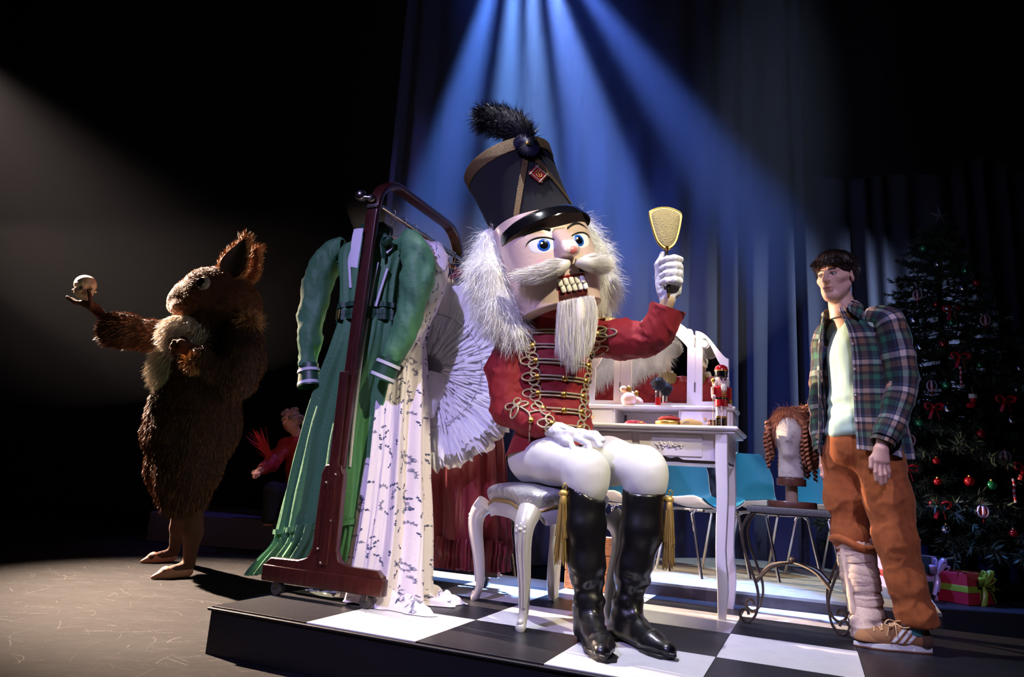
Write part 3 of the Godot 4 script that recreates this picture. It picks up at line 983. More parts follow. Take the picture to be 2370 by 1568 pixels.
func dresses() -> void:
	var green := mat(rgb(70, 124, 84), 0.62, 0.0, {"rim": 0.2, "bump": noise_tex(0.02, [], 31), "scale": 3.0, "bump_cm": 0.15})
	var dgreen := mat(rgb(26, 70, 46), 0.45, 0.0, {"rim": 0.6})
	var trim := mat(rgb(205, 205, 215), 0.6)
	var t := thing("green_dress", "long green vintage dress with white braid trim and ruffled hem", "dress", Vector3.ZERO)
	var m := MB.new()
	var body := garment(m, [[0.24, 2.03, 0.53, 0.05, 0.05, 0.0, 0], [0.225, 1.985, 0.53, 0.13, 0.06, 0.0, 0], [0.215, 1.93, 0.53, 0.205, 0.07, 0.004, 0], [0.225, 1.76, 0.54, 0.175, 0.095, 0.008, 0], [0.235, 1.55, 0.54, 0.165, 0.085, 0.008, 0]], 22, 120, 14, 3)
	obj("bodice", m, green, t)
	m = MB.new()
	var sk := garment(m, [[0.235, 1.55, 0.54, 0.165, 0.085, 0.006, 0], [0.215, 1.40, 0.56, 0.185, 0.11, 0.013, 0], [0.165, 1.2, 0.59, 0.205, 0.13, 0.02, 0], [0.12, 0.97, 0.61, 0.22, 0.145, 0.024, 0.01], [0.10, 0.72, 0.63, 0.26, 0.155, 0.028, 0.03], [0.085, 0.5, 0.645, 0.30, 0.16, 0.026, 0.06]], 40, 200, 11, 5)
	obj("skirt", m, green, t)
	m = MB.new()
	garment(m, [[0.085, 0.52, 0.645, 0.305, 0.165, 0.012, 0.06], [0.07, 0.44, 0.655, 0.33, 0.175, 0.012, 0.065], [0.03, 0.36, 0.665, 0.385, 0.185, 0.015, 0.08], [0.0, 0.29, 0.67, 0.42, 0.19, 0.02, 0.085]], 14, 320, 46, 9)
	var ruf := obj("hem_ruffle", m, green, t)
	m = MB.new()
	band(sk, 39, 0, 200, 0.012, 0.012, m)
	obj("gathered_edge", m, green, ruf)
	# puffed sleeves with striped cuffs
	for s in [[[dk(0.05, 1.95, 0.53), dk(-0.03, 1.93, 0.53), dk(-0.085, 1.80, 0.52), dk(-0.10, 1.60, 0.51), dk(-0.09, 1.42, 0.50), dk(-0.065, 1.30, 0.49)], [0.05, 0.075, 0.082, 0.072, 0.06, 0.05], 0], [[dk(0.39, 1.94, 0.53), dk(0.47, 1.93, 0.52), dk(0.53, 1.80, 0.51), dk(0.53, 1.62, 0.50), dk(0.49, 1.46, 0.485), dk(0.445, 1.33, 0.475)], [0.05, 0.08, 0.088, 0.078, 0.066, 0.055], 1]]:
		m = MB.new()
		sleeve(m, s[0], s[1], 44, 4 + s[2])
		crease(m, 0.012, V(14, 7, 14), 50 + s[2])
		crease(m, 0.007, V(30, 12, 30), 52 + s[2])
		m.weld()
		var sl := obj("sleeve", m, green, t)
		var p: Vector3 = s[0][5]
		var d: Vector3 = (s[0][5] - s[0][4]).normalized()
		m = MB.new()
		m.tube(P3([p - d * 0.01, p + d * 0.05, p + d * 0.11]), [s[1][5] * 1.1, s[1][5] * 1.15, s[1][5] * 1.25], 22, false, 0.75, -W)
		var cu := obj("cuff", m, dgreen, sl)
		for q in [0.018, 0.085]:
			m = MB.new()
			m.tube(P3([p + d * q, p + d * (q + 0.016)]), [s[1][5] * 1.15 + 0.004, s[1][5] * 1.18 + 0.004], 22, false, 0.75, -W)
			obj("braid", m, trim, cu)
	# belt, collar, bow and braid down the front
	m = MB.new()
	for jj in 3: band(body, 21 - jj, 0, 120, 0.012, 0.013, m)
	var belt := obj("belt", m, dgreen, t)
	m = MB.new()
	m.box(T(dk(0.11, 1.565, 0.455), Basis(U, Vector3.UP, -W) * rot(0, -30, 0)), V(0.04, 0.05, 0.006), 0.002)
	obj("buckle", m, M.gold_dull, belt)
	m = MB.new()
	m.tube(P3([dk(0.17, 2.02, 0.55), dk(0.18, 2.03, 0.49), dk(0.24, 2.02, 0.47), dk(0.30, 2.03, 0.49), dk(0.31, 2.02, 0.55)]), 0.024, 12, true, 1.6)
	obj("collar", m, dgreen, t)
	m = MB.new()
	for s in [-1, 1]:
		m.tube(P3([dk(0.33, 1.94, 0.455), dk(0.33 + s * 0.035, 1.965, 0.44), dk(0.33 + s * 0.06, 1.95, 0.445), dk(0.33 + s * 0.04, 1.925, 0.44), dk(0.33, 1.94, 0.455)]), [0.008, 0.018, 0.02, 0.018, 0.008], 8)
		m.tube(P3([dk(0.33, 1.94, 0.455), dk(0.33 + s * 0.025, 1.89, 0.445), dk(0.33 + s * 0.03, 1.85, 0.45)]), [0.01, 0.018, 0.016], 8, true, 0.4)
	obj("velvet_bow", m, dgreen, t)
	for s in [[[0.19, 1.985, 0.475], [0.155, 1.93, 0.465], [0.145, 1.86, 0.455], [0.165, 1.78, 0.447], [0.18, 1.70, 0.447]], [[0.365, 1.95, 0.475], [0.385, 1.92, 0.48], [0.365, 1.88, 0.465]], [[0.375, 1.80, 0.475], [0.355, 1.70, 0.468], [0.335, 1.6, 0.465]], [[0.325, 1.83, 0.455], [0.315, 1.72, 0.45], [0.305, 1.6, 0.452]], [[0.30, 1.54, 0.455], [0.29, 1.3, 0.455], [0.275, 1.05, 0.47], [0.265, 0.8, 0.49]]]:
		m = MB.new()
		var pts := []
		for q in s: pts.append(dk(q[0], q[1], q[2] - 0.004))
		m.tube(curve(pts, 24), 0.009, 6, true, 0.4, -W)
		obj("braid", m, trim, t)

	var fl := mat(Color.WHITE, 0.65, 0.0, {"tex": floral_texture(), "uvscale": Vector3(1.3, 2.6, 1), "rim": 0.2})
	t = thing("floral_dress", "long lavender dress printed with dark blue flowers, train on the floor", "dress", Vector3.ZERO)
	m = MB.new()
	garment(m, [[0.34, 2.05, 0.74, 0.06, 0.05, 0, 0], [0.34, 2.0, 0.73, 0.14, 0.06, 0.003, 0], [0.36, 1.75, 0.72, 0.145, 0.08, 0.01, 0], [0.355, 1.45, 0.70, 0.12, 0.085, 0.012, 0]], 20, 100, 12, 2, 1.0, 0.7)
	obj("bodice", m, fl, t)
	m = MB.new()
	var fk := garment(m, [[0.355, 1.47, 0.70, 0.12, 0.085, 0.012, 0], [0.385, 1.2, 0.68, 0.125, 0.11, 0.022, 0], [0.42, 0.85, 0.66, 0.135, 0.13, 0.026, 0], [0.445, 0.5, 0.64, 0.165, 0.15, 0.03, 0], [0.455, 0.24, 0.61, 0.195, 0.165, 0.033, 0], [0.465, 0.2, 0.605, 0.215, 0.18, 0.036, 0.0]], 40, 220, 8, 6, 1.6, 1.3)
	obj("skirt", m, fl, t)
	# train: cloth pooled on the floor to the right
	m = MB.new()
	var tr := []
	var tn2 := FastNoiseLite.new()
	tn2.seed = 15; tn2.frequency = 1.0
	for j in 29:
		var r := PackedVector3Array()
		for i in 41:
			var sx := j / 28.0
			var ty2 := i / 40.0
			var wob := tn2.get_noise_2d(sx * 2.0, ty2 * 3.0)
			var edge := 0.74 + 0.07 * sin(ty2 * 9.0 + 1.0) + 0.03 * sin(ty2 * 23.0)
			var fold := absf(sin(ty2 * 13.0 + wob * 3.0 + sx * 1.2)) * (0.028 + 0.05 * (1.0 - sx)) + 0.05 * (1.0 - sx) * (1.0 - sx)
			var fade := smoothstep(0.0, 0.08, ty2) * smoothstep(0.0, 0.08, 1.0 - ty2) * smoothstep(0.0, 0.12, 1.0 - sx)
			r.append(dk(lerpf(0.50, edge, sx), 0.193 + fold * fade, lerpf(0.40, 0.84, ty2) + 0.03 * wob))
		tr.append(r)
	m.grid(tr, false, 0.5, 0.35)
	obj("train", m, fl, t)
	m = MB.new()
	sleeve(m, [dk(0.46, 1.98, 0.73), dk(0.52, 1.93, 0.72), dk(0.53, 1.75, 0.70), dk(0.50, 1.58, 0.66), dk(0.45, 1.46, 0.62)], [0.05, 0.055, 0.055, 0.05, 0.05], 26, 8)
	var fs := obj("sleeve", m, fl, t)
	m = MB.new()
	var lace := mat(rgb(190, 188, 182), 0.8, 0.0, {"bump": noise_tex(0.08, [], 17), "scale": 12.0, "bump_cm": 0.4})
	m.tube(curve([dk(0.45, 1.47, 0.61), dk(0.43, 1.40, 0.58), dk(0.405, 1.33, 0.55)], 10), curve1([0.05, 0.062, 0.075], 10), 26, false, 0.7, -W)
	obj("lace_cuff", m, lace, fs)
	m = MB.new()
	var ed := []
	for k in 60:
		var a := TAU * k / 60.0
		ed.append(dk(0.405 + 0.075 * cos(a) + 0.008 * sin(a * 13), 1.325 + 0.025 * cos(a) + 0.006 * sin(a * 17), 0.55 + 0.05 * sin(a)))
	ed.append(ed[0])
	m.tube(P3(ed), 0.009, 6)
	obj("lace_frill", m, lace, fs)
	m = MB.new()
	var fr := []
	for k in 40:
		var f := k / 39.0
		fr.append(dk(0.41 + 0.09 * sin(f * 3) + 0.006 * sin(f * 50), 2.04 - 0.2 * f, 0.68 + 0.01 * sin(f * 30)))
	m.tube(P3(fr), 0.012, 7)
	obj("lace_trim", m, lace, t)

	# tutu: six stiff layers of pleated net hung by its straps
	t = thing("white_tutu", "stiff white pleated ballet tutu hanging edge-on beside the floral dress", "tutu", Vector3.ZERO)
	var net := mat(rgb(250, 250, 252), 0.75, 0.0, {"back": Color(0.6, 0.6, 0.6)})
	var rng := RandomNumberGenerator.new()
	rng.seed = 77
	var tc := dk(0.45, 1.33, 0.84)
	# disc axes: it faces the camera, turned a little to the right
	var tn := (U * 0.18 - W).normalized()
	var tx := Vector3.UP.cross(tn).normalized()
	var ty := tn.cross(tx)
	for k in 6:
		m = MB.new()
		var np := 96
		var off := (k - 2.5) * 0.016
		var base := []
		var mid := []
		var rim := []
		var inner := PackedVector3Array(); var middle := PackedVector3Array(); var outer := PackedVector3Array()
		for i in np * 2:
			var a := TAU * i / (np * 2) + k * 0.02
			var d := tx * cos(a) + ty * sin(a)
			var zig := 0.5 if i % 2 else -0.5
			inner.append(tc + d * 0.015 + tn * (off * 0.3 + zig * 0.003))
			middle.append(tc + d * 0.30 + tn * (off + zig * 0.010 - 0.01 * absf(off) * 20.0))
			var rr := (0.545 - 0.012 * k) * (1.0 + 0.014 * rng.randfn(0, 1)) - (0.012 if i % 2 else 0.0) - 0.03 * maxf(-sin(a), 0.0) * rng.randf()
			outer.append(tc + d * rr + tn * (off * 2.0 + zig * 0.022 + rng.randfn(0, 1) * 0.008 - 0.05 * maxf(-sin(a), 0.0) * (k - 2.5) * 0.3))
		m.grid([inner, middle, outer], true)
		obj("net_layer", m, net, t)
	# loose net strands near the front
	m = MB.new()
	m.tint = Color(0.9, 0.9, 0.92)
	for k in 1400:
		var a := rng.randf() * TAU
		var d := tx * cos(a) + ty * sin(a)
		var r0 := rng.randf_range(0.08, 0.47)
		var p := tc + d * r0 + tn * rng.randf_range(0.03, 0.055)
		m.blade(p, p + d * 0.05 + tn * 0.006, p + d * rng.randf_range(0.06, 0.10), d.cross(tn) * 0.005)
	var ls := obj("loose_net", m, net, t)
	stuff(ls)
	m = MB.new()
	var hoop := []
	for k in 65: hoop.append(tc + (tx * cos(TAU * k / 64.0) + ty * sin(TAU * k / 64.0)) * 0.31 + tn * 0.05)
	m.tube(P3(hoop), 0.003, 6)
	obj("wire_hoop", m, mat(rgb(180, 180, 190), 0.5), t)
	m = MB.new()
	m.lathe(PackedVector2Array([Vector2(0.13, -0.02), Vector2(0.12, 0.06), Vector2(0.09, 0.13), Vector2(0.085, 0.2)]), 28, T(tc + tn * 0.03 - ty * 0.05, along((tn * 0.35 - ty).normalized())), 1.0, 0.6)
	obj("bodice", m, mat(rgb(225, 225, 230), 0.4, 0.0, {"rim": 0.4}), t)
	for s in [[0.33, 0.02], [0.42, 0.05]]:
		m = MB.new()
		m.tube(P3([tc + ty * 0.36 + tx * s[1] * 3.0 + tn * 0.05, dk(s[0] + 0.09, 1.97, 0.845), dk(s[0] + 0.09, 1.985, 0.855)]), 0.005, 6, true, 0.4)
		obj("strap", m, mat(rgb(225, 205, 200), 0.6), t)

	# dark red dress
	t = thing("burgundy_dress", "dark red satin dress with ruched hem hanging behind the tutu", "dress", Vector3.ZERO)
	var red := mat(rgb(108, 32, 42), 0.38, 0.0, {"rim": 0.4})
	m = MB.new()
	garment(m, [[0.36, 2.02, 1.17, 0.06, 0.05, 0, 0], [0.38, 1.95, 1.17, 0.17, 0.07, 0.004, 0], [0.44, 1.7, 1.17, 0.2, 0.1, 0.012, 0], [0.48, 1.45, 1.17, 0.16, 0.1, 0.012, 0]], 20, 110, 12, 12)
	obj("bodice", m, red, t)
	m = MB.new()
	garment(m, [[0.48, 1.47, 1.17, 0.16, 0.1, 0.012, 0], [0.52, 1.2, 1.17, 0.2, 0.13, 0.018, 0], [0.55, 0.85, 1.17, 0.23, 0.15, 0.022, 0], [0.58, 0.46, 1.17, 0.245, 0.16, 0.022, 0]], 30, 200, 12, 14)
	obj("skirt", m, red, t)
	m = MB.new()
	garment(m, [[0.58, 0.47, 1.17, 0.255, 0.17, 0.008, 0], [0.58, 0.44, 1.17, 0.26, 0.175, 0.013, 0], [0.58, 0.40, 1.17, 0.26, 0.175, 0.013, 0], [0.58, 0.375, 1.17, 0.255, 0.17, 0.008, 0], [0.58, 0.31, 1.17, 0.255, 0.17, 0.016, 0]], 12, 320, 52, 15)
	obj("ruched_hem", m, red, t)
	m = MB.new()
	sleeve(m, [dk(0.52, 1.93, 1.17), dk(0.60, 1.86, 1.16), dk(0.66, 1.65, 1.14), dk(0.67, 1.4, 1.12)], [0.05, 0.08, 0.07, 0.05], 24, 18)
	obj("sleeve", m, red, t)
	# dark hat on the far post
	t = thing("round_hat", "round dark blue hat hanging at the far end of the rack", "hat", dk(0.42, 1.86, 1.17))
	m = MB.new()
	m.lathe(PackedVector2Array([Vector2(0.001, 0.10), Vector2(0.06, 0.098), Vector2(0.09, 0.085), Vector2(0.1, 0.02), Vector2(0.105, 0.0), Vector2(0.17, -0.008), Vector2(0.185, 0.0), Vector2(0.17, 0.004), Vector2(0.1, 0.006)]), 36, T(Vector3.ZERO, along((U * 0.75 - W * 0.65 + V(0, -0.15, 0)).normalized())))
	obj("felt", m, mat(rgb(22, 28, 58), 0.8, 0.0, {"rim": 0.5}), t)
# ---------------------------------------------------------------- stool
func stool() -> void:
	var t := thing("vanity_stool", "silver-white carved stool with gilt piping that the soldier sits on", "stool", dk(1.163, 0.19, 0.80))
	t.basis = Basis(U * 0.757 + W * 0.653, Vector3.UP, U * 0.664 - W * 0.748)
	# own axes: x along the short side, z along the long side towards the front
	var silver := mat(rgb(196, 194, 192), 0.32, 0.25, {"coat": 0.2})
	var leather := mat(rgb(178, 180, 180), 0.28, 0.35, {"bump": noise_tex(0.012, [], 51, FastNoiseLite.TYPE_SIMPLEX_SMOOTH, 5), "scale": 2.6, "bump_cm": 0.9})
	var hx := 0.2; var hz := 0.342
	# cushion: rounded rectangle, puffed, lower edge scalloped
	var m := MB.new()
	var rows := []
	for j in 11:
		var f := j / 10.0
		var grow := sin(PI * clampf(f * 0.5 + 0.18, 0, 1))
		var row := PackedVector3Array()
		for i in 96:
			var a := TAU * i / 96.0
			var cs := signf(cos(a)) * pow(absf(cos(a)), 0.45); var sn := signf(sin(a)) * pow(absf(sin(a)), 0.45)
			var k := 1.0 - 0.9 * pow(f, 5.0)
			var g := (0.94 + 0.1 * sin(PI * minf(f * 1.3, 1.0))) * k
			var wav := 0.014 * cos(a * 4.0) + 0.006 * cos(a * 8.0)
			row.append(V(cs * (hx + 0.01) * g, lerpf(0.485 + wav, 0.592, 1.0 - pow(1.0 - f, 1.6)), sn * (hz + 0.01) * g))
		rows.append(row)
	m.grid(rows, true)
	m.fan(rows[10], V(0, 0.594, 0))
	m.weld()
	obj("cushion", m, leather, t)
	m = MB.new()
	var pip := PackedVector3Array()
	for i in 97:
		var a := TAU * i / 96.0
		pip.append(V(signf(cos(a)) * pow(absf(cos(a)), 0.45) * (hx + 0.007), 0.482 + 0.014 * cos(a * 4.0) + 0.006 * cos(a * 8.0), signf(sin(a)) * pow(absf(sin(a)), 0.45) * (hz + 0.007)))
	m.tube(pip, 0.006, 8)
	obj("gilt_piping", m, M.gold_dull, t)
	# frame with a wavy lower edge
	m = MB.new()
	rows = []
	for j in 6:
		var row := PackedVector3Array()
		for i in 96:
			var a := TAU * i / 96.0
			var low := 0.435 + 0.018 * cos(a * 4.0 + PI) * 0.0 - 0.016 * cos(a * 4.0) + 0.01 * cos(a * 12.0)
			var f := j / 5.0
			var o := 1.0 + 0.02 * sin(f * PI)
			row.append(V(signf(cos(a)) * pow(absf(cos(a)), 0.4) * hx * o, lerpf(low, 0.485 + 0.014 * cos(a * 4.0), f), signf(sin(a)) * pow(absf(sin(a)), 0.4) * hz * o))
		rows.append(row)
	m.grid(rows, true)
	obj("seat_frame", m, silver, t)
	for sx in [-1, 1]:
		for sz in [-1, 1]:
			var c := V(sx * (hx - 0.0), 0, sz * (hz - 0.0))
			var out := V(sx, 0, sz).normalized()
			var pts := [c + V(0, 0.47, 0) + out * -0.02, c + V(0, 0.42, 0) + out * 0.022, c + V(0, 0.34, 0) + out * 0.026, c + V(0, 0.2, 0) - out * 0.004, c + V(0, 0.09, 0) - out * 0.016, c + V(0, 0.035, 0) - out * 0.004, c + V(0, 0.012, 0) + out * 0.008, c]
			m = MB.new()
			m.tube(curve(pts, 26), curve1([0.052, 0.043, 0.034, 0.026, 0.021, 0.019, 0.022, 0.014], 26), 14, true, 1.0, out)
			# flutes: thin ribs down the outer face
			for q in [-0.5, 0.0, 0.5]:
				var rb := []
				var rr := curve1([0.043, 0.036, 0.028, 0.023], 12)
				var cp := curve([pts[1], pts[2], pts[3], pts[4]], 12)
				for k in 12: rb.append(cp[k] + out.rotated(Vector3.UP, q) * rr[k] * 0.96)
				m.tube(P3(rb), 0.0055, 6)
			var lg := obj("leg", m, silver, t)
			m = MB.new()
			m.lathe(PackedVector2Array([Vector2(0.001, 0.012), Vector2(0.008, 0.01), Vector2(0.009, 0.004), Vector2(0.014, 0.002), Vector2(0.015, -0.004)]), 14, T(c + V(0, 0.40, 0) + out * 0.062, along(out)))
			for k in 6:
				var a := TAU * k / 6.0
				m.ball(c + V(0, 0.40, 0) + out * 0.06 + along(out) * V(cos(a) * 0.02, 0, sin(a) * 0.02), Vector3(0.009, 0.006, 0.009), 8, 6, along(out))
			obj("carving", m, silver, lg)
			m = MB.new()
			m.ball(c + V(0, 0.035, 0) + out * 0.012, 0.014, 10, 8)
			obj("toe_knob", m, silver, lg)

# ---------------------------------------------------------------- vanity table with a folding mirror
func vb() -> Basis:
	return Basis(U, Vector3.UP, -W)
func vbox(m: MB, u0: float, u1: float, h0: float, h1: float, w0: float, w1: float, bev := 0.003) -> void:
	m.box(T(dk((u0 + u1) / 2, (h0 + h1) / 2, (w0 + w1) / 2), vb()), V(u1 - u0, h1 - h0, w1 - w0), bev)
# board with a hole; outlines in (u, h) with the same number of points
func frame_board(m: MB, outer: PackedVector2Array, inner: PackedVector2Array, w: float, thick: float, x := Transform3D()) -> void:
	var rings := []
	for e in [[outer, 0.0], [outer, thick], [inner, thick], [inner, 0.0], [outer, 0.0]]:
		var r := PackedVector3Array()
		for p in e[0]: r.append(x * V(p.x, p.y, e[1] + w))
		rings.append(r)
	for k in 4: m.grid([rings[k], rings[k + 1]], true)
func arch(u0: float, u1: float, h0: float, hs: float, hp: float, n := 24) -> PackedVector2Array:
	var o := PackedVector2Array([Vector2(u0, h0), Vector2(u1, h0)])
	for k in n + 1:
		var f := float(k) / n
		var s := sin(PI * f)
		o.append(Vector2(lerpf(u1, u0, f), hs + (hp - hs) * (pow(s, 0.85) * 0.8 + 0.2 * s * s)))
	return o
func wing(w: float, ins: float, flip: bool, h0: float, h_in: float, h_out: float) -> PackedVector2Array:
	var o := PackedVector2Array([Vector2(ins, h0 + ins), Vector2(w - ins, h0 + ins)])
	for k in 17:
		var f := k / 16.0
		o.append(Vector2(lerpf(w - ins, ins, f), h_out + (h_in - h_out) * (0.5 - 0.5 * cos(PI * pow(f, 0.8))) - ins * 1.05))
	if flip:
		var q := PackedVector2Array()
		for p in o: q.append(Vector2(-p.x, p.y))
		return q
	return o
func vanity() -> void:
	var t := thing("vanity_table", "white vanity table with two carved drawers and turned-in legs", "table", Vector3.ZERO)
	var wh: Material = M.white_paint
	var m := MB.new()
	vbox(m, 1.0, 2.0, 1.096, 1.12, 1.27, 1.77, 0.008)
	obj("table_top", m, wh, t)
	m = MB.new()
	vbox(m, 1.015, 1.985, 1.082, 1.097, 1.285, 1.755, 0.005)
	obj("moulding", m, wh, t)
	m = MB.new()
	# apron: front with a shaped cut-out, sides and back
	var o := PackedVector2Array([Vector2(1.08, 0.945), Vector2(1.30, 0.945), Vector2(1.36, 0.955), Vector2(1.42, 0.945), Vector2(1.60, 0.945), Vector2(1.62, 0.962), Vector2(1.655, 0.952), Vector2(1.69, 0.96), Vector2(1.72, 0.945), Vector2(1.89, 0.945), Vector2(1.89, 1.085), Vector2(1.08, 1.085)])
	m.extrude(o, 0.018, T(dk(0, 0, 1.335), Basis(U, Vector3.UP, W)), 0.0015)
	obj("apron", m, wh, t)
	for u in [1.03, 1.925]:
		m = MB.new()
		vbox(m, u, u + 0.018, 0.945, 1.085, 1.35, 1.70)
		obj("side_panel", m, wh, t)
	m = MB.new()
	vbox(m, 1.04, 1.94, 0.945, 1.085, 1.70, 1.715)
	obj("back_panel", m, wh, t)
	m = MB.new()
	vbox(m, 1.04, 1.94, 0.925, 0.933, 1.36, 1.70)
	obj("bottom_board", m, wh, t)
	for d in [[1.125, 1.452], [1.49, 1.818]]:
		m = MB.new()
		vbox(m, d[0], d[1], 0.962, 1.075, 1.325, 1.34, 0.004)
		var dr := obj("drawer", m, wh, t)
		m = MB.new()
		var cu: float = (d[0] + d[1]) / 2
		for s in [-1, 1]:
			m.tube(curve([dk(cu + s * 0.012, 1.02, 1.322), dk(cu + s * 0.03, 1.012, 1.32), dk(cu + s * 0.045, 1.022, 1.32), dk(cu + s * 0.062, 1.014, 1.321), dk(cu + s * 0.078, 1.024, 1.323)], 16), curve1([0.005, 0.005, 0.0045, 0.0035, 0.002], 16), 7)
			for q in [[0.028, 1.026], [0.05, 1.030], [0.058, 1.006], [0.036, 1.002]]:
				m.ball(dk(cu + s * q[0], q[1], 1.322), Vector3(0.008, 0.005, 0.005), 8, 6, vb() * rot(0, 0, s * 35))
		for k in 6:
			var a := TAU * k / 6.0
			m.ball(dk(cu + 0.01 * cos(a), 1.02 + 0.01 * sin(a), 1.321), 0.0075, 8, 6)
		m.ball(dk(cu, 1.02, 1.317), 0.007, 8, 6)
		obj("carved_flower", m, wh, dr)
	for u in [1.055, 1.915]:
		for w in [1.325, 1.70]:
			var su := 1.0 if u > 1.5 else -1.0
			var rows := []
			for k in 15:
				var f := k / 14.0
				var h := lerpf(1.085, 0.19, f)
				var hw := lerps([0.03, 0.03, 0.028, 0.026, 0.024, 0.026, 0.018], f)
				var off := lerps([0.0, 0.0, 0.004, 0.0, -0.004, 0.006, 0.0], f)
				var r := PackedVector3Array()
				for q in [[-1, -0.85], [-0.85, -1], [0.85, -1], [1, -0.85], [1, 0.85], [0.85, 1], [-0.85, 1], [-1, 0.85]]:
					r.append(dk(u + su * off + q[0] * hw, h, w + q[1] * hw))
				rows.append(r)
			m = MB.new()
			m.grid(rows, true)
			m.fan(rows[14], dk(u, 0.19, w)); m.fan(rows[0], dk(u, 1.085, w))
			obj("leg", m, wh, t)
	# small cabinet on top
	t = thing("vanity_shelf", "white shelf unit with small drawers standing on the vanity table", "shelf", Vector3.ZERO)
	m = MB.new()
	vbox(m, 1.03, 1.965, 1.228, 1.248, 1.50, 1.755, 0.006)
	obj("shelf_board", m, wh, t)
	m = MB.new()
	vbox(m, 1.045, 1.95, 1.1215, 1.228, 1.735, 1.748)
	obj("back_panel", m, wh, t)
	for e in [[1.045, 1.30], [1.66, 1.95]]:
		m = MB.new()
		vbox(m, e[0], e[1], 1.1215, 1.228, 1.525, 1.735)
		var cb := obj("side_box", m, wh, t)
		m = MB.new()
		vbox(m, e[0] + 0.015, e[1] - 0.015, 1.131, 1.218, 1.515, 1.525)
		var sd := obj("drawer", m, wh, t)
		m = MB.new()
		m.ball(dk((e[0] + e[1]) / 2, 1.175, 1.508), 0.009, 10, 8)
		obj("knob", m, mat(rgb(205, 170, 120), 0.4), sd)
	m = MB.new()
	vbox(m, 1.335, 1.35, 1.1215, 1.2, 1.60, 1.612)
	obj("divider", m, mat(rgb(24, 24, 28), 0.5), t)
	# three-part mirror
	t = thing("vanity_mirror", "white arched three-part dressing mirror with round bulbs on its frame", "mirror", Vector3.ZERO)
	var glass := mat(rgb(235, 238, 240), 0.02, 1.0)
	m = MB.new()
	frame_board(m, arch(1.30, 1.735, 1.2495, 1.665, 1.80), arch(1.365, 1.69, 1.275, 1.60, 1.725), 0.0, 0.022, T(dk(0, 0, 1.64), Basis(U, Vector3.UP, -W)))
	var cf := obj("centre_frame", m, wh, t)
	m = MB.new()
	m.extrude(arch(1.36, 1.695, 1.27, 1.605, 1.73), 0.004, T(dk(0, 0, 1.636), Basis(U, Vector3.UP, -W)))
	obj("centre_glass", m, glass, cf)
	m = MB.new()
	m.extrude(arch(1.31, 1.725, 1.255, 1.66, 1.79), 0.006, T(dk(0, 0, 1.648), Basis(U, Vector3.UP, -W)))
	obj("backing", m, mat(rgb(120, 100, 80), 0.8), cf)
	for s in [1, -1]:
		var x := T(dk(1.738 if s > 0 else 1.297, 0, 1.636), vb() * rot(0, -s * 7.0, 0))
		m = MB.new()
		frame_board(m, wing(0.185, 0.0, s < 0, 1.2495, 1.695, 1.525), wing(0.185, 0.036, s < 0, 1.2495, 1.695, 1.525), 0.0, 0.02, x)
		var wf := obj("wing_frame", m, wh, t)
		m = MB.new()
		m.extrude(wing(0.185, 0.03, s < 0, 1.2495, 1.695, 1.525), 0.004, x * T(V(0, 0, 0.004)))
		obj("wing_glass", m, glass, wf)
		m = MB.new()
		m.extrude(wing(0.185, 0.005, s < 0, 1.2495, 1.695, 1.525), 0.005, x * T(V(0, 0, -0.006)))
		obj("backing", m, mat(rgb(120, 100, 80), 0.8), wf)
		for h in [1.34, 1.60]:
			m = MB.new()
			m.bar(x * V(-s * 0.001, h, 0.021), x * V(-s * 0.001, h + 0.055, 0.021), 0.004)
			obj("hinge", m, M.steel, wf)
	# bulbs
	for q in [[1.70, 1.688, 1.612], [1.335, 1.688, 1.612], [1.60, 1.755, 1.612], [1.44, 1.755, 1.612], [1.785, 1.618, 1.60], [1.25, 1.618, 1.60]]:
		m = MB.new()
		m.ball(dk(q[0], q[1], q[2] - 0.004), 0.0185, 18, 12)
		var bu := obj("mirror_bulb", m, mat(rgb(255, 250, 240), 0.3, 0.0, {"emit": rgb(255, 236, 205), "energy": 1.6}), t)
		m = MB.new()
		m.tube(P3([dk(q[0], q[1], q[2] + 0.008), dk(q[0], q[1], q[2] + 0.02)]), 0.021, 18)
		obj("socket", m, wh, bu)
		var l := OmniLight3D.new()
		l.name = "bulb_light"
		t.add_child(l, true)
		l.position = dk(q[0], q[1], q[2] - 0.004)
		l.light_color = rgb(255, 226, 190)
		l.light_energy = 0.045
		l.light_size = 0.018
		l.omni_range = 12.0
		l.omni_attenuation = 2.0
		l.shadow_enabled = true

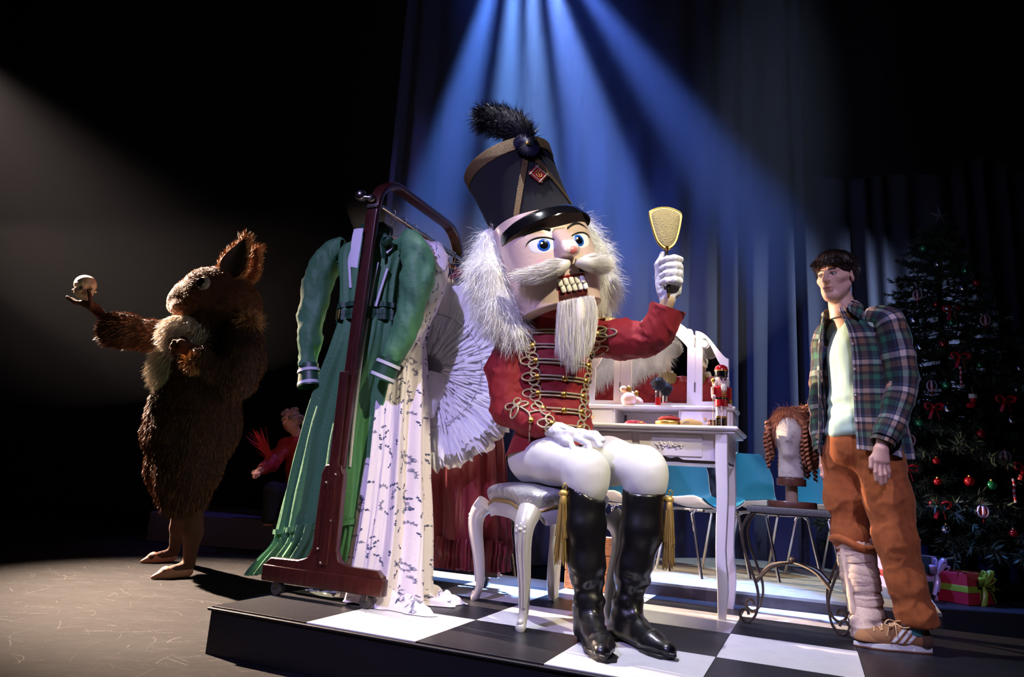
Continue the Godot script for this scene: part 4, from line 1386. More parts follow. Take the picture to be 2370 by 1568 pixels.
func vanity_items() -> void:
	var m := MB.new()
	# perfume atomiser
	var t := thing("perfume_bottle", "round pink cut-glass perfume bottle with a bulb puffer on the shelf", "perfume", dk(1.375, 1.248, 1.535))
	var pr := PackedVector2Array([Vector2(0.02, 0), Vector2(0.03, 0.004), Vector2(0.04, 0.02), Vector2(0.043, 0.035), Vector2(0.038, 0.055), Vector2(0.024, 0.07), Vector2(0.012, 0.076), Vector2(0.011, 0.082)])
	var rows := []
	for p in pr:
		var r := PackedVector3Array()
		for i in 40:
			var a := TAU * i / 40.0
			var q := p.x * (1.0 + 0.05 * (1 if (i + pr.find(p)) % 2 else -1) * (1.0 if p.x > 0.02 else 0.0))
			r.append(V(cos(a) * q, p.y, sin(a) * q))
		rows.append(r)
	m.grid(rows, true)
	m.fan(rows[0], V(0, 0, 0), true)
	obj("bottle", m, mat(rgb(240, 196, 186), 0.12, 0.0, {"coat": 0.6}), t)
	m = MB.new()
	m.lathe(PackedVector2Array([Vector2(0.014, 0.08), Vector2(0.016, 0.085), Vector2(0.012, 0.098), Vector2(0.015, 0.102), Vector2(0.008, 0.112), Vector2(0.001, 0.116)]), 16)
	obj("collar", m, M.gold, t)
	m = MB.new()
	m.ball(V(-0.03, 0.094, -0.012), Vector3(0.021, 0.019, 0.019), 16, 10)
	m.bar(V(-0.012, 0.094, 0), V(0, 0.094, 0), 0.004)
	obj("puffer_bulb", m, mat(rgb(238, 196, 165), 0.5), t)
	# brush
	t = thing("makeup_brush", "fat black make-up brush standing on its red and silver handle", "brush", dk(1.545, 1.248, 1.53))
	m = MB.new()
	m.lathe(PackedVector2Array([Vector2(0.017, 0), Vector2(0.0165, 0.003), Vector2(0.0155, 0.048)]), 20)
	obj("handle", m, mat(rgb(190, 18, 22), 0.3, 0.0, {"coat": 0.5}), t)
	m = MB.new()
	m.lathe(PackedVector2Array([Vector2(0.0157, 0.047), Vector2(0.0162, 0.049), Vector2(0.0165, 0.082), Vector2(0.015, 0.084)]), 20)
	obj("ferrule", m, M.chrome, t)
	m = MB.new()
	m.lathe(PackedVector2Array([Vector2(0.014, 0.083), Vector2(0.026, 0.10), Vector2(0.036, 0.125), Vector2(0.033, 0.142), Vector2(0.018, 0.153), Vector2(0.001, 0.156)]), 24)
	var br := obj("bristles", m, mat(rgb(16, 16, 20), 0.8), t)
	var rng := RandomNumberGenerator.new()
	rng.seed = 5
	var ru := UpRule.new()
	var f := fur(m, 1500, 0.018, 0.0006, ru, 0.4, [Color(0.01, 0.01, 0.014), Color(0.02, 0.02, 0.028)], rng)
	stuff(obj("bristle_tips", f, M.hairs, br))
	# compact
	t = thing("powder_compact", "shiny magenta powder compact lying on the vanity top", "compact", dk(1.46, 1.12, 1.36))
	m = MB.new()
	m.lathe(PackedVector2Array([Vector2(0.03, 0), Vector2(0.056, 0.004), Vector2(0.06, 0.011), Vector2(0.05, 0.02), Vector2(0.03, 0.025), Vector2(0.001, 0.027)]), 30)
	obj("case", m, mat(rgb(150, 20, 58), 0.2, 0.0, {"coat": 0.8}), t)
	m = MB.new()
	m.box(T(V(0.02, 0.012, 0.056)), V(0.02, 0.006, 0.008), 0.002)
	obj("catch", m, M.gold, t)
	# tin with puff
	t = thing("powder_tin", "round brass powder tin with a clasp on the vanity top", "tin", dk(1.635, 1.12, 1.36))
	m = MB.new()
	m.lathe(PackedVector2Array([Vector2(0.06, 0), Vector2(0.065, 0.002), Vector2(0.065, 0.012), Vector2(0.067, 0.013), Vector2(0.067, 0.022), Vector2(0.06, 0.026), Vector2(0.001, 0.026)]), 36)
	obj("tin", m, M.gold_dull, t)
	m = MB.new()
	m.ball(V(-0.005, 0.012, 0.067), Vector3(0.006, 0.006, 0.004), 10, 8)
	obj("clasp", m, M.gold, t)
	t = thing("powder_puff", "dark red velvet powder puff lying on the brass tin", "powder puff", dk(1.64, 1.146, 1.365))
	m = MB.new()
	m.lathe(PackedVector2Array([Vector2(0.03, 0), Vector2(0.055, 0.004), Vector2(0.06, 0.012), Vector2(0.045, 0.022), Vector2(0.02, 0.024), Vector2(0.001, 0.023)]), 30)
	obj("puff", m, mat(rgb(140, 30, 34), 0.9, 0.0, {"rim": 0.8}), t)
	m = MB.new()
	m.tube(P3([V(-0.04, 0.018, 0.03), V(0, 0.028, 0.035), V(0.045, 0.016, 0.03)]), 0.006, 8, true, 0.4)
	obj("ribbon", m, mat(rgb(120, 22, 28), 0.5), t)
	# rolled pouch
	t = thing("rolled_pouch", "small beige cloth pouch rolled up on the vanity top", "pouch", dk(1.755, 1.12, 1.36))
	m = MB.new()
	sleeve_plain(m, [V(-0.06, 0.016, 0.0), V(-0.02, 0.019, 0.002), V(0.03, 0.018, -0.002), V(0.06, 0.014, 0.004)], [0.013, 0.019, 0.018, 0.011], 20, 3, 0.004)
	obj("roll", m, mat(rgb(196, 160, 104), 0.85), t)
	m = MB.new()
	m.tube(P3([V(-0.05, 0.012, 0.02), V(-0.035, 0.022, 0.022), V(-0.015, 0.02, 0.024)]), 0.004, 6)
	obj("zip", m, M.steel, t)
	# hair tie and a little box
	t = thing("trinket_box", "small brown wooden trinket box beside the toy soldier", "box", dk(1.86, 1.12, 1.42))
	m = MB.new()
	m.box(T(V(0, 0.018, 0)), V(0.05, 0.034, 0.04), 0.004)
	obj("body", m, mat(rgb(120, 76, 58), 0.6), t)
	m = MB.new()
	m.box(T(V(0, 0.039, 0)), V(0.053, 0.008, 0.043), 0.003)
	obj("lid", m, mat(rgb(110, 68, 52), 0.6), t)
	t = thing("hair_band", "frilly pale hair band lying on the vanity top", "hair band", dk(1.815, 1.12, 1.42))
	m = MB.new()
	var hb := []
	for k in 61: hb.append(V(0.022 * cos(TAU * k / 60.0) + 0.005 * sin(k * 1.9), 0.012 + 0.008 * sin(k * 1.3), 0.02 * sin(TAU * k / 60.0)))
	m.tube(P3(hb), 0.007, 6)
	obj("frill", m, mat(rgb(206, 178, 170), 0.8), t)
	toy_soldier()
class UpRule extends Rule:
	func comb(_p: Vector3, _n: Vector3) -> Vector3:
		return Vector3.UP
func sleeve_plain(m: MB, pts: Array, rad: Array, n: int, seed_: int, wr: float, flat := 1.0, sides := 20, up := Vector3.ZERO) -> void:
	var ns := FastNoiseLite.new()
	ns.seed = seed_; ns.frequency = 9.0
	var b := m.v.size()
	m.tube(curve(pts, n), curve1(rad, n), sides, true, flat, up)
	var nn := m.normals()
	for k in range(b, m.v.size()): m.v[k] += nn[k] * (ns.get_noise_3dv(m.v[k]) * wr * 2.0)
func toy_soldier() -> void:
	var t := thing("toy_nutcracker", "small wooden toy soldier in red with a gold-topped staff on the vanity", "toy", dk(1.905, 1.12, 1.385))
	t.basis = Basis(U, Vector3.UP, -W) * rot(0, 28, 0)
	var red := mat(rgb(150, 18, 28), 0.18, 0.0, {"coat": 0.8})
	var black := mat(rgb(14, 14, 22), 0.18, 0.0, {"coat": 0.8})
	var white := mat(rgb(225, 216, 225), 0.3, 0.0, {"coat": 0.5})
	var skin := mat(rgb(222, 190, 190), 0.3, 0.0, {"coat": 0.5})
	var m: MB
	for s in [-1, 1]:
		m = MB.new()
		m.lathe(PackedVector2Array([Vector2(0.0135, 0), Vector2(0.0135, 0.058), Vector2(0.012, 0.06)]), 16, T(V(s * 0.0165, 0, 0)))
		var bt := obj("boot", m, black, t)
		m = MB.new()
		m.lathe(PackedVector2Array([Vector2(0.0142, 0.05), Vector2(0.0142, 0.06)]), 16, T(V(s * 0.0165, 0, 0)))
		for k in 4: m.tube(P3([V(s * 0.0165 - 0.006, 0.014 + k * 0.009, 0.0135), V(s * 0.0165, 0.010 + k * 0.009, 0.0145), V(s * 0.0165 + 0.006, 0.014 + k * 0.009, 0.0135)]), 0.001, 5)
		obj("gold_trim", m, M.gold, bt)
		m = MB.new()
		m.lathe(PackedVector2Array([Vector2(0.012, 0.06), Vector2(0.0125, 0.11), Vector2(0.0125, 0.112)]), 16, T(V(s * 0.0165, 0, 0)))
		obj("leg", m, white, t)
	m = MB.new()
	m.lathe(PackedVector2Array([Vector2(0.034, 0.11), Vector2(0.035, 0.112), Vector2(0.033, 0.15), Vector2(0.034, 0.152), Vector2(0.038, 0.205), Vector2(0.034, 0.216), Vector2(0.02, 0.222)]), 28)
	obj("coat", m, red, t)
	m = MB.new()
	m.lathe(PackedVector2Array([Vector2(0.0345, 0.146), Vector2(0.0352, 0.147), Vector2(0.0355, 0.156), Vector2(0.0348, 0.157)]), 28)
	var be := obj("belt", m, black, t)
	m = MB.new()
	m.tube(P3([V(-0.007, 0.147, 0.036), V(0.007, 0.147, 0.036), V(0.007, 0.156, 0.036), V(-0.007, 0.156, 0.036), V(-0.007, 0.147, 0.036)]), 0.0013, 5)
	obj("buckle", m, M.gold, be)
	m = MB.new()
	for k in 4: m.tube(P3([V(-0.014, 0.166 + k * 0.01, 0.034), V(0, 0.164 + k * 0.01, 0.0385), V(0.014, 0.166 + k * 0.01, 0.034)]), 0.0014, 5)
	m.ball(V(0, 0.17, 0.039), 0.0025, 8, 6); m.ball(V(0, 0.18, 0.039), 0.0025, 8, 6)
	obj("frogging", m, M.gold, t)
	for s in [-1, 1]:
		m = MB.new()
		if s > 0: m.tube(P3([V(0.045, 0.213, 0), V(0.046, 0.15, 0.002)]), [0.012, 0.011], 14)
		else:
			m.tube(P3([V(-0.043, 0.208, 0), V(-0.045, 0.168, 0.004)]), [0.012, 0.011], 14)
			m.tube(P3([V(-0.045, 0.163, 0.002), V(-0.055, 0.155, 0.035)]), [0.011, 0.01], 14)
		var ar := obj("arm", m, red, t)
		m = MB.new()
		if s > 0: m.tube(P3([V(0.046, 0.149, 0.002), V(0.0465, 0.128, 0.002)]), 0.0122, 14)
		else: m.tube(P3([V(-0.0545, 0.156, 0.032), V(-0.058, 0.153, 0.046)]), 0.0112, 14)
		obj("cuff", m, M.gold, ar)
		m = MB.new()
		m.ball(V(0.047, 0.116, 0.002) if s > 0 else V(-0.062, 0.152, 0.056), 0.0125, 14, 10)
		obj("hand", m, skin, ar)
	m = MB.new()
	m.bar(V(-0.066, 0.0, 0.06), V(-0.066, 0.225, 0.06), 0.0018)
	var st := obj("staff", m, M.steel, t)
	m = MB.new()
	m.ball(V(-0.066, 0.236, 0.06), 0.0115, 14, 10)
	m.lathe(PackedVector2Array([Vector2(0.007, 0.22), Vector2(0.004, 0.226), Vector2(0.003, 0.246), Vector2(0.001, 0.252)]), 10, T(V(-0.066, 0, 0.06)))
	obj("staff_head", m, M.gold, st)
	m = MB.new()
	m.lathe(PackedVector2Array([Vector2(0.024, 0.218), Vector2(0.029, 0.225), Vector2(0.030, 0.262), Vector2(0.027, 0.266)]), 24)
	var hd := obj("head", m, skin, t)
	m = MB.new()
	m.ball(V(-0.009, 0.25, 0.028), Vector3(0.005, 0.006, 0.003), 10, 8); m.ball(V(0.009, 0.25, 0.028), Vector3(0.005, 0.006, 0.003), 10, 8)
	obj("eye", m, mat(rgb(20, 24, 80), 0.2), hd)
	m = MB.new()
	m.ball(V(0, 0.244, 0.031), Vector3(0.004, 0.007, 0.005), 8, 6)
	obj("nose", m, skin, hd)
	var rng := RandomNumberGenerator.new()
	rng.seed = 8
	m = MB.new()
	for s in [-1, 1]: m.ball(V(s * 0.03, 0.238, -0.004), Vector3(0.012, 0.024, 0.016), 12, 8)
	m.ball(V(0, 0.228, 0.026), Vector3(0.013, 0.008, 0.006), 10, 6)
	m.ball(V(0, 0.207, 0.034), Vector3(0.015, 0.02, 0.009), 12, 8)
	var ha := obj("white_beard", m, mat(rgb(225, 220, 215), 0.9), hd)
	stuff(obj("wool", fur(m, 900, 0.012, 0.0006, Rule.new(), 0.5, [Color(0.8, 0.78, 0.76), Color(0.7, 0.68, 0.66)], rng), M.hairs, ha))
	m = MB.new()
	m.lathe(PackedVector2Array([Vector2(0.031, 0.264), Vector2(0.033, 0.268), Vector2(0.034, 0.298), Vector2(0.033, 0.3)]), 26)
	m.box(T(V(0, 0.266, 0.03), rot(12)), V(0.046, 0.004, 0.022), 0.002)
	obj("hat", m, black, hd)
	m = MB.new()
	m.lathe(PackedVector2Array([Vector2(0.0345, 0.298), Vector2(0.035, 0.305), Vector2(0.03, 0.322), Vector2(0.016, 0.331), Vector2(0.001, 0.333)]), 26)
	obj("hat_crown", m, red, hd)
	m = MB.new()
	m.lathe(PackedVector2Array([Vector2(0.034, 0.296), Vector2(0.0362, 0.297), Vector2(0.0362, 0.3), Vector2(0.034, 0.301)]), 26)
	obj("hat_band", m, M.gold, hd)

# ---------------------------------------------------------------- teal chairs on the riser
func teal_chairs() -> void:
	var teal := mat(rgb(46, 128, 150), 0.5, 0.0, {"bump": noise_tex(0.3, [], 61), "scale": 14.0, "bump_cm": 0.05})
	var shellw := mat(rgb(222, 212, 196), 0.35, 0.0, {"coat": 0.3})
	var n := 0
	for c in [[V(1.34, 0.265, -4.70), 24.0, "teal shell chair standing behind the vanity table"], [V(1.84, 0.265, -4.78), 26.0, "teal shell chair standing right behind the wig stand"], [V(2.30, 0.265, -4.92), 28.0, "teal shell chair half hidden behind the young man's hand"], [V(0.86, 0.265, -4.85), 22.0, "teal shell chair hidden behind the soldier's boots"]]:
		var t := thing("shell_chair", c[2], "chair", c[0], deg_to_rad(c[1]), "teal shell chairs in a row on the riser")
		var lay := []
		for side in 2:
			var rows := []
			for j in 25:
				var f := j / 24.0
				# profile from the front of the seat to the top of the back
				var z := lerps([0.22, 0.16, 0.05, -0.08, -0.17, -0.215, -0.245, -0.275], f)
				var y := lerps([0.425, 0.44, 0.43, 0.425, 0.455, 0.56, 0.70, 0.815], f)
				var hw := lerps([0.18, 0.2, 0.21, 0.21, 0.21, 0.2, 0.185, 0.115], f)
				var row := PackedVector3Array()
				for i in 17:
					var a := i / 16.0 * 2.0 - 1.0
					var curl := pow(absf(a), 2.6)
					var lift := 0.06 * curl * (1.0 - clampf((f - 0.5) * 3.0, 0, 1))
					var fwd := 0.075 * curl * clampf((f - 0.45) * 3.0, 0, 1)
					row.append(V(a * hw, y + lift - side * 0.010 * (1.0 - f), z + fwd - side * 0.014 * clampf(f * 2.0 - 0.4, 0.0, 1.0)))
				rows.append(row)
			lay.append(rows)
		var m := MB.new()
		var inset := []
		for r in lay[0]:
			var q := PackedVector3Array()
			for p in r: q.append(V(p.x * 0.95, p.y + 0.005, p.z + 0.005))
			inset.append(q)
		m.grid(inset)
		obj("seat_pad", m, teal, t)
		m = MB.new()
		m.grid(lay[0]); m.grid(lay[1])
		for k in 24:
			m.grid([PackedVector3Array([lay[0][k][0], lay[0][k + 1][0]]), PackedVector3Array([lay[1][k][0], lay[1][k + 1][0]])])
			m.grid([PackedVector3Array([lay[0][k][16], lay[0][k + 1][16]]), PackedVector3Array([lay[1][k][16], lay[1][k + 1][16]])])
		m.grid([lay[0][24], lay[1][24]]); m.grid([lay[0][0], lay[1][0]])
		obj("shell", m, shellw, t)
		m = MB.new()
		for s in [-1, 1]:
			m.tube(P3([V(s * 0.14, 0.408, 0.19), V(s * 0.14, 0.408, -0.18)]), 0.009, 8)
		m.tube(P3([V(-0.2, 0.405, 0.13), V(0.2, 0.405, 0.13)]), 0.009, 8)
		m.tube(P3([V(-0.2, 0.405, -0.1), V(0.2, 0.405, -0.1)]), 0.009, 8)
		obj("under_frame", m, M.chrome, t)
		for s in [-1, 1]:
			m = MB.new()
			m.tube(P3([V(s * 0.16, 0.405, 0.13), V(s * 0.19, 0.38, 0.14), V(s * 0.195, 0.0, 0.24)]), 0.0105, 10)
			obj("leg", m, M.chrome, t)
			m = MB.new()
			m.tube(P3([V(s * 0.16, 0.405, -0.1), V(s * 0.19, 0.38, -0.12), V(s * 0.195, 0.0, -0.22)]), 0.0105, 10)
			obj("leg", m, M.chrome, t)
	# bare metal chair in the dark behind the stool
	var t2 := thing("folding_chair", "bare tubular metal chair standing in the dark behind the stool", "chair", V(-0.12, 0.0, -5.6), deg_to_rad(30))
	var m2: MB
	for s in [-1, 1]:
		m2 = MB.new()
		m2.tube(curve([V(s * 0.2, 0, 0.2), V(s * 0.2, 0.45, 0.02), V(s * 0.2, 0.80, -0.14), V(s * 0.17, 0.855, -0.16), V(0, 0.865, -0.165)], 20), 0.0125, 8)
		obj("back_tube", m2, M.steel, t2)
		m2 = MB.new()
		m2.tube(P3([V(s * 0.19, 0.0, -0.2), V(s * 0.19, 0.46, 0.14)]), 0.0125, 8)
		obj("leg", m2, M.steel, t2)
	m2 = MB.new()
	m2.box(T(V(0, 0.455, 0.02), rot(-3)), V(0.38, 0.025, 0.38), 0.01)
	obj("seat", m2, mat(rgb(50, 60, 66), 0.6), t2)
	m2 = MB.new()
	m2.tube(P3([V(-0.2, 0.62, -0.06), V(0.2, 0.62, -0.06)]), 0.01, 8)
	obj("back_rail", m2, M.steel, t2)
	m2 = MB.new()
	m2.box(T(V(0, 0.75, -0.115), rot(-24)), V(0.38, 0.16, 0.015), 0.006)
	obj("backrest", m2, mat(rgb(46, 66, 76), 0.6), t2)
	# wooden box behind the stool
	var bx := thing("wooden_crate", "orange-brown wooden box standing behind the stool and boots", "box", on_deck(1.12, 1.75, 0.19))
	bx.basis = vb()
	for k in 3:
		var b := MB.new()
		b.box(T(V(0, 0.052 + k * 0.1, 0)), V(0.26, 0.097, 0.16), 0.004)
		obj("plank", b, mat(rgb(176, 108, 62), 0.7, 0.0, {"tex": noise_tex(0.008, [[0.0, Color(0.7, 0.66, 0.6)], [0.5, Color(1, 1, 1)], [1.0, Color(0.85, 0.8, 0.75)]], 71), "scale": Vector3(1.5, 10, 1.5)}), bx)

# ---------------------------------------------------------------- wrought iron side table
func iron_table() -> void:
	var t := thing("iron_side_table", "dark wrought iron side table with scrolled feet carrying the wig stand", "table", dk(2.235, 0.19, 1.49))
	t.basis = vb()
	var iron := mat(rgb(92, 84, 76), 0.4, 0.75, {"tex": noise_tex(0.03, [[0.0, Color(0.6, 0.5, 0.42)], [0.5, Color(1, 1, 1)], [1.0, Color(0.8, 0.74, 0.66)]], 81), "scale": 4.0})
	var m := MB.new()
	m.box(T(V(0, 0.532, 0)), V(0.40, 0.03, 0.40), 0.004)
	obj("table_top", m, mat(rgb(104, 104, 104), 0.45, 0.3, {"tex": noise_tex(0.05, [[0.0, Color(0.7, 0.7, 0.7)], [1.0, Color(1, 1, 1)]], 83), "scale": 3.0}), t)
	for sx in [-1, 1]:
		for sz in [-1, 1]:
			var p := []
			for q in [[0.175, 0.517], [0.205, 0.48], [0.225, 0.42], [0.215, 0.34], [0.185, 0.25], [0.158, 0.17], [0.152, 0.11], [0.162, 0.05], [0.182, 0.018], [0.205, 0.006], [0.228, 0.018], [0.236, 0.042], [0.222, 0.062], [0.202, 0.058], [0.196, 0.04]]:
				p.append(V(sx * q[0], q[1], sz * 0.172))
			m = MB.new()
			sweep_board(m, curve(p, 60), V(0, 0, 1), 0.015, 0.0055, 0.0015)
			obj("scroll_leg", m, iron, t)
			m = MB.new()
			sweep_board(m, curve([V(sx * 0.165, 0.19, sz * 0.165), V(sx * 0.11, 0.25, sz * 0.11), V(sx * 0.05, 0.275, sz * 0.05), V(0, 0.282, 0)], 16), V(sx, 0, -sz).normalized(), 0.011, 0.004, 0.001)
			obj("brace", m, iron, t)
	m = MB.new()
	m.ball(V(0, 0.297, 0), 0.016, 14, 10)
	obj("ball", m, iron, t)
	for s in [-1, 1]:
		m = MB.new()
		sweep_board(m, P3([V(-0.18, 0.513, s * 0.17), V(0.18, 0.513, s * 0.17)]), V(0, 0, 1), 0.01, 0.003, 0.001)
		obj("top_bar", m, iron, t)

# ---------------------------------------------------------------- wig stand and wig
class WigRule extends Rule:
	var c: Vector3
	func comb(p: Vector3, _n: Vector3) -> Vector3:
		var d := p - c
		return Vector3(d.x, -0.6, d.z).normalized()
func wig_stand() -> void:
	var at := dk(2.235, 0.737, 1.49)
	var t := thing("wig_stand", "turned dark wood wig stand with a grey canvas head", "wig stand", at)
	var wood := mat(rgb(84, 48, 38), 0.35, 0.0, {"coat": 0.4, "tex": noise_tex(0.01, [[0.0, Color(0.6, 0.55, 0.5)], [0.5, Color(1, 1, 1)], [1.0, Color(0.8, 0.75, 0.7)]], 91), "scale": Vector3(3, 14, 3)})
	var m := MB.new()
	m.lathe(PackedVector2Array([Vector2(0.116, 0), Vector2(0.118, 0.004), Vector2(0.117, 0.028), Vector2(0.112, 0.032)]), 40)
	obj("base", m, wood, t)
	m = MB.new()
	m.lathe(PackedVector2Array([Vector2(0.03, 0.032), Vector2(0.029, 0.11)]), 24)
	obj("pole", m, mat(rgb(150, 128, 104), 0.35, 0.0, {"coat": 0.5}), t)
	m = MB.new()
	m.lathe(PackedVector2Array([Vector2(0.068, 0.108), Vector2(0.07, 0.111), Vector2(0.07, 0.142), Vector2(0.067, 0.145)]), 32)
	obj("collar", m, wood, t)
	# canvas head, turned a little to the left
	var fc := V(-0.5, 0, 0.87)
	var rt := V(0.87, 0, 0.5)
	var f := Field.new(V(-0.16, 0.13, -0.16), V(0.16, 0.52, 0.16), 0.007)
	f.bone(V(0, 0.155, 0), V(0, 0.24, 0), 0.062, 0.058, 0.03)
	f.egg(V(0, 0.37, 0) - fc * 0.012, V(0.082, 0.118, 0.1), Basis(rt, Vector3.UP, fc), 0.04)
	f.bone(V(0, 0.27, 0) + fc * 0.055, V(0, 0.36, 0) + fc * 0.065, 0.03, 0.028, 0.03)
	f.bone(V(0, 0.335, 0) + fc * 0.095, V(0, 0.37, 0) + fc * 0.085, 0.008, 0.006, 0.018)
	f.keep_below(V(0, 0.146, 0), Vector3.DOWN)
	m = MB.new()
	f.add_to(m)
	obj("canvas_head", m, mat(rgb(176, 168, 158), 0.85, 0.0, {"tex": noise_tex(0.02, [[0.0, Color(0.75, 0.74, 0.74)], [0.4, Color(0.95, 0.95, 0.95)], [1.0, Color(1, 1, 1)]], 93), "scale": 2.5}), t)
	# wig
	var wg := thing("curly_wig", "auburn wig of long ringlets dressed on the canvas head", "wig", at)
	var rng := RandomNumberGenerator.new()
	rng.seed = 19
	var cols := [Color(0.26, 0.085, 0.035), Color(0.34, 0.12, 0.05), Color(0.18, 0.055, 0.03), Color(0.42, 0.17, 0.075)]
	m = MB.new()
	var f2 := Field.new(V(-0.17, 0.28, -0.17), V(0.17, 0.60, 0.17), 0.008)
	f2.egg(V(0, 0.40, 0) - fc * 0.03, V(0.098, 0.112, 0.112), Basis(rt, Vector3.UP, fc), 0.03)
	f2.egg(V(0, 0.36, 0) + fc * 0.09, V(0.075, 0.1, 0.06), Basis(rt, Vector3.UP, fc), 0.02, true)
	f2.add_to(m)
	m.tint = cols[2]
	for k in m.c.size(): m.c[k] = cols[2]
	obj("wig_cap", m, mat(Color.WHITE, 0.5, 0.0, {"vc": true}), wg)
	var wr := WigRule.new()
	wr.c = V(0, 0.48, 0) - fc * 0.05
	stuff(obj("hair", fur(m, 6000, 0.05, 0.0011, wr, 0.15, cols, rng, 0.3), M.hairs, wg))
	# ringlets: each a coil of hair
	var spots := []
	for k in 16: spots.append([rt * -0.092 - fc * rng.randf_range(-0.05, 0.07), rng.randf_range(0.36, 0.44), rng.randf_range(0.10, 0.20)])
	for k in 22: spots.append([rt * rng.randf_range(0.06, 0.115) - fc * rng.randf_range(-0.055, 0.09), rng.randf_range(0.36, 0.46), rng.randf_range(0.12, 0.22)])
	for k in 12: spots.append([rt * rng.randf_range(-0.06, 0.08) - fc * rng.randf_range(0.09, 0.13), rng.randf_range(0.32, 0.44), rng.randf_range(0.12, 0.24)])
	for k in 12: spots.append([rt * rng.randf_range(-0.02, 0.1) - fc * rng.randf_range(-0.02, 0.09), rng.randf_range(0.485, 0.535), 0.035])
	for s in spots:
		m = MB.new()
		m.tint = Color(1, 1, 1)
		var p0: Vector3 = s[0] + V(0, s[1], 0)
		var len_: float = s[2]
		var rad := rng.randf_range(0.009, 0.014)
		var turns := len_ / 0.022
		for strand in 4:
			m.tint = cols[rng.randi() % 4]
			var pth := PackedVector3Array()
			var rr := PackedFloat32Array()
			var nseg := int(turns * 9) + 4
			for k in nseg:
				var ff := float(k) / (nseg - 1)
				var a := TAU * turns * ff + strand * 0.35
				var sway := rt * 0.012 * sin(ff * 3.0 + s[1] * 40.0) + p0 * V(0.12, 0, 0.12) * sin(minf(ff * 2.0, 1.0) * PI / 2)
				pth.append(p0 + sway + V(0, -len_ * ff - strand * 0.0035, 0) + V(cos(a), 0, sin(a)) * rad * (1.0 - 0.25 * ff))
				rr.append(0.0034 * (1.0 - 0.4 * ff))
			m.tube(pth, rr, 5)
		obj("ringlet", m, M.hairs, wg)
	m = MB.new()
	for k in 160:
		m.tint = cols[rng.randi() % 4]
		var d := V(rng.randfn(0, 1), rng.randfn(0.2, 0.8), rng.randfn(0, 1)).normalized()
		var p := V(0, 0.40, 0) - fc * 0.03 + d * V(0.1, 0.12, 0.12)
		m.blade(p, p + d * 0.02 + V(rng.randfn(0, 0.01), 0.004, 0), p + d * rng.randf_range(0.025, 0.05) + V(rng.randfn(0, 0.012), rng.randfn(0, 0.01), rng.randfn(0, 0.01)), V(0.0005, 0.0003, 0.0003))
	stuff(obj("stray_hair", m, M.hairs, wg))
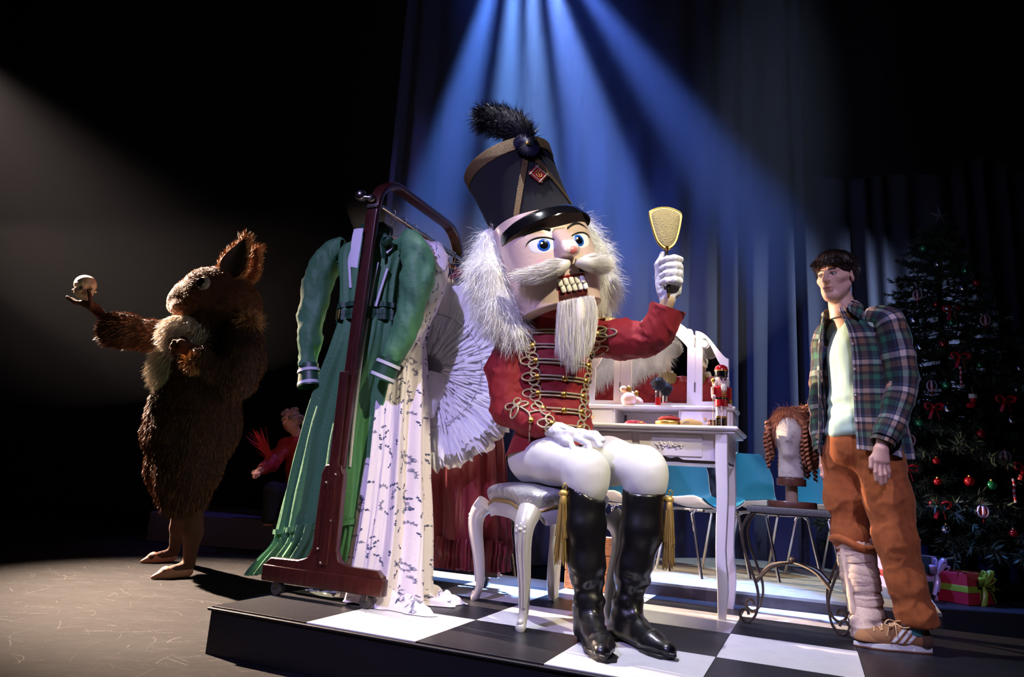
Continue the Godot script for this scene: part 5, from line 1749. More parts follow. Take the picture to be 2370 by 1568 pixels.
# ---------------------------------------------------------------- the seated soldier in the nutcracker mask
class HairRule extends Rule:
	var out_dir := Vector3.ZERO
	func comb(_p: Vector3, n: Vector3) -> Vector3:
		return (Vector3(0, -1.0, 0) + n * 0.5 + out_dir * 0.3).normalized()
func hand_field(f: Field, digits: Array, radii: Array, k := 0.006) -> void:
	for i in digits.size():
		var d: Array = digits[i]
		var r: float = radii[i]
		for j in d.size() - 1: f.bone(d[j], d[j + 1], r * (1.0 - 0.07 * j), r * (1.0 - 0.07 * (j + 1)), k)
func nutcracker() -> void:
	var t := thing("person", "seated performer in a nutcracker soldier costume looking into a gold hand mirror", "person", V(0.2, 0.78, -3.25))
	t.position = Vector3.ZERO
	var m := MB.new()
	var skin := mat(rgb(176, 150, 118), 0.6, 0.0, {"sss": 0.1})
	# body under the costume
	var f := Field.new(V(-0.2, 0.16, -3.5), V(0.85, 1.8, -2.45), 0.016)
	f.chain([V(0.23, 0.9, -3.23), V(0.225, 1.06, -3.25), V(0.2, 1.3, -3.26), V(0.2, 1.5, -3.26)], [0.12, 0.11, 0.13, 0.06], 0.05)
	f.bone(V(0.2, 1.5, -3.26), V(0.19, 1.72, -3.22), 0.055, 0.07, 0.03)
	f.egg(V(0.18, 1.8, -3.21), V(0.075, 0.11, 0.09), Basis(), 0.03)
	for a in [[V(0.02, 1.46, -3.27), V(0.0, 1.1, -3.23), V(0.2, 1.01, -3.02)], [V(0.41, 1.5, -3.27), V(0.645, 1.45, -3.06), V(0.692, 1.62, -2.975)]]:
		f.bone(V(0.2, 1.45, -3.27), a[0], 0.07, 0.06, 0.04)
		f.chain(a, [0.05, 0.042, 0.033], 0.03)
	for a in [[V(0.15, 0.89, -3.2), V(0.345, 0.86, -2.84), V(0.365, 0.27, -2.80), V(0.385, 0.228, -2.64)], [V(0.36, 0.89, -3.2), V(0.58, 0.88, -2.89), V(0.523, 0.27, -2.89), V(0.59, 0.228, -2.72)]]:
		f.chain(a, [0.085, 0.058, 0.035, 0.025], 0.04)
	f.add_to(m)
	obj("body", m, skin, t)
	# white breeches
	m = MB.new()
	f = Field.new(V(-0.02, 0.66, -3.52), V(0.75, 1.12, -2.68), 0.011)
	f.egg(V(0.235, 0.905, -3.26), V(0.2, 0.12, 0.17), Basis(), 0.05)
	f.chain([V(0.135, 0.885, -3.24), V(0.22, 0.882, -3.05), V(0.335, 0.84, -2.85), V(0.338, 0.79, -2.83)], [0.112, 0.1, 0.083, 0.08], 0.05)
	f.chain([V(0.338, 0.83, -2.83), V(0.338, 0.70, -2.845)], [0.082, 0.062], 0.04)
	f.chain([V(0.36, 0.89, -3.24), V(0.46, 0.895, -3.06), V(0.578, 0.868, -2.895), V(0.59, 0.82, -2.872)], [0.11, 0.098, 0.084, 0.082], 0.05)
	f.chain([V(0.588, 0.85, -2.878), V(0.582, 0.70, -2.885)], [0.082, 0.062], 0.04)
	f.add_to(m)
	crease(m, 0.004, V(5, 9, 5), 4)
	var br := obj("breeches", m, mat(rgb(204, 204, 202), 0.6, 0.0, {"rim": 0.2}), t)
	# boots
	var patent := mat(rgb(12, 12, 15), 0.34, 0.0, {"coat": 0.35, "coat_rough": 0.2})
	var boots := [
		{"sh": [V(0.334, 0.83, -2.835), V(0.338, 0.62, -2.83), V(0.352, 0.47, -2.815), V(0.365, 0.33, -2.805), V(0.366, 0.25, -2.80)], "r": [0.087, 0.083, 0.07, 0.055, 0.05], "heel": V(0.36, 0.232, -2.835), "ball": V(0.388, 0.222, -2.615), "toe": V(0.382, 0.215, -2.545), "cut": V(0.33, 0.765, -2.82), "n": V(0.45, 1.0, 0.28)},
		{"sh": [V(0.586, 0.84, -2.88), V(0.578, 0.62, -2.88), V(0.55, 0.47, -2.885), V(0.528, 0.33, -2.89), V(0.522, 0.25, -2.89)], "r": [0.089, 0.083, 0.07, 0.056, 0.05], "heel": V(0.505, 0.232, -2.915), "ball": V(0.592, 0.222, -2.71), "toe": V(0.632, 0.215, -2.635), "cut": V(0.59, 0.778, -2.87), "n": V(-0.06, 1.0, 0.22)}]
	for b in boots:
		var lo := (b.heel as Vector3).min(b.toe).min(b.sh[0]) - V(0.13, 0, 0.13)
		var hi := (b.heel as Vector3).max(b.toe).max(b.sh[0]) + V(0.13, 0.12, 0.13)
		f = Field.new(V(lo.x, 0.17, lo.z), V(hi.x, 0.97, hi.z), 0.0085)
		f.chain(b.sh, b.r, 0.03)
		f.bone(b.sh[4], b.heel, 0.05, 0.044, 0.03)
		f.bone(b.heel, b.ball, 0.04, 0.044, 0.03)
		f.bone(V(b.sh[3].x, 0.29, b.sh[3].z), b.ball, 0.048, 0.036, 0.03)
		f.bone(b.ball, b.toe, 0.044, 0.034, 0.03)
		f.keep_below(b.cut, (b.n as Vector3).normalized())
		f.keep_below(V(0, 0.212, 0), Vector3.DOWN)
		m = MB.new()
		f.add_to(m)
		crease(m, 0.013, V(6, 13, 6), 11, 0.26, 0.48)
		crease(m, 0.002, V(9, 9, 9), 13)
		var bo := obj("boot", m, patent, t)
		# sole and heel
		var dir: Vector3 = (b.toe - b.heel)
		dir.y = 0
		var l := dir.length()
		dir = dir.normalized()
		var o := PackedVector2Array()
		for k in 32:
			var a := TAU * k / 32.0
			var zz := -cos(a)
			var wd := lerps([0.034, 0.038, 0.036, 0.046, 0.05, 0.034], (zz + 1) / 2)
			o.append(Vector2(sin(a) * wd * 1.05, zz * (l / 2 + 0.047)))
		var mid: Vector3 = (b.toe + b.heel) / 2 + dir * 0.0
		m = MB.new()
		m.extrude(o, 0.014, T(V(mid.x, 0.203, mid.z), Basis(dir.cross(Vector3.UP), dir, Vector3.UP)), 0.003)
		var so := obj("sole", m, mat(rgb(16, 15, 16), 0.5), bo)
		m = MB.new()
		var ho := PackedVector2Array()
		for k in 20:
			var a := TAU * k / 20.0
			ho.append(Vector2(cos(a) * 0.033, clampf(sin(a) * 0.04, -0.04, 0.028)))
		m.extrude(ho, 0.0145, T(V(b.heel.x, 0.19, b.heel.z), Basis(dir.cross(Vector3.UP), dir, Vector3.UP)), 0.002)
		obj("heel", m, mat(rgb(14, 13, 14), 0.5), bo)
		m = MB.new()
		m.extrude(PackedVector2Array([Vector2(-0.044, -0.06), Vector2(0.044, -0.06), Vector2(0.047, 0.0), Vector2(0.034, 0.05), Vector2(0, 0.065), Vector2(-0.034, 0.05), Vector2(-0.047, 0.0)]), 0.0145, T(V(b.ball.x, 0.19, b.ball.z) + dir * 0.04, Basis(dir.cross(Vector3.UP), dir, Vector3.UP)), 0.002)
		obj("tread", m, mat(rgb(14, 13, 14), 0.5), bo)
		# seam over the toe
		m = MB.new()
		var sm := []
		for k in 9:
			var a := (k / 8.0 - 0.5) * 2.2
			var side := dir.cross(Vector3.UP)
			var p0: Vector3 = b.ball + dir * (0.02 - 0.012 * absf(a)) + side * sin(a) * 0.12 + V(0, cos(a) * 0.12, 0)
			sm.append(f.march(p0, (b.ball + dir * 0.02 - p0).normalized(), 0.14))
		m.tube(P3(sm), 0.0022, 5)
		obj("toe_seam", m, patent, bo)
	# gold tassels on the boot tops
	var rng := RandomNumberGenerator.new()
	rng.seed = 101
	for q in [V(0.246, 0.745, -2.80), V(0.684, 0.745, -2.86)]:
		m = MB.new()
		m.ball(q, V(0.02, 0.016, 0.014), 14, 10)
		m.tube(curve([q + V(0.006, 0.01, 0), q + V(0.012, 0.03, 0.006), q + V(0.0, 0.04, 0.008), q + V(-0.006, 0.02, 0.004)], 12), 0.003, 6)
		m.lathe(PackedVector2Array([Vector2(0.006, 0), Vector2(0.014, -0.012), Vector2(0.016, -0.035), Vector2(0.012, -0.045)]), 14, T(q))
		var ta := obj("tassel", m, M.gold_thread, t)
		m = MB.new()
		for layer in 2:
			for k in 70:
				var a := rng.randf() * TAU
				var r := 0.013 * sqrt(rng.randf()) + 0.004
				var p: Vector3 = q + V(cos(a) * r, -0.04, sin(a) * r)
				var ln := rng.randf_range(0.12, 0.15) if layer == 0 else rng.randf_range(0.19, 0.235)
				var g := rng.randf_range(0.65, 1.1)
				m.tint = Color(0.55 * g, 0.38 * g, 0.13 * g)
				m.tube(P3([p, p + V(cos(a) * 0.004, -ln * 0.5, sin(a) * 0.004), p + V(cos(a) * 0.009 + rng.randfn(0, 0.002), -ln, sin(a) * 0.009)]), 0.0016, 4, false)
		stuff(obj("fringe", m, mat(Color.WHITE, 0.4, 0.6, {"vc": true}), ta))
	# ---- red coat
	var velvet := mat(rgb(128, 10, 20), 0.75, 0.0, {"rim": 1.0, "rim_tint": 0.75})
	f = Field.new(V(-0.18, 0.86, -3.56), V(0.82, 1.66, -2.86), 0.0105)
	f.egg(V(0.235, 0.985, -3.25), V(0.19, 0.12, 0.168), Basis(), 0.05)
	f.egg(V(0.228, 1.10, -3.255), V(0.172, 0.16, 0.142), Basis(), 0.06)
	f.egg(V(0.205, 1.31, -3.26), V(0.19, 0.2, 0.148), Basis(), 0.06)
	f.bone(V(0.05, 1.46, -3.28), V(0.375, 1.50, -3.28), 0.085, 0.085, 0.06)
	f.bone(V(0.2, 1.48, -3.25), V(0.195, 1.6, -3.235), 0.1, 0.09, 0.04)
	f.chain([V(0.03, 1.46, -3.275), V(-0.025, 1.31, -3.265), V(0.0, 1.11, -3.225)], [0.09, 0.088, 0.077], 0.04)
	f.chain([V(0.0, 1.11, -3.225), V(0.09, 1.065, -3.13), V(0.175, 1.03, -3.04)], [0.075, 0.07, 0.062], 0.03)
	f.chain([V(0.40, 1.49, -3.27), V(0.53, 1.47, -3.16), V(0.635, 1.458, -3.075)], [0.092, 0.088, 0.078], 0.04)
	f.keep_below(V(0.2, 0.905, -3.3), V(0.12, -1, 0.10).normalized())
	var jf := f
	m = MB.new()
	f.add_to(m)
	crease(m, 0.008, V(6, 7, 6), 21)
	ridge(m, 0.008, V(5.5, 7.5, 5.5), 22)
	crease(m, 0.004, V(20, 24, 20), 23)
	var coat := obj("coat", m, velvet, t)
	# open left sleeve end and the coat skirt
	m = MB.new()
	m.tube(curve([V(0.625, 1.455, -3.08), V(0.655, 1.485, -3.055), V(0.683, 1.545, -3.02), V(0.70, 1.60, -3.0)], 24), curve1([0.07, 0.083, 0.08, 0.082], 24), 40, false)
	m.tube(curve([V(0.70, 1.60, -3.0), V(0.685, 1.55, -3.018), V(0.66, 1.49, -3.05)], 12), curve1([0.079, 0.076, 0.07], 12), 40, false)
	ridge(m, 0.007, V(9, 11, 9), 24)
	obj("raised_sleeve", m, velvet, coat)
	m = MB.new()
	var rows := []
	for j in 7:
		var r := PackedVector3Array()
		for i in 60:
			var a := TAU * i / 60.0
			var fl := j / 6.0
			r.append(V(0.232 + cos(a) * (0.188 + 0.04 * fl) , lerpf(1.02, 0.925 + 0.035 * cos(a), fl) + 0.02 * maxf(sin(a), 0.0) * fl, -3.25 + sin(a) * (0.17 + 0.03 * fl) + 0.006 * sin(a * 7.0) * fl))
		rows.append(r)
	m.grid(rows, true)
	m.weld()
	obj("coat_skirt", m, velvet, coat)
	m = MB.new()
	m.tube(curve([V(0.12, 1.585, -3.18), V(0.2, 1.575, -3.13), V(0.28, 1.59, -3.18), V(0.3, 1.6, -3.25), V(0.2, 1.6, -3.33), V(0.1, 1.595, -3.25), V(0.12, 1.585, -3.18)], 30), 0.028, 10, false, 1.0)
	obj("collar", m, velvet, coat)
	# gold cord, loops and buttons down the front
	var fw := V(0.25, 0, 0.968)
	var rx := V(0.968, 0, -0.25)
	for j in 7:
		var fr := j / 6.0
		var y := lerpf(1.485, 1.035, fr)
		var xl := lerpf(-0.15, -0.09, fr)
		var xr := lerpf(0.15, 0.075, fr)
		for dy in [-0.008, 0.008]:
			m = MB.new()
			var p := []
			for k in 15: p.append(front_at(jf, lerpf(xl, xr, k / 14.0), y + dy, fw, rx, 0.007))
			m.tube(P3(p), 0.005, 6)
			obj("cord", m, M.braid, coat)
		for s in [[xl, -1], [xr, 1]]:
			for a in [[180, 0.058], [62, 0.04], [-62, 0.04]]:
				var ang := deg_to_rad(a[0] if s[1] < 0 else (0.0 if a[0] == 180 else 180.0 - a[0]))
				if s[1] < 0 and a[0] != 180: ang = deg_to_rad(180.0 - a[0])
				if s[1] > 0 and a[0] != 180: ang = deg_to_rad(a[0])
				m = MB.new()
				var p := []
				for k in 17:
					var q := TAU * k / 16.0
					var lx: float = (1 - cos(q)) * 0.5 * a[1]
					var ly: float = sin(q) * 0.0185
					p.append(front_at(jf, s[0] + lx * cos(ang) - ly * sin(ang), y + lx * sin(ang) + ly * cos(ang), fw, rx, 0.007))
				m.tube(P3(p), 0.0048, 6)
				obj("cord_loop", m, M.braid, coat)
		for x in [xl, 0.0, xr]:
			if x == 0.0 and j < 2: continue
			m = MB.new()
			m.ball(front_at(jf, x, y, fw, rx, 0.009), V(0.0155, 0.0155, 0.009), 14, 10, Basis(rx, Vector3.UP, fw))
			obj("button", m, M.gold, coat)
	# knotted cord and button on the right cuff
	var cuffd := V(-0.1, 0.35, 0.93).normalized()
	var cc := V(0.075, 1.075, -3.1)
	var cx := V(0.75, -0.35, 0.45).normalized()
	var cy := cuffd.cross(cx).normalized()
	cx = cy.cross(cuffd)
	for a in [[45, 0.055], [120, 0.058], [200, 0.055], [285, 0.058]]:
		m = MB.new()
		var p := []
		for k in 17:
			var q := TAU * k / 16.0
			var lx: float = (1 - cos(q)) * 0.5 * a[1]
			var ly: float = sin(q) * 0.017
			var an := deg_to_rad(a[0])
			p.append(jf.march(cc + cx * (-0.045 + lx * cos(an) - ly * sin(an)) + cy * (0.01 + lx * sin(an) + ly * cos(an)) + cuffd * 0.2, -cuffd, 0.35) + cuffd * 0.007)
		m.tube(P3(p), 0.005, 6)
		obj("cuff_loop", m, M.braid, coat)
	for seg in [[[-0.02, 0.01], [0.03, 0.0], [0.06, -0.025]], [[0.03, 0.0], [0.07, 0.03], [0.11, 0.045]], [[0.06, -0.025], [0.075, -0.06], [0.085, -0.085]]]:
		m = MB.new()
		var p := []
		for q in seg: p.append(jf.march(cc + cx * q[0] + cy * q[1] + cuffd * 0.2, -cuffd, 0.35) + cuffd * 0.007)
		m.tube(curve(p, 10), 0.0045, 6)
		obj("cuff_cord", m, M.braid, coat)
	m = MB.new()
	m.ball(jf.march(cc + cx * 0.06 + cy * -0.025 + cuffd * 0.2, -cuffd, 0.35) + cuffd * 0.006, V(0.015, 0.009, 0.015), 14, 10, along(cuffd))
	obj("button", m, M.gold, coat)
	# epaulettes
	for q in [[V(0.0, 1.535, -3.265), V(-1, 0.12, 0.12)], [V(0.42, 1.575, -3.26), V(1, 0.05, 0.1)]]:
		var d: Vector3 = q[1].normalized()
		m = MB.new()
		m.box(T(q[0] - d * 0.03, Basis(d, Vector3.UP, d.cross(Vector3.UP)).orthonormalized()), V(0.13, 0.014, 0.1), 0.006)
		m.ball(q[0] + d * 0.04, V(0.055, 0.012, 0.07), 18, 8, Basis(d, Vector3.UP, d.cross(Vector3.UP)).orthonormalized())
		var ep := obj("epaulette", m, M.gold_thread, t)
		m = MB.new()
		for k in 150:
			var a := rng.randf_range(-1.75, 1.75)
			var o2 := d * cos(a) * 0.058 + d.cross(Vector3.UP).normalized() * sin(a) * 0.07
			var p: Vector3 = q[0] + d * 0.04 + o2
			var g := rng.randf_range(0.6, 1.1)
			m.tint = Color(0.42 * g, 0.32 * g, 0.15 * g)
			m.tube(P3([p, p + o2.normalized() * 0.012 + V(0, -0.03, 0), p + o2.normalized() * 0.016 + V(0, -0.075 + rng.randfn(0, 0.004), 0)]), 0.0024, 4, false)
		stuff(obj("fringe", m, mat(Color.WHITE, 0.45, 0.5, {"vc": true}), ep))
	# ---- gloves
	var glove := mat(rgb(210, 210, 214), 0.6, 0.0, {"rim": 0.2})
	f = Field.new(V(0.12, 0.86, -3.12), V(0.46, 1.08, -2.80), 0.0042)
	f.bone(V(0.185, 1.02, -3.035), V(0.225, 1.005, -2.98), 0.04, 0.037, 0.012)
	f.bone(V(0.225, 1.005, -2.98), V(0.275, 0.99, -2.925), 0.034, 0.03, 0.014)
	f.bone(V(0.25, 0.985, -2.965), V(0.32, 0.995, -2.915), 0.03, 0.024, 0.014)
	f.bone(V(0.24, 0.98, -2.955), V(0.265, 0.955, -2.905), 0.03, 0.022, 0.014)
	hand_field(f, [
		[V(0.238, 0.975, -2.955), V(0.236, 0.925, -2.93), V(0.247, 0.888, -2.915)],
		[V(0.272, 0.958, -2.905), V(0.29, 0.915, -2.858), V(0.298, 0.885, -2.852)],
		[V(0.30, 0.975, -2.897), V(0.338, 0.95, -2.832), V(0.35, 0.918, -2.815)],
		[V(0.322, 0.99, -2.905), V(0.372, 0.975, -2.842), V(0.388, 0.942, -2.818)],
		[V(0.325, 1.003, -2.925), V(0.377, 0.998, -2.875), V(0.402, 0.968, -2.843)]], [0.0145, 0.0145, 0.0148, 0.0142, 0.013])
	m = MB.new()
	f.add_to(m)
	crease(m, 0.003, V(26, 26, 26), 31)
	var g1 := obj("glove", m, glove, t)
	m = MB.new()
	for k in 3:
		var q := k * 0.022 - 0.02
		m.tube(P3([f.march(V(0.235 + q, 1.08, -2.975 - q * 0.4), Vector3.DOWN, 0.2), f.march(V(0.262 + q * 1.3, 1.08, -2.94 - q * 0.4), Vector3.DOWN, 0.2), f.march(V(0.285 + q * 1.5, 1.08, -2.918 - q * 0.3), Vector3.DOWN, 0.2)]), 0.0028, 6)
	obj("back_stitching", m, glove, g1)
	f = Field.new(V(0.59, 1.57, -3.08), V(0.80, 1.90, -2.84), 0.0042)
	var hx := 0.683
	f.bone(V(0.692, 1.632, -2.985), V(0.70, 1.665, -2.985), 0.036, 0.036, 0.012)
	f.bone(V(0.722, 1.675, -2.985), V(0.735, 1.775, -2.975), 0.034, 0.026, 0.016)
	f.bone(V(0.668, 1.665, -2.985), V(0.655, 1.735, -2.99), 0.026, 0.022, 0.016)
	f.bone(V(0.70, 1.67, -3.0), V(0.70, 1.79, -3.0), 0.028, 0.022, 0.02)
	for k in 4:
		var y := 1.80 - k * 0.034
		f.chain([V(0.733, y, -2.985), V(0.731, y + 0.004, -2.932), V(0.705, y + 0.002, -2.912), V(0.672, y - 0.002, -2.916), V(0.654, y - 0.004, -2.945)], [0.018, 0.0178, 0.0175, 0.016, 0.013], 0.004)
	f.chain([V(0.655, 1.73, -2.988), V(0.645, 1.79, -2.975), V(0.662, 1.84, -2.962)], [0.019, 0.0155, 0.011], 0.006)
	m = MB.new()
	f.add_to(m)
	crease(m, 0.0035, V(24, 30, 24), 33)
	obj("glove", m, glove, t)
	# ---- head: own axes x to the side, y up, z where the face looks
	var up := V(-0.31, 0.948, 0.02).normalized()
	var fd := V(0.33, 0.06, 0.94)
	fd = (fd - up * fd.dot(up)).normalized()
	var hb := Basis(up.cross(fd), up, fd)
	var H := Node3D.new()
	H.name = "mask_head"
	t.add_child(H)
	H.transform = T(V(0.150, 1.815, -3.2), hb)
	var paint := mat(rgb(214, 188, 178), 0.3, 0.0, {"coat": 0.5, "coat_rough": 0.2, "bump": noise_tex(0.02, [], 301), "scale": 3.0, "bump_cm": 0.1})
	m = MB.new()
	rows = []
	for j in 33:
		var y := lerpf(-0.235, 0.22, j / 32.0)
		var r := PackedVector3Array()
		for i in 72:
			var a := TAU * i / 72.0
			var s := mask_size(y)
			r.append(V(signf(cos(a)) * pow(absf(cos(a)), 0.78) * s.x, y, signf(sin(a)) * pow(absf(sin(a)), 0.78) * s.y))
		rows.append(r)
	m.grid(rows, true)
	m.fan(rows[0], V(0, -0.235, 0), true)
	m.weld()
	var mask := obj("mask", m, paint, H)
	for s in [-1, 1]:
		var ec := Vector2(s * 0.095, 0.048)
		var white := PackedVector2Array()
		var lid := []
		for k in 28:
			var a := TAU * k / 28.0
			white.append(Vector2(cos(a) * 0.066 * (1.0 if s * cos(a) > 0 else 1.05), (sin(a) * 0.032 + 0.012 * cos(a) * s if sin(a) > 0 else sin(a) * 0.043)))
		var e := obj("eye", patch(ec, white, 0.002), mat(rgb(236, 236, 240), 0.25), H)
		var disc := PackedVector2Array()
		for k in 24: disc.append(Vector2(cos(TAU * k / 24.0), sin(TAU * k / 24.0)))
		var ic := ec + Vector2(-s * 0.004 - 0.004, -0.004)
		obj("iris", patch(ic, scaled(disc, 0.031), 0.0035), mat(rgb(36, 96, 190), 0.2), e)
		obj("pupil", patch(ic, scaled(disc, 0.0205), 0.005), mat(rgb(8, 8, 12), 0.15), e)
		obj("glint", patch(ic + Vector2(-0.008, 0.01), scaled(disc, 0.0055), 0.0062), mat(rgb(250, 250, 250), 0.3), e)
		m = MB.new()
		for k in 15:
			var a := lerpf(PI * 1.02, -0.02, k / 14.0)
			lid.append(on_mask(ec + Vector2(cos(a) * 0.071, maxf(sin(a), 0.0) * 0.034 + 0.012 * cos(a) * s), 0.004))
		m.tube(P3(lid), curve1([0.0012, 0.003, 0.0035, 0.003, 0.0015], 15), 6)
		obj("lid_line", m, mat(rgb(14, 12, 16), 0.4), e)
		m = MB.new()
		var bp := []
		for k in 15:
			var a := k / 14.0
			bp.append(on_mask(ec + Vector2(s * lerpf(-0.05, 0.075, a), 0.062 + 0.034 * sin(a * PI * 0.8 + 0.35) - 0.012), 0.003))
		m.tube(P3(bp), curve1([0.008, 0.0095, 0.007, 0.004, 0.0015], 15), 8, true, 0.5)
		obj("eyebrow", m, mat(rgb(18, 14, 20), 0.45), H)
		obj("rosy_cheek", patch(Vector2(s * 0.125, -0.05), scaled(disc, 0.036), 0.0012), mat(rgb(208, 158, 156), 0.32, 0.0, {"coat": 0.4}), H)
	# boxy nose
	m = MB.new()
	m.extrude(PackedVector2Array([Vector2(0.17, 0.125), Vector2(0.222, 0.115), Vector2(0.292, 0.0), Vector2(0.296, -0.025), Vector2(0.278, -0.042), Vector2(0.17, -0.038)]), 0.084, T(V(0.042, 0, 0), Basis(V(0, 0, 1), V(0, 1, 0), V(-1, 0, 0))), 0.016)
	m.weld()
	obj("nose", m, paint, H)
	m = MB.new()
	m.ball(V(0, -0.02, 0.276), V(0.038, 0.022, 0.022), 16, 10)
	obj("nose_tip", m, mat(rgb(206, 120, 116), 0.3, 0.0, {"coat": 0.5}), H)
	# moustache halves
	for s in [-1, 1]:
		m = MB.new()
		var mp := [V(s * 0.02, -0.066, 0.24), V(s * 0.065, -0.082, 0.25), V(s * 0.12, -0.092, 0.232), V(s * 0.175, -0.082, 0.195), V(s * 0.235, -0.06, 0.15)]
		m.tube(curve(mp, 20), curve1([0.02, 0.038, 0.04, 0.028, 0.003], 20), 14, true, 0.85)
		m.weld()
		var mo := obj("moustache", m, mat(rgb(218, 214, 204), 0.9), H)
		var hm := MB.new()
		for sc in scatter(m, 4200, rng):
			var g := rng.randf_range(0.62, 0.92)
			hm.tint = Color(g, g * 0.97, g * 0.9)
			lock(hm, sc[0], (V(s, 0.05, -0.35) + sc[1] * 0.25).normalized(), V(s * 0.02, 0.0, -0.03), rng.randf_range(0.035, 0.07), 0.0006, rng, 3, 0.06)
		stuff(obj("hair", hm, M.white_hairs, mo))
	# mouth: red panel, slots, teeth
	var mouth := obj("mouth_panel", strip_on_mask(-0.08, 0.08, -0.228, -0.105, 0.004), mat(rgb(150, 14, 24), 0.4, 0.0, {"bump": noise_tex(0.2, [], 303), "scale": 20.0, "bump_cm": 0.15}), H)
	for k in 10:
		var row: int = k / 5
		var i := k % 5
		var x := -0.059 + i * 0.029 + (0.006 if row else -0.004)
		var y := -0.142 - row * 0.03
		m = MB.new()
		var pc := on_mask(Vector2(x, y), 0.008)
		m.box(T(pc, Basis(Vector3.UP, atan(x * 1.2))), V(0.0245, 0.036, 0.014), 0.005)
		tag(obj("tooth", m, mat(rgb(238, 236, 230), 0.25, 0.0, {"coat": 0.5}), mouth), "white painted tooth")
	for s in [-1, 1]:
		obj("dark_slot", strip_on_mask(s * 0.075 - 0.026, s * 0.075 + 0.026, -0.108, -0.08, 0.004), mat(rgb(24, 20, 20), 0.8), mouth)
	m = MB.new()
	for k in 9:
		m.tube(P3([on_mask(Vector2(-0.075, -0.192 - k * 0.0042), 0.005), on_mask(Vector2(0, -0.192 - k * 0.0042), 0.006), on_mask(Vector2(0.075, -0.192 - k * 0.0042), 0.005)]), 0.0011, 4)
	stuff(obj("mouth_mesh", m, mat(rgb(70, 8, 14), 0.5), mouth))
	# beard, falling straight down from the chin
	var inv := hb.inverse()
	var down := inv * Vector3.DOWN
	m = MB.new()
	var b0 := V(0.0, -0.24, 0.185)
	m.tube(curve([b0, b0 + down * 0.08 + V(0, 0, 0.01), b0 + down * 0.18, b0 + down * 0.27], 14), curve1([0.05, 0.06, 0.04, 0.008], 14), 14, true, 0.6)
	var be := obj("beard", m, mat(rgb(226, 222, 212), 0.9, 0.0, {"back": Color(0.3, 0.3, 0.3)}), H)
	var hm := MB.new()
	for k in 7500:
		var a := rng.randf() * TAU
		var q := sqrt(rng.randf())
		var p := V(cos(a) * 0.095 * q, -0.238 + rng.randf_range(-0.02, 0.012), 0.19 + sin(a) * 0.04 * q)
		var g := rng.randf_range(0.66, 0.95)
		hm.tint = Color(g, g * 0.97, g * 0.9)
		var ln := 0.36 * rng.randf_range(0.45, 1.0) * (1.0 - 0.3 * q)
		var dd := (down + V(cos(a) * 0.34 * q, 0, 0.2 + sin(a) * 0.2 * q)).normalized()
		lock(hm, p, dd, (down * 0.32 + V(-cos(a) * 0.12 * q, 0, -0.05)), ln, 0.0007, rng, 6, 0.06)
	stuff(obj("hair", hm, M.white_hairs, be))
	# woolly wig: masses at both sides and the back
	var wf := Field.new(V(-0.40, -0.42, -0.36), V(0.40, 0.30, 0.24), 0.013)
	wf.chain([V(-0.235, 0.20, -0.05), V(-0.29, 0.03, -0.06), V(-0.285, -0.16, -0.06), V(-0.245, -0.29, -0.03)], [0.05, 0.085, 0.085, 0.05], 0.03)
	wf.chain([V(0.24, 0.19, 0.0), V(0.275, 0.03, -0.02), V(0.27, -0.14, -0.03), V(0.235, -0.25, -0.03)], [0.06, 0.08, 0.082, 0.045], 0.03)
	wf.chain([V(-0.17, 0.1, -0.17), V(0, 0.1, -0.22), V(0.17, 0.1, -0.17)], [0.07, 0.08, 0.07], 0.04)
	wf.chain([V(-0.18, -0.08, -0.17), V(0, -0.1, -0.22), V(0.18, -0.08, -0.17)], [0.09, 0.09, 0.09], 0.04)
	wf.chain([V(-0.17, -0.22, -0.14), V(0, -0.24, -0.2), V(0.17, -0.22, -0.14)], [0.07, 0.08, 0.07], 0.04)
	m = MB.new()
	wf.add_to(m)
	var wool := obj("wig", m, mat(rgb(226, 226, 226), 0.95, 0.0, {"back": Color(0.25, 0.25, 0.25)}), H)
	hm = MB.new()
	for sc in scatter(m, 24000, rng):
		var g := rng.randf_range(0.68, 0.95)
		hm.tint = Color(g, g, g * 0.98)
		var nr: Vector3 = sc[1]
		var dd := (nr * 0.75 + down * 0.45 + V(rng.randfn(0, 0.3), rng.randfn(0, 0.3), rng.randfn(0, 0.3))).normalized()
		lock(hm, sc[0] - nr * 0.01, dd, down * 0.28, rng.randf_range(0.05, 0.115), 0.0006, rng, 4, 0.2)
	stuff(obj("hair", hm, M.white_hairs, wool))
	hat(H, rng)
	hand_mirror()
func scaled(o: PackedVector2Array, s: float) -> PackedVector2Array:
	var q := PackedVector2Array()
	for p in o: q.append(p * s)
	return q
func mask_size(y: float) -> Vector2:
	var f := (y + 0.225) / 0.445
	return Vector2(lerps([0.2, 0.222, 0.232, 0.234, 0.226], f), lerps([0.18, 0.205, 0.215, 0.217, 0.208], f))
func on_mask(p: Vector2, lift: float) -> Vector3:
	var s := mask_size(p.y)
	var n := 2.0 / 0.78
	var z := s.y * pow(maxf(1.0 - pow(absf(p.x) / s.x, n), 0.0), 1.0 / n)
	var nr := Vector3(signf(p.x) * pow(absf(p.x) / s.x, n - 1.0) / s.x, 0, pow(z / s.y, n - 1.0) / s.y).normalized()
	return Vector3(p.x, p.y, z) + nr * lift
func patch(c: Vector2, outline: PackedVector2Array, lift: float) -> MB:
	var m := MB.new()
	var rows := []
	for k in [1.0, 0.92, 0.6, 0.3, 0.02]:
		var r := PackedVector3Array()
		for p in outline: r.append(on_mask(c + p * k, lift if k < 0.99 else -0.002))
		rows.append(r)
	m.grid(rows, true)
	return m
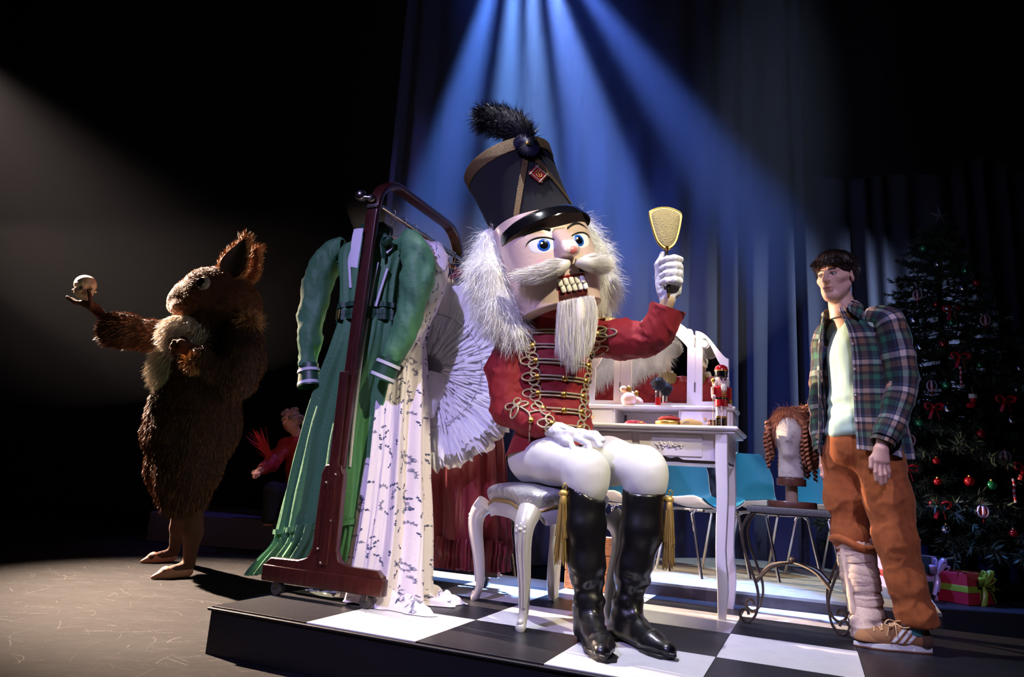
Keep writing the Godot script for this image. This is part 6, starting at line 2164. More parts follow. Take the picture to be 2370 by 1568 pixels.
func strip_on_mask(x0: float, x1: float, y0: float, y1: float, lift: float) -> MB:
	var m := MB.new()
	var rows := []
	for j in 5:
		var r := PackedVector3Array()
		for i in 9: r.append(on_mask(Vector2(lerpf(x0, x1, i / 8.0), lerpf(y0, y1, j / 4.0)), lift if i > 0 and i < 8 and j > 0 and j < 4 else -0.001))
		rows.append(r)
	m.grid(rows)
	return m
func front_at(f: Field, x: float, y: float, fw: Vector3, rx: Vector3, lift: float) -> Vector3:
	var o := V(0.218, y, -3.255) + rx * x
	return f.march(o + fw * 0.36, -fw, 0.4) + fw * lift
func hat(H: Node3D, rng: RandomNumberGenerator) -> void:
	var ht := Node3D.new()
	ht.name = "shako"
	H.add_child(ht)
	# the hat stands on the mask, tipped back a little
	ht.transform = T(V(0.0, 0.185, -0.008), rot(-6, 0, 5)).scaled_local(V(1.08, 1.02, 1.05))
	var felt := mat(rgb(12, 12, 20), 0.95, 0.0, {"rim": 0.1})
	var h := 0.40
	var m := MB.new()
	m.lathe(PackedVector2Array([Vector2(0.203, -0.05), Vector2(0.202, 0.0), Vector2(0.199, 0.1), Vector2(0.2, 0.2), Vector2(0.206, 0.3), Vector2(0.216, h - 0.006), Vector2(0.21, h), Vector2(0.15, h + 0.004)]), 56)
	obj("crown", m, felt, ht)
	var lace := mat(rgb(150, 128, 88), 0.5, 0.5, {"tex": noise_tex(0.12, [[0.0, Color(0.2, 0.18, 0.16)], [0.5, Color(0.75, 0.7, 0.6)], [1.0, Color(1, 1, 1)]], 305), "bump": noise_tex(0.12, [], 305), "scale": 5.0, "bump_cm": 0.4})
	m = MB.new()
	m.lathe(PackedVector2Array([Vector2(0.2125, h - 0.06), Vector2(0.215, h - 0.058), Vector2(0.2195, h - 0.005), Vector2(0.215, h + 0.001)]), 56)
	obj("lace_band", m, lace, ht)
	# chevron bands from the cockade down
	for s in [-1, 1]:
		m = MB.new()
		var l2 := PackedVector3Array(); var r2 := PackedVector3Array()
		for k in 13:
			var f := k / 12.0
			var a: float = PI / 2 + s * lerpf(0.06, 0.92, f)
			var y := lerpf(h - 0.10, -0.01, f)
			var rad := lerps([0.202, 0.199, 0.2, 0.206, 0.216], y / h) + 0.0045
			l2.append(V(cos(a - 0.075) * rad, y, sin(a - 0.075) * rad))
			r2.append(V(cos(a + 0.075) * rad, y, sin(a + 0.075) * rad))
		m.grid([l2, r2])
		obj("chevron_band", m, lace, ht)
	# pleated cockade
	m = MB.new()
	var c0 := V(0, h - 0.055, 0.226)
	var ring := PackedVector3Array(); var mid := PackedVector3Array()
	for k in 64:
		var a := TAU * k / 64.0
		ring.append(c0 + V(cos(a) * 0.062, sin(a) * 0.062, (0.006 if k % 2 else -0.004) - 0.004))
		mid.append(c0 + V(cos(a) * 0.012, sin(a) * 0.012, 0.008))
	m.grid([ring, mid], true)
	m.fan(mid, c0 + V(0, 0, 0.01))
	var ck := obj("cockade", m, mat(rgb(14, 16, 44), 0.5, 0.0, {"rim": 0.5}), ht)
	m = MB.new()
	for k in 5: m.ball(c0 + V(0.006 * cos(k * 1.26), 0.006 * sin(k * 1.26), 0.014), 0.0045, 8, 6)
	m.ball(c0 + V(0, 0, 0.017), 0.005, 8, 6)
	obj("jewel", m, M.gold, ck)
	# red badge, standing on one corner
	var bx := T(V(0.008, 0.195, 0.204), rot(-1, 4, 0) * rot(0, 0, 32))
	m = MB.new()
	m.box(bx, V(0.072, 0.072, 0.008), 0.003)
	var bd := obj("badge", m, mat(rgb(158, 22, 34), 0.7), ht)
	for k in 4:
		m = MB.new()
		var cb := bx.basis * rot(0, 0, k * 90)
		m.bar(bx.origin + cb * V(-0.039, 0.028, 0.005), bx.origin + cb * V(0.039, 0.028, 0.005), 0.0028)
		obj("cord", m, M.braid, bd)
	m = MB.new()
	var rg := []
	for k in 21: rg.append(bx.origin + V(cos(TAU * k / 20.0) * 0.012, sin(TAU * k / 20.0) * 0.015 - 0.003, 0.006))
	m.tube(P3(rg), 0.002, 6)
	m.tube(P3([bx.origin + V(-0.012, 0.016, 0.006), bx.origin + V(-0.004, 0.011, 0.007), bx.origin + V(0, 0.02, 0.007), bx.origin + V(0.004, 0.011, 0.007), bx.origin + V(0.012, 0.016, 0.006)]), 0.002, 6)
	m.tube(P3([bx.origin + V(0, -0.012, 0.006), bx.origin + V(0, 0.008, 0.007)]), 0.002, 6)
	obj("emblem", m, M.gold, bd)
	# patent visor
	m = MB.new()
	var rows := []
	for j in 7:
		var f := j / 6.0
		var r := PackedVector3Array()
		for i in 33:
			var a := lerpf(0.12, PI - 0.12, i / 32.0)
			var reach: float = 0.202 + 0.068 * f * pow(sin(a), 0.6)
			r.append(V(cos(a) * reach * (1.0 - 0.02 * f), 0.012 - 0.055 * f * f - 0.008 * f + 0.012 * sin(f * PI), sin(a) * reach))
		rows.append(r)
	m.grid(rows)
	var under := []
	for r in rows:
		var q := PackedVector3Array()
		for p in r: q.append(p - V(0, 0.005, 0))
		under.append(q)
	m.grid(under)
	m.grid([rows[6], under[6]])
	obj("visor", m, mat(rgb(10, 10, 14), 0.12, 0.0, {"coat": 1.0, "coat_rough": 0.05}), ht)
	m = MB.new()
	m.lathe(PackedVector2Array([Vector2(0.202, -0.005), Vector2(0.2065, -0.004), Vector2(0.2065, 0.02), Vector2(0.201, 0.021)]), 56)
	obj("hat_band", m, mat(rgb(12, 12, 18), 0.2, 0.0, {"coat": 0.6}), ht)
	# black feather plume
	m = MB.new()
	var spine := curve([V(0.03, h - 0.03, 0.20), V(0.035, h + 0.05, 0.17), V(0.02, h + 0.14, 0.12), V(-0.02, h + 0.22, 0.07), V(-0.075, h + 0.26, 0.03)], 40)
	m.tube(spine, curve1([0.015, 0.06, 0.07, 0.06, 0.025], 40), 12)
	var pl := obj("plume", m, mat(rgb(8, 8, 12), 0.8), ht)
	var fm := MB.new()
	for k in 3000:
		var i := rng.randi() % 38
		var tg := (spine[i + 1] - spine[i]).normalized()
		var o := tg.cross(V(rng.randfn(0, 1), rng.randfn(0, 1), rng.randfn(0, 1))).normalized()
		var g := rng.randf_range(0.004, 0.02)
		fm.tint = Color(g, g, g * 1.4)
		var rad := lerps([0.012, 0.055, 0.065, 0.055, 0.025], i / 39.0)
		lock(fm, spine[i] + o * rad * 0.8, (o + tg * 0.9).normalized(), tg * 0.1 + V(0, -0.12, 0), rng.randf_range(0.03, 0.075), 0.0012, rng, 3, 0.25)
	stuff(obj("barbs", fm, M.hairs, pl))
func hand_mirror() -> void:
	var t := thing("hand_mirror", "gold-backed hand mirror held up in the soldier's white glove", "hand mirror", V(0.681, 1.735, -2.94))
	t.basis = rot(-4, 2, 2.0)
	# own axes: y along the handle, +z the ornamented back seen from the front
	var brass := mat(rgb(134, 124, 92), 0.55, 0.6, {"bump": noise_tex(0.03, [], 311), "scale": 7.0, "bump_cm": 0.2})
	var o := PackedVector2Array()
	for q in [[0.0, 0.118], [0.022, 0.126], [0.045, 0.155], [0.06, 0.20], [0.073, 0.255], [0.078, 0.295], [0.068, 0.312], [0.035, 0.327], [0.0, 0.332]]: o.append(Vector2(q[0], q[1]))
	for k in range(7, 0, -1): o.append(Vector2(-o[k].x, o[k].y))
	var oc := curve_closed(o, 64)
	var m := MB.new()
	m.extrude(oc, 0.014, T(V(0, 0, -0.007)), 0.004)
	obj("frame", m, M.gold_dull, t)
	m = MB.new()
	var inn := PackedVector2Array()
	for p in oc: inn.append(Vector2(p.x * 0.88, 0.226 + (p.y - 0.226) * 0.9))
	# domed back
	var rows := []
	for k in [1.0, 0.94, 0.7, 0.4, 0.02]:
		var r := PackedVector3Array()
		for p in inn: r.append(V(p.x * k, 0.226 + (p.y - 0.226) * k, 0.0065 + 0.008 * sqrt(1.0 - k * k)))
		rows.append(r)
	m.grid(rows, true)
	m.weld()
	obj("embossed_back", m, brass, t)
	m = MB.new()
	m.extrude(inn, 0.002, T(V(0, 0, -0.0085)))
	obj("glass", m, mat(rgb(235, 238, 240), 0.02, 1.0), t)
	m = MB.new()
	var rim := PackedVector3Array()
	for p in oc: rim.append(V(p.x * 0.95, 0.226 + (p.y - 0.226) * 0.955, 0.008))
	rim.append(rim[0])
	m.tube(rim, 0.0022, 6)
	obj("beaded_rim", m, M.gold, t)
	m = MB.new()
	m.tube(curve([V(0, 0.125, 0), V(0, 0.10, 0), V(0, 0.07, 0), V(0, 0.0, 0), V(0, -0.07, 0), V(0, -0.098, 0)], 26), curve1([0.014, 0.007, 0.009, 0.011, 0.013, 0.008], 26), 12, true, 0.7)
	obj("handle", m, mat(rgb(46, 38, 28), 0.35, 0.7), t)
	m = MB.new()
	m.tube(P3([V(0, -0.092, 0), V(0, -0.105, 0), V(0, -0.116, 0)]), [0.0095, 0.008, 0.001], 12, true, 0.7)
	obj("finial", m, M.gold, t)
	m = MB.new()
	m.tube(P3([V(0, 0.13, 0.002), V(0, 0.108, 0.002)]), [0.016, 0.008], 12, true, 0.6)
	obj("neck_ornament", m, M.gold, t)
func curve_closed(o: PackedVector2Array, n: int) -> PackedVector2Array:
	var out := PackedVector2Array()
	var k := o.size()
	for i in n:
		var t := float(i) / n * k
		var a := int(t) % k
		out.append(o[a].cubic_interpolate(o[(a + 1) % k], o[(a - 1 + k) % k], o[(a + 2) % k], t - int(t)))
	return out
# ---------------------------------------------------------------- young man with the plaster cast
func plaid_texture() -> ImageTexture:
	var n := 256
	var im := Image.create(n, n, false, Image.FORMAT_RGB8)
	var rng := RandomNumberGenerator.new()
	rng.seed = 2
	var seq := [[0.0, rgb(205, 190, 186)], [0.15, rgb(18, 20, 34)], [0.24, rgb(120, 84, 62)], [0.40, rgb(16, 18, 30)], [0.52, rgb(34, 104, 78)], [0.68, rgb(18, 22, 44)], [0.9, rgb(40, 60, 110)], [0.95, rgb(18, 20, 36)]]
	for y in n:
		for x in n:
			var a := stripe(seq, float(x) / n)
			var b := stripe(seq, float(y) / n)
			var c := a.lerp(b, 0.5)
			if ((x + y) / 2) % 2: c = c.lerp(b if (x / 2) % 2 else a, 0.35)
			im.set_pixel(x, y, c * rng.randf_range(0.88, 1.1))
	return ImageTexture.create_from_image(im)
func stripe(seq: Array, t: float) -> Color:
	var c: Color = seq[0][1]
	for s in seq:
		if t >= s[0]: c = s[1]
	return c
class FaceHair extends Rule:
	var crown := Vector3(0.0, 0.145, -0.03)
	func comb(p: Vector3, _n: Vector3) -> Vector3:
		var d := p - crown
		return Vector3(d.x, -absf(d.length()) * 0.9, d.z + 0.03).normalized()
	func ok(p: Vector3, n: Vector3) -> bool:
		return n.y > -0.55
	func reach(p: Vector3) -> float:
		return clampf((p.y - (0.03 if p.z > 0.0 else -0.05)) / 0.06, 0.12, 1.0)
func young_man() -> void:
	var t := thing("person", "standing young man in an open plaid shirt with one leg in plaster", "person", V(1.68, 0.19, -3.15))
	t.position = Vector3.ZERO
	var skin := mat(rgb(214, 168, 148), 0.5, 0.0, {"sss": 0.15})
	var m := MB.new()
	# one body: trunk and limbs, then head and hands on finer grids
	var f := Field.new(V(1.40, 0.17, -3.55), V(1.98, 1.80, -2.84), 0.014)
	f.chain([V(1.65, 1.02, -3.2), V(1.665, 1.25, -3.2), V(1.66, 1.48, -3.2)], [0.10, 0.09, 0.095], 0.05)
	f.bone(V(1.70, 1.60, -3.08), V(1.625, 1.60, -3.33), 0.048, 0.048, 0.05)
	f.chain([V(1.625, 1.6, -3.2), V(1.59, 1.70, -3.19), V(1.565, 1.80, -3.185)], [0.062, 0.054, 0.055], 0.03)
	f.chain([V(1.72, 1.59, -3.05), V(1.725, 1.29, -2.99), V(1.632, 1.055, -2.965)], [0.052, 0.042, 0.028], 0.03)
	f.chain([V(1.615, 1.59, -3.37), V(1.575, 1.25, -3.38), V(1.555, 1.02, -3.34)], [0.052, 0.042, 0.028], 0.03)
	f.chain([V(1.69, 0.98, -3.12), V(1.715, 0.62, -3.06), V(1.772, 0.27, -3.025), V(1.70, 0.235, -3.05)], [0.07, 0.05, 0.036, 0.03], 0.03)
	f.chain([V(1.62, 0.98, -3.28), V(1.63, 0.62, -3.27), V(1.665, 0.28, -3.24), V(1.63, 0.235, -3.20)], [0.07, 0.05, 0.04, 0.03], 0.03)
	f.add_to(m)
	# near hand, hanging, back to the camera
	f = Field.new(V(1.53, 0.85, -3.03), V(1.70, 1.09, -2.88), 0.004)
	f.bone(V(1.634, 1.065, -2.965), V(1.622, 1.02, -2.962), 0.026, 0.024, 0.012)
	f.bone(V(1.628, 1.01, -2.955), V(1.632, 0.965, -2.95), 0.019, 0.017, 0.014)
	f.bone(V(1.608, 1.012, -2.962), V(1.59, 0.965, -2.955), 0.019, 0.017, 0.014)
	f.bone(V(1.618, 1.01, -2.958), V(1.61, 0.962, -2.952), 0.02, 0.018, 0.014)
	hand_field(f, [
		[V(1.60, 1.00, -2.965), V(1.572, 0.972, -2.955), V(1.566, 0.935, -2.95)],
		[V(1.588, 0.965, -2.953), V(1.582, 0.915, -2.945), V(1.588, 0.882, -2.95)],
		[V(1.604, 0.96, -2.95), V(1.602, 0.903, -2.94), V(1.606, 0.868, -2.947)],
		[V(1.620, 0.962, -2.95), V(1.622, 0.908, -2.94), V(1.624, 0.875, -2.948)],
		[V(1.636, 0.968, -2.953), V(1.641, 0.922, -2.945), V(1.641, 0.895, -2.952)]], [0.0105, 0.0098, 0.01, 0.0096, 0.0086], 0.004)
	f.add_to(m)
	f = Field.new(V(1.46, 0.83, -3.42), V(1.63, 1.06, -3.24), 0.0045)
	f.bone(V(1.556, 1.03, -3.34), V(1.552, 0.99, -3.335), 0.027, 0.025, 0.012)
	f.bone(V(1.55, 0.985, -3.33), V(1.535, 0.94, -3.325), 0.024, 0.02, 0.016)
	f.bone(V(1.56, 0.985, -3.335), V(1.565, 0.94, -3.33), 0.024, 0.02, 0.016)
	hand_field(f, [
		[V(1.54, 0.98, -3.325), V(1.522, 0.94, -3.31), V(1.53, 0.905, -3.30)],
		[V(1.53, 0.945, -3.325), V(1.522, 0.90, -3.31), V(1.545, 0.872, -3.295)],
		[V(1.545, 0.94, -3.32), V(1.543, 0.888, -3.305), V(1.562, 0.862, -3.29)],
		[V(1.558, 0.94, -3.325), V(1.562, 0.89, -3.31), V(1.578, 0.866, -3.30)],
		[V(1.57, 0.945, -3.33), V(1.578, 0.905, -3.32), V(1.588, 0.885, -3.31)]], [0.0115, 0.0105, 0.0108, 0.0105, 0.0092], 0.004)
	f.add_to(m)
	# head in its own axes: x towards the near ear, y up, z where he looks
	var up := V(-0.07, 0.995, 0.0).normalized()
	var fd := V(-0.78, 0.03, 0.62)
	fd = (fd - up * fd.dot(up)).normalized()
	var hb := Basis(up.cross(fd), up, fd)
	var hx := T(V(1.553, 1.846, -3.175), hb)
	f = Field.new(V(-0.105, -0.20, -0.13), V(0.105, 0.145, 0.145), 0.0036)
	f.egg(V(0, 0.045, -0.016), V(0.073, 0.083, 0.094), Basis(), 0.02)
	f.egg(V(0, -0.03, 0.03), V(0.056, 0.088, 0.06), Basis(), 0.03)
	f.bone(V(0, -0.106, 0.06), V(0, -0.103, 0.069), 0.02, 0.018, 0.02)
	for s in [-1, 1]:
		f.bone(V(s * 0.053, -0.045, 0.002), V(s * 0.02, -0.1, 0.055), 0.02, 0.018, 0.025)
		f.bone(V(s * 0.044, -0.018, 0.058), V(s * 0.056, -0.005, 0.02), 0.018, 0.018, 0.02)
		f.bone(V(s * 0.012, 0.021, 0.083), V(s * 0.042, 0.022, 0.068), 0.009, 0.008, 0.012)
	f.bone(V(0, 0.012, 0.088), V(0, -0.026, 0.108), 0.0075, 0.0115, 0.012)
	for s in [-1, 1]:
		f.egg(V(s * 0.031, 0.003, 0.098), V(0.016, 0.0095, 0.017), Basis(), 0.008, true)
		f.egg(V(s * 0.0105, -0.031, 0.098), V(0.0085, 0.0075, 0.0105), Basis(), 0.006)
		f.egg(V(s * 0.0062, -0.038, 0.102), V(0.0035, 0.003, 0.005), Basis(), 0.002, true)
		f.egg(V(s * 0.076, -0.004, -0.012), V(0.0095, 0.031, 0.0195), rot(12, s * 22.0, 0), 0.006)
		f.egg(V(s * 0.087, 0.0, -0.010), V(0.008, 0.018, 0.0105), rot(12, s * 22.0, 0), 0.004, true)
	f.bone(V(-0.019, -0.0625, 0.09), V(0.019, -0.0625, 0.09), 0.0055, 0.0055, 0.008)
	f.bone(V(-0.015, -0.075, 0.086), V(0.015, -0.075, 0.086), 0.0065, 0.0065, 0.01)
	f.egg(V(0, -0.0685, 0.1), V(0.017, 0.0018, 0.008), Basis(), 0.002, true)
	f.chain([V(0, -0.09, -0.02), V(0, -0.19, -0.028)], [0.05, 0.056], 0.03)
	var hm := MB.new()
	f.add_to(hm)
	var b0 := m.v.size()
	if m.nn.size() != m.v.size(): m.nn = m.normals()
	for k in hm.v.size():
		m.v.append(hx * hm.v[k]); m.nn.append(hb * hm.nn[k]); m.uv.append(Vector2.ZERO); m.c.append(Color.WHITE)
	for k in hm.ix: m.ix.append(b0 + k)
	obj("body", m, skin, t)
	var H := Node3D.new()
	H.name = "face"
	t.add_child(H)
	H.transform = hx
	for s in [-1, 1]:
		m = MB.new()
		m.ball(V(s * 0.031, 0.002, 0.0725), 0.0125, 16, 12)
		var e := obj("eye", m, mat(rgb(176, 164, 158), 0.3), H)
		m = MB.new()
		m.ball(V(s * 0.031 - 0.0035, 0.002, 0.0802), V(0.0062, 0.0062, 0.005), 12, 8)
		obj("iris", m, mat(rgb(34, 40, 46), 0.2, 0.0, {"coat": 0.6}), e)
		m = MB.new()
		m.tube(curve([V(s * 0.016, 0.004, 0.085), V(s * 0.03, 0.011, 0.0885), V(s * 0.045, 0.004, 0.079)], 9), 0.0019, 6)
		obj("eyelid", m, mat(rgb(150, 104, 92), 0.6), e)
		m = MB.new()
		m.tube(curve([V(s * 0.012, 0.021, 0.0925), V(s * 0.028, 0.0265, 0.089), V(s * 0.046, 0.0215, 0.0755)], 12), curve1([0.0035, 0.0042, 0.0012], 12), 6, true, 0.6)
		obj("eyebrow", m, mat(rgb(58, 40, 34), 0.7), H)
	m = MB.new()
	m.tube(curve([V(-0.021, -0.0665, 0.087), V(-0.008, -0.0618, 0.0968), V(0, -0.0632, 0.0975), V(0.008, -0.0618, 0.0968), V(0.021, -0.0665, 0.087)], 17), curve1([0.001, 0.0028, 0.0026, 0.0028, 0.001], 17), 8)
	obj("upper_lip", m, mat(rgb(186, 112, 102), 0.45), H)
	m = MB.new()
	m.tube(curve([V(-0.019, -0.069, 0.086), V(0, -0.0755, 0.0948), V(0.019, -0.069, 0.086)], 15), curve1([0.001, 0.0036, 0.001], 15), 8)
	obj("lower_lip", m, mat(rgb(190, 118, 108), 0.45), H)
	m = MB.new()
	m.box(T(V(0, -0.0685, 0.088)), V(0.024, 0.005, 0.006), 0.002)
	obj("teeth", m, mat(rgb(214, 206, 196), 0.3), H)
	# hair: cap, then strands combed forward and down
	var rng := RandomNumberGenerator.new()
	rng.seed = 33
	f = Field.new(V(-0.12, -0.08, -0.15), V(0.12, 0.17, 0.13), 0.0055)
	f.egg(V(0, 0.052, -0.018), V(0.087, 0.09, 0.107), Basis(), 0.02)
	f.bone(V(-0.045, 0.06, 0.07), V(0.045, 0.06, 0.07), 0.022, 0.022, 0.03)
	f.egg(V(0, -0.024, 0.085), V(0.078, 0.078, 0.085), Basis(), 0.008, true)
	f.egg(V(0.09, -0.04, 0.0), V(0.05, 0.058, 0.036), Basis(), 0.008, true)
	f.egg(V(-0.09, -0.04, 0.0), V(0.05, 0.058, 0.036), Basis(), 0.008, true)
	f.keep_below(V(0, -0.065, -0.06), V(0, -1, -0.1).normalized())
	m = MB.new()
	f.add_to(m)
	var hc := [Color(0.022, 0.013, 0.01), Color(0.035, 0.02, 0.015), Color(0.05, 0.03, 0.022)]
	var hair := obj("hair", m, mat(rgb(40, 28, 25), 0.5), H)
	stuff(obj("strands", fur(m, 9000, 0.042, 0.0011, FaceHair.new(), 0.12, hc, rng, 0.16), mat(Color.WHITE, 0.35, 0.0, {"vc": true}), hair))
	m = MB.new()
	for k in 700:
		m.tint = hc[rng.randi() % 3]
		var a := rng.randf_range(-1.25, 1.25)
		var p := V(sin(a) * 0.075, 0.095 + rng.randf_range(-0.012, 0.012), -0.01 + cos(a) * 0.095)
		lock(m, p, V(sin(a) * 0.6 + 0.12, -0.1, cos(a)).normalized(), V(0.0, -0.55, -0.1), rng.randf_range(0.034, 0.052), 0.0013, rng, 4, 0.05)
	stuff(obj("fringe", m, mat(Color.WHITE, 0.35, 0.0, {"vc": true}), hair))
	# ---- T-shirt
	var bf := V(-0.85, 0, 0.527)
	var bx := V(0.527, 0, 0.85)
	f = Field.new(V(1.42, 1.03, -3.48), V(1.90, 1.74, -2.92), 0.0105)
	f.egg(V(1.66, 1.46, -3.2), V(0.135, 0.2, 0.125), Basis(bx, Vector3.UP, bf), 0.05)
	f.egg(V(1.66, 1.25, -3.2), V(0.145, 0.2, 0.125), Basis(bx, Vector3.UP, bf), 0.05)
	f.bone(V(1.695, 1.60, -3.10), V(1.63, 1.60, -3.31), 0.065, 0.065, 0.04)
	f.egg(V(1.655, 1.12, -3.2), V(0.15, 0.13, 0.135), Basis(bx, Vector3.UP, bf), 0.04)
	f.bone(V(1.64, 1.62, -3.2), V(1.605, 1.675, -3.195), 0.075, 0.066, 0.03)
	f.egg(V(1.585, 1.735, -3.19), V(0.066, 0.055, 0.066), Basis(), 0.01, true)
	f.keep_below(V(1.6, 1.085, -3.2), V(0.06, -1, 0.0).normalized())
	m = MB.new()
	f.add_to(m)
	crease(m, 0.008, V(12, 4, 12), 41)
	crease(m, 0.012, V(5, 14, 5), 42, 1.05, 1.3)
	obj("t_shirt", m, mat(rgb(176, 206, 190), 0.8, 0.0, {"rim": 0.2}), t)
	# ---- plaid shirt: shell open at the front, sleeves, collar
	var plaid := mat(Color.WHITE, 0.8, 0.0, {"tex": plaid_texture(), "uvscale": Vector3(3.0, 7.4, 1), "rim": 0.3})
	var ns := FastNoiseLite.new()
	ns.seed = 6; ns.frequency = 1.0
	for part in [["back_panel", 62.0, 300.0], ["near_front_panel", 18.0, 75.0], ["far_front_panel", 287.0, 322.0]]:
		m = MB.new()
		var rows := []
		for j in 41:
			var fl := j / 40.0
			var h := lerpf(1.685, 1.0, fl)
			var cx := lerps([1.60, 1.645, 1.665, 1.668, 1.67, 1.675, 1.68], fl)
			var a := lerps([0.085, 0.15, 0.178, 0.178, 0.176, 0.182, 0.19], fl)
			var b := lerps([0.075, 0.12, 0.142, 0.145, 0.148, 0.155, 0.165], fl)
			var row := PackedVector3Array()
			for i in 40:
				var th := deg_to_rad(lerpf(part[1], part[2], i / 39.0))
				var wv := 0.010 * ns.get_noise_3d(th * 3.0, h * 3.0, 1.0) + 0.012 * fl * sin(th * 5.0 + 1.0 + h * 2.0)
				if part[0] == "near_front_panel": wv += 0.012 + 0.03 * fl * (1.0 - i / 39.0)
				if part[0] == "far_front_panel": wv += 0.012 + 0.03 * fl * (i / 39.0)
				var hh := h + (0.035 * sin(th) if fl > 0.0 else 0.0) * 0.0 + (0.018 * cos(th * 2.0)) * pow(fl, 8.0)
				row.append(V(cx, hh, -3.2) + bf * cos(th) * (b + wv) + bx * sin(th) * (a + wv))
			rows.append(row)
		m.grid(rows, false, (part[2] - part[1]) / 360.0 * 2.6, 0.70)
		var pn := obj("shirt_panel", m, plaid, t)
		if part[0] == "near_front_panel":
			var pk := MB.new()
			var prow := []
			for j in 41:
				var p: Vector3 = rows[j][0]
				var q: Vector3 = rows[j][4]
				prow.append(P3([p + (p - V(p.x, p.y, p.z)) + bf * 0.004, p.lerp(q, 0.5) + bf * 0.007, q + bf * 0.005]))
			pk.grid(prow, false, 0.1, 0.70)
			obj("button_placket", pk, plaid, pn)
			for j in [4, 11, 18, 25, 32]:
				pk = MB.new()
				pk.ball(rows[j][2] + bf * 0.009, V(0.006, 0.006, 0.003), 10, 6, Basis(bx, Vector3.UP, bf))
				obj("button", pk, mat(rgb(190, 186, 180), 0.3), pn)
	for sl in [[[V(1.665, 1.64, -3.10), V(1.718, 1.60, -3.035), V(1.735, 1.45, -3.0), V(1.735, 1.29, -2.985), V(1.69, 1.16, -2.975), V(1.638, 1.06, -2.965)], [0.045, 0.068, 0.072, 0.068, 0.061, 0.052], 3], [[V(1.64, 1.64, -3.32), V(1.612, 1.60, -3.375), V(1.59, 1.43, -3.385), V(1.572, 1.26, -3.385), V(1.56, 1.13, -3.365), V(1.554, 1.04, -3.345)], [0.05, 0.078, 0.075, 0.07, 0.062, 0.056], 4]]:
		m = MB.new()
		var b1 := 0
		var cp := curve(sl[0], 36)
		m.tube(cp, curve1(sl[1], 36), 24, false, 0.9, bf)
		var nr := m.normals()
		for k in m.v.size():
			m.v[k] += nr[k] * (ns.get_noise_3d(m.v[k].x * 9.0, m.v[k].y * 11.0 + sl[2] * 5.0, m.v[k].z * 9.0) * 0.018)
		m.weld()
		var so := obj("sleeve", m, plaid, t)
		m = MB.new()
		var d: Vector3 = (sl[0][5] - sl[0][4]).normalized()
		m.tube(P3([sl[0][5] - d * 0.03, sl[0][5], sl[0][5] + d * 0.022]), [sl[1][5] * 0.98, sl[1][5] * 0.95, sl[1][5] * 0.96], 24, false, 0.9, bf)
		obj("cuff", m, plaid, so)
	for e in [[[V(1.60, 1.715, -3.13), V(1.565, 1.69, -3.09), V(1.565, 1.655, -3.075)], [V(1.64, 1.70, -3.10), V(1.62, 1.665, -3.05), V(1.60, 1.615, -3.055)]], [[V(1.575, 1.725, -3.26), V(1.53, 1.70, -3.255), V(1.51, 1.665, -3.25)], [V(1.60, 1.715, -3.30), V(1.55, 1.68, -3.30), V(1.52, 1.63, -3.295)]]]:
		m = MB.new()
		m.grid([curve(e[0], 10), curve(e[1], 10)], false, 0.3, 0.1)
		obj("collar_point", m, plaid, t)
	m = MB.new()
	m.grid([curve([V(1.60, 1.725, -3.13), V(1.645, 1.735, -3.155), V(1.655, 1.735, -3.21), V(1.625, 1.735, -3.26), V(1.575, 1.725, -3.26)], 18), curve([V(1.64, 1.70, -3.10), V(1.69, 1.69, -3.14), V(1.70, 1.69, -3.22), V(1.66, 1.70, -3.29), V(1.60, 1.715, -3.30)], 18)], false, 0.8, 0.05)
	obj("collar", m, plaid, t)
	# ---- corduroy trousers
	var cord := mat(rgb(160, 84, 34), 0.85, 0.0, {"rim": 0.9, "rim_tint": 0.7, "tex": noise_tex(0.01, [[0.0, Color(0.78, 0.76, 0.74)], [0.5, Color(1, 1, 1)], [1.0, Color(0.86, 0.84, 0.82)]], 401), "scale": 3.0})
	f = Field.new(V(1.44, 0.26, -3.46), V(1.96, 1.18, -2.86), 0.0105)
	f.egg(V(1.66, 1.04, -3.2), V(0.16, 0.13, 0.135), Basis(bx, Vector3.UP, bf), 0.04)
	f.chain([V(1.70, 0.99, -3.12), V(1.712, 0.80, -3.08), V(1.715, 0.64, -3.055), V(1.742, 0.46, -3.04), V(1.77, 0.335, -3.025)], [0.108, 0.094, 0.08, 0.073, 0.074], 0.04)
	f.bone(V(1.77, 0.335, -3.025), V(1.775, 0.29, -3.022), 0.074, 0.075, 0.03)
	f.chain([V(1.62, 0.99, -3.27), V(1.625, 0.80, -3.275), V(1.632, 0.66, -3.27)], [0.108, 0.092, 0.082], 0.04)
	f.bone(V(1.632, 0.64, -3.27), V(1.634, 0.615, -3.27), 0.086, 0.086, 0.02)
	f.keep_below(V(1.7, 0.292, -3.0), Vector3.DOWN)
	m = MB.new()
	f.add_to(m)
	crease(m, 0.009, V(9, 2.2, 9), 43)
	ridge(m, 0.006, V(5, 7, 5), 44)
	obj("trousers", m, cord, t)
	m = MB.new()
	var hem := []
	for k in 25:
		var a := TAU * k / 24.0
		hem.append(V(1.636 + cos(a) * 0.086, 0.60 + 0.02 * cos(a + 2.6) + 0.008 * sin(a * 3.0), -3.268 + sin(a) * 0.086))
	m.tube(P3(hem), 0.018, 10, false)
	obj("rolled_hem", m, cord, t)
	# ---- plaster cast with bandage turns
	f = Field.new(V(1.50, 0.17, -3.42), V(1.80, 0.64, -3.04), 0.008)
	f.chain([V(1.642, 0.61, -3.265), V(1.655, 0.45, -3.255), V(1.672, 0.30, -3.235)], [0.08, 0.077, 0.07], 0.02)
	f.bone(V(1.672, 0.29, -3.235), V(1.685, 0.25, -3.24), 0.067, 0.064, 0.02)
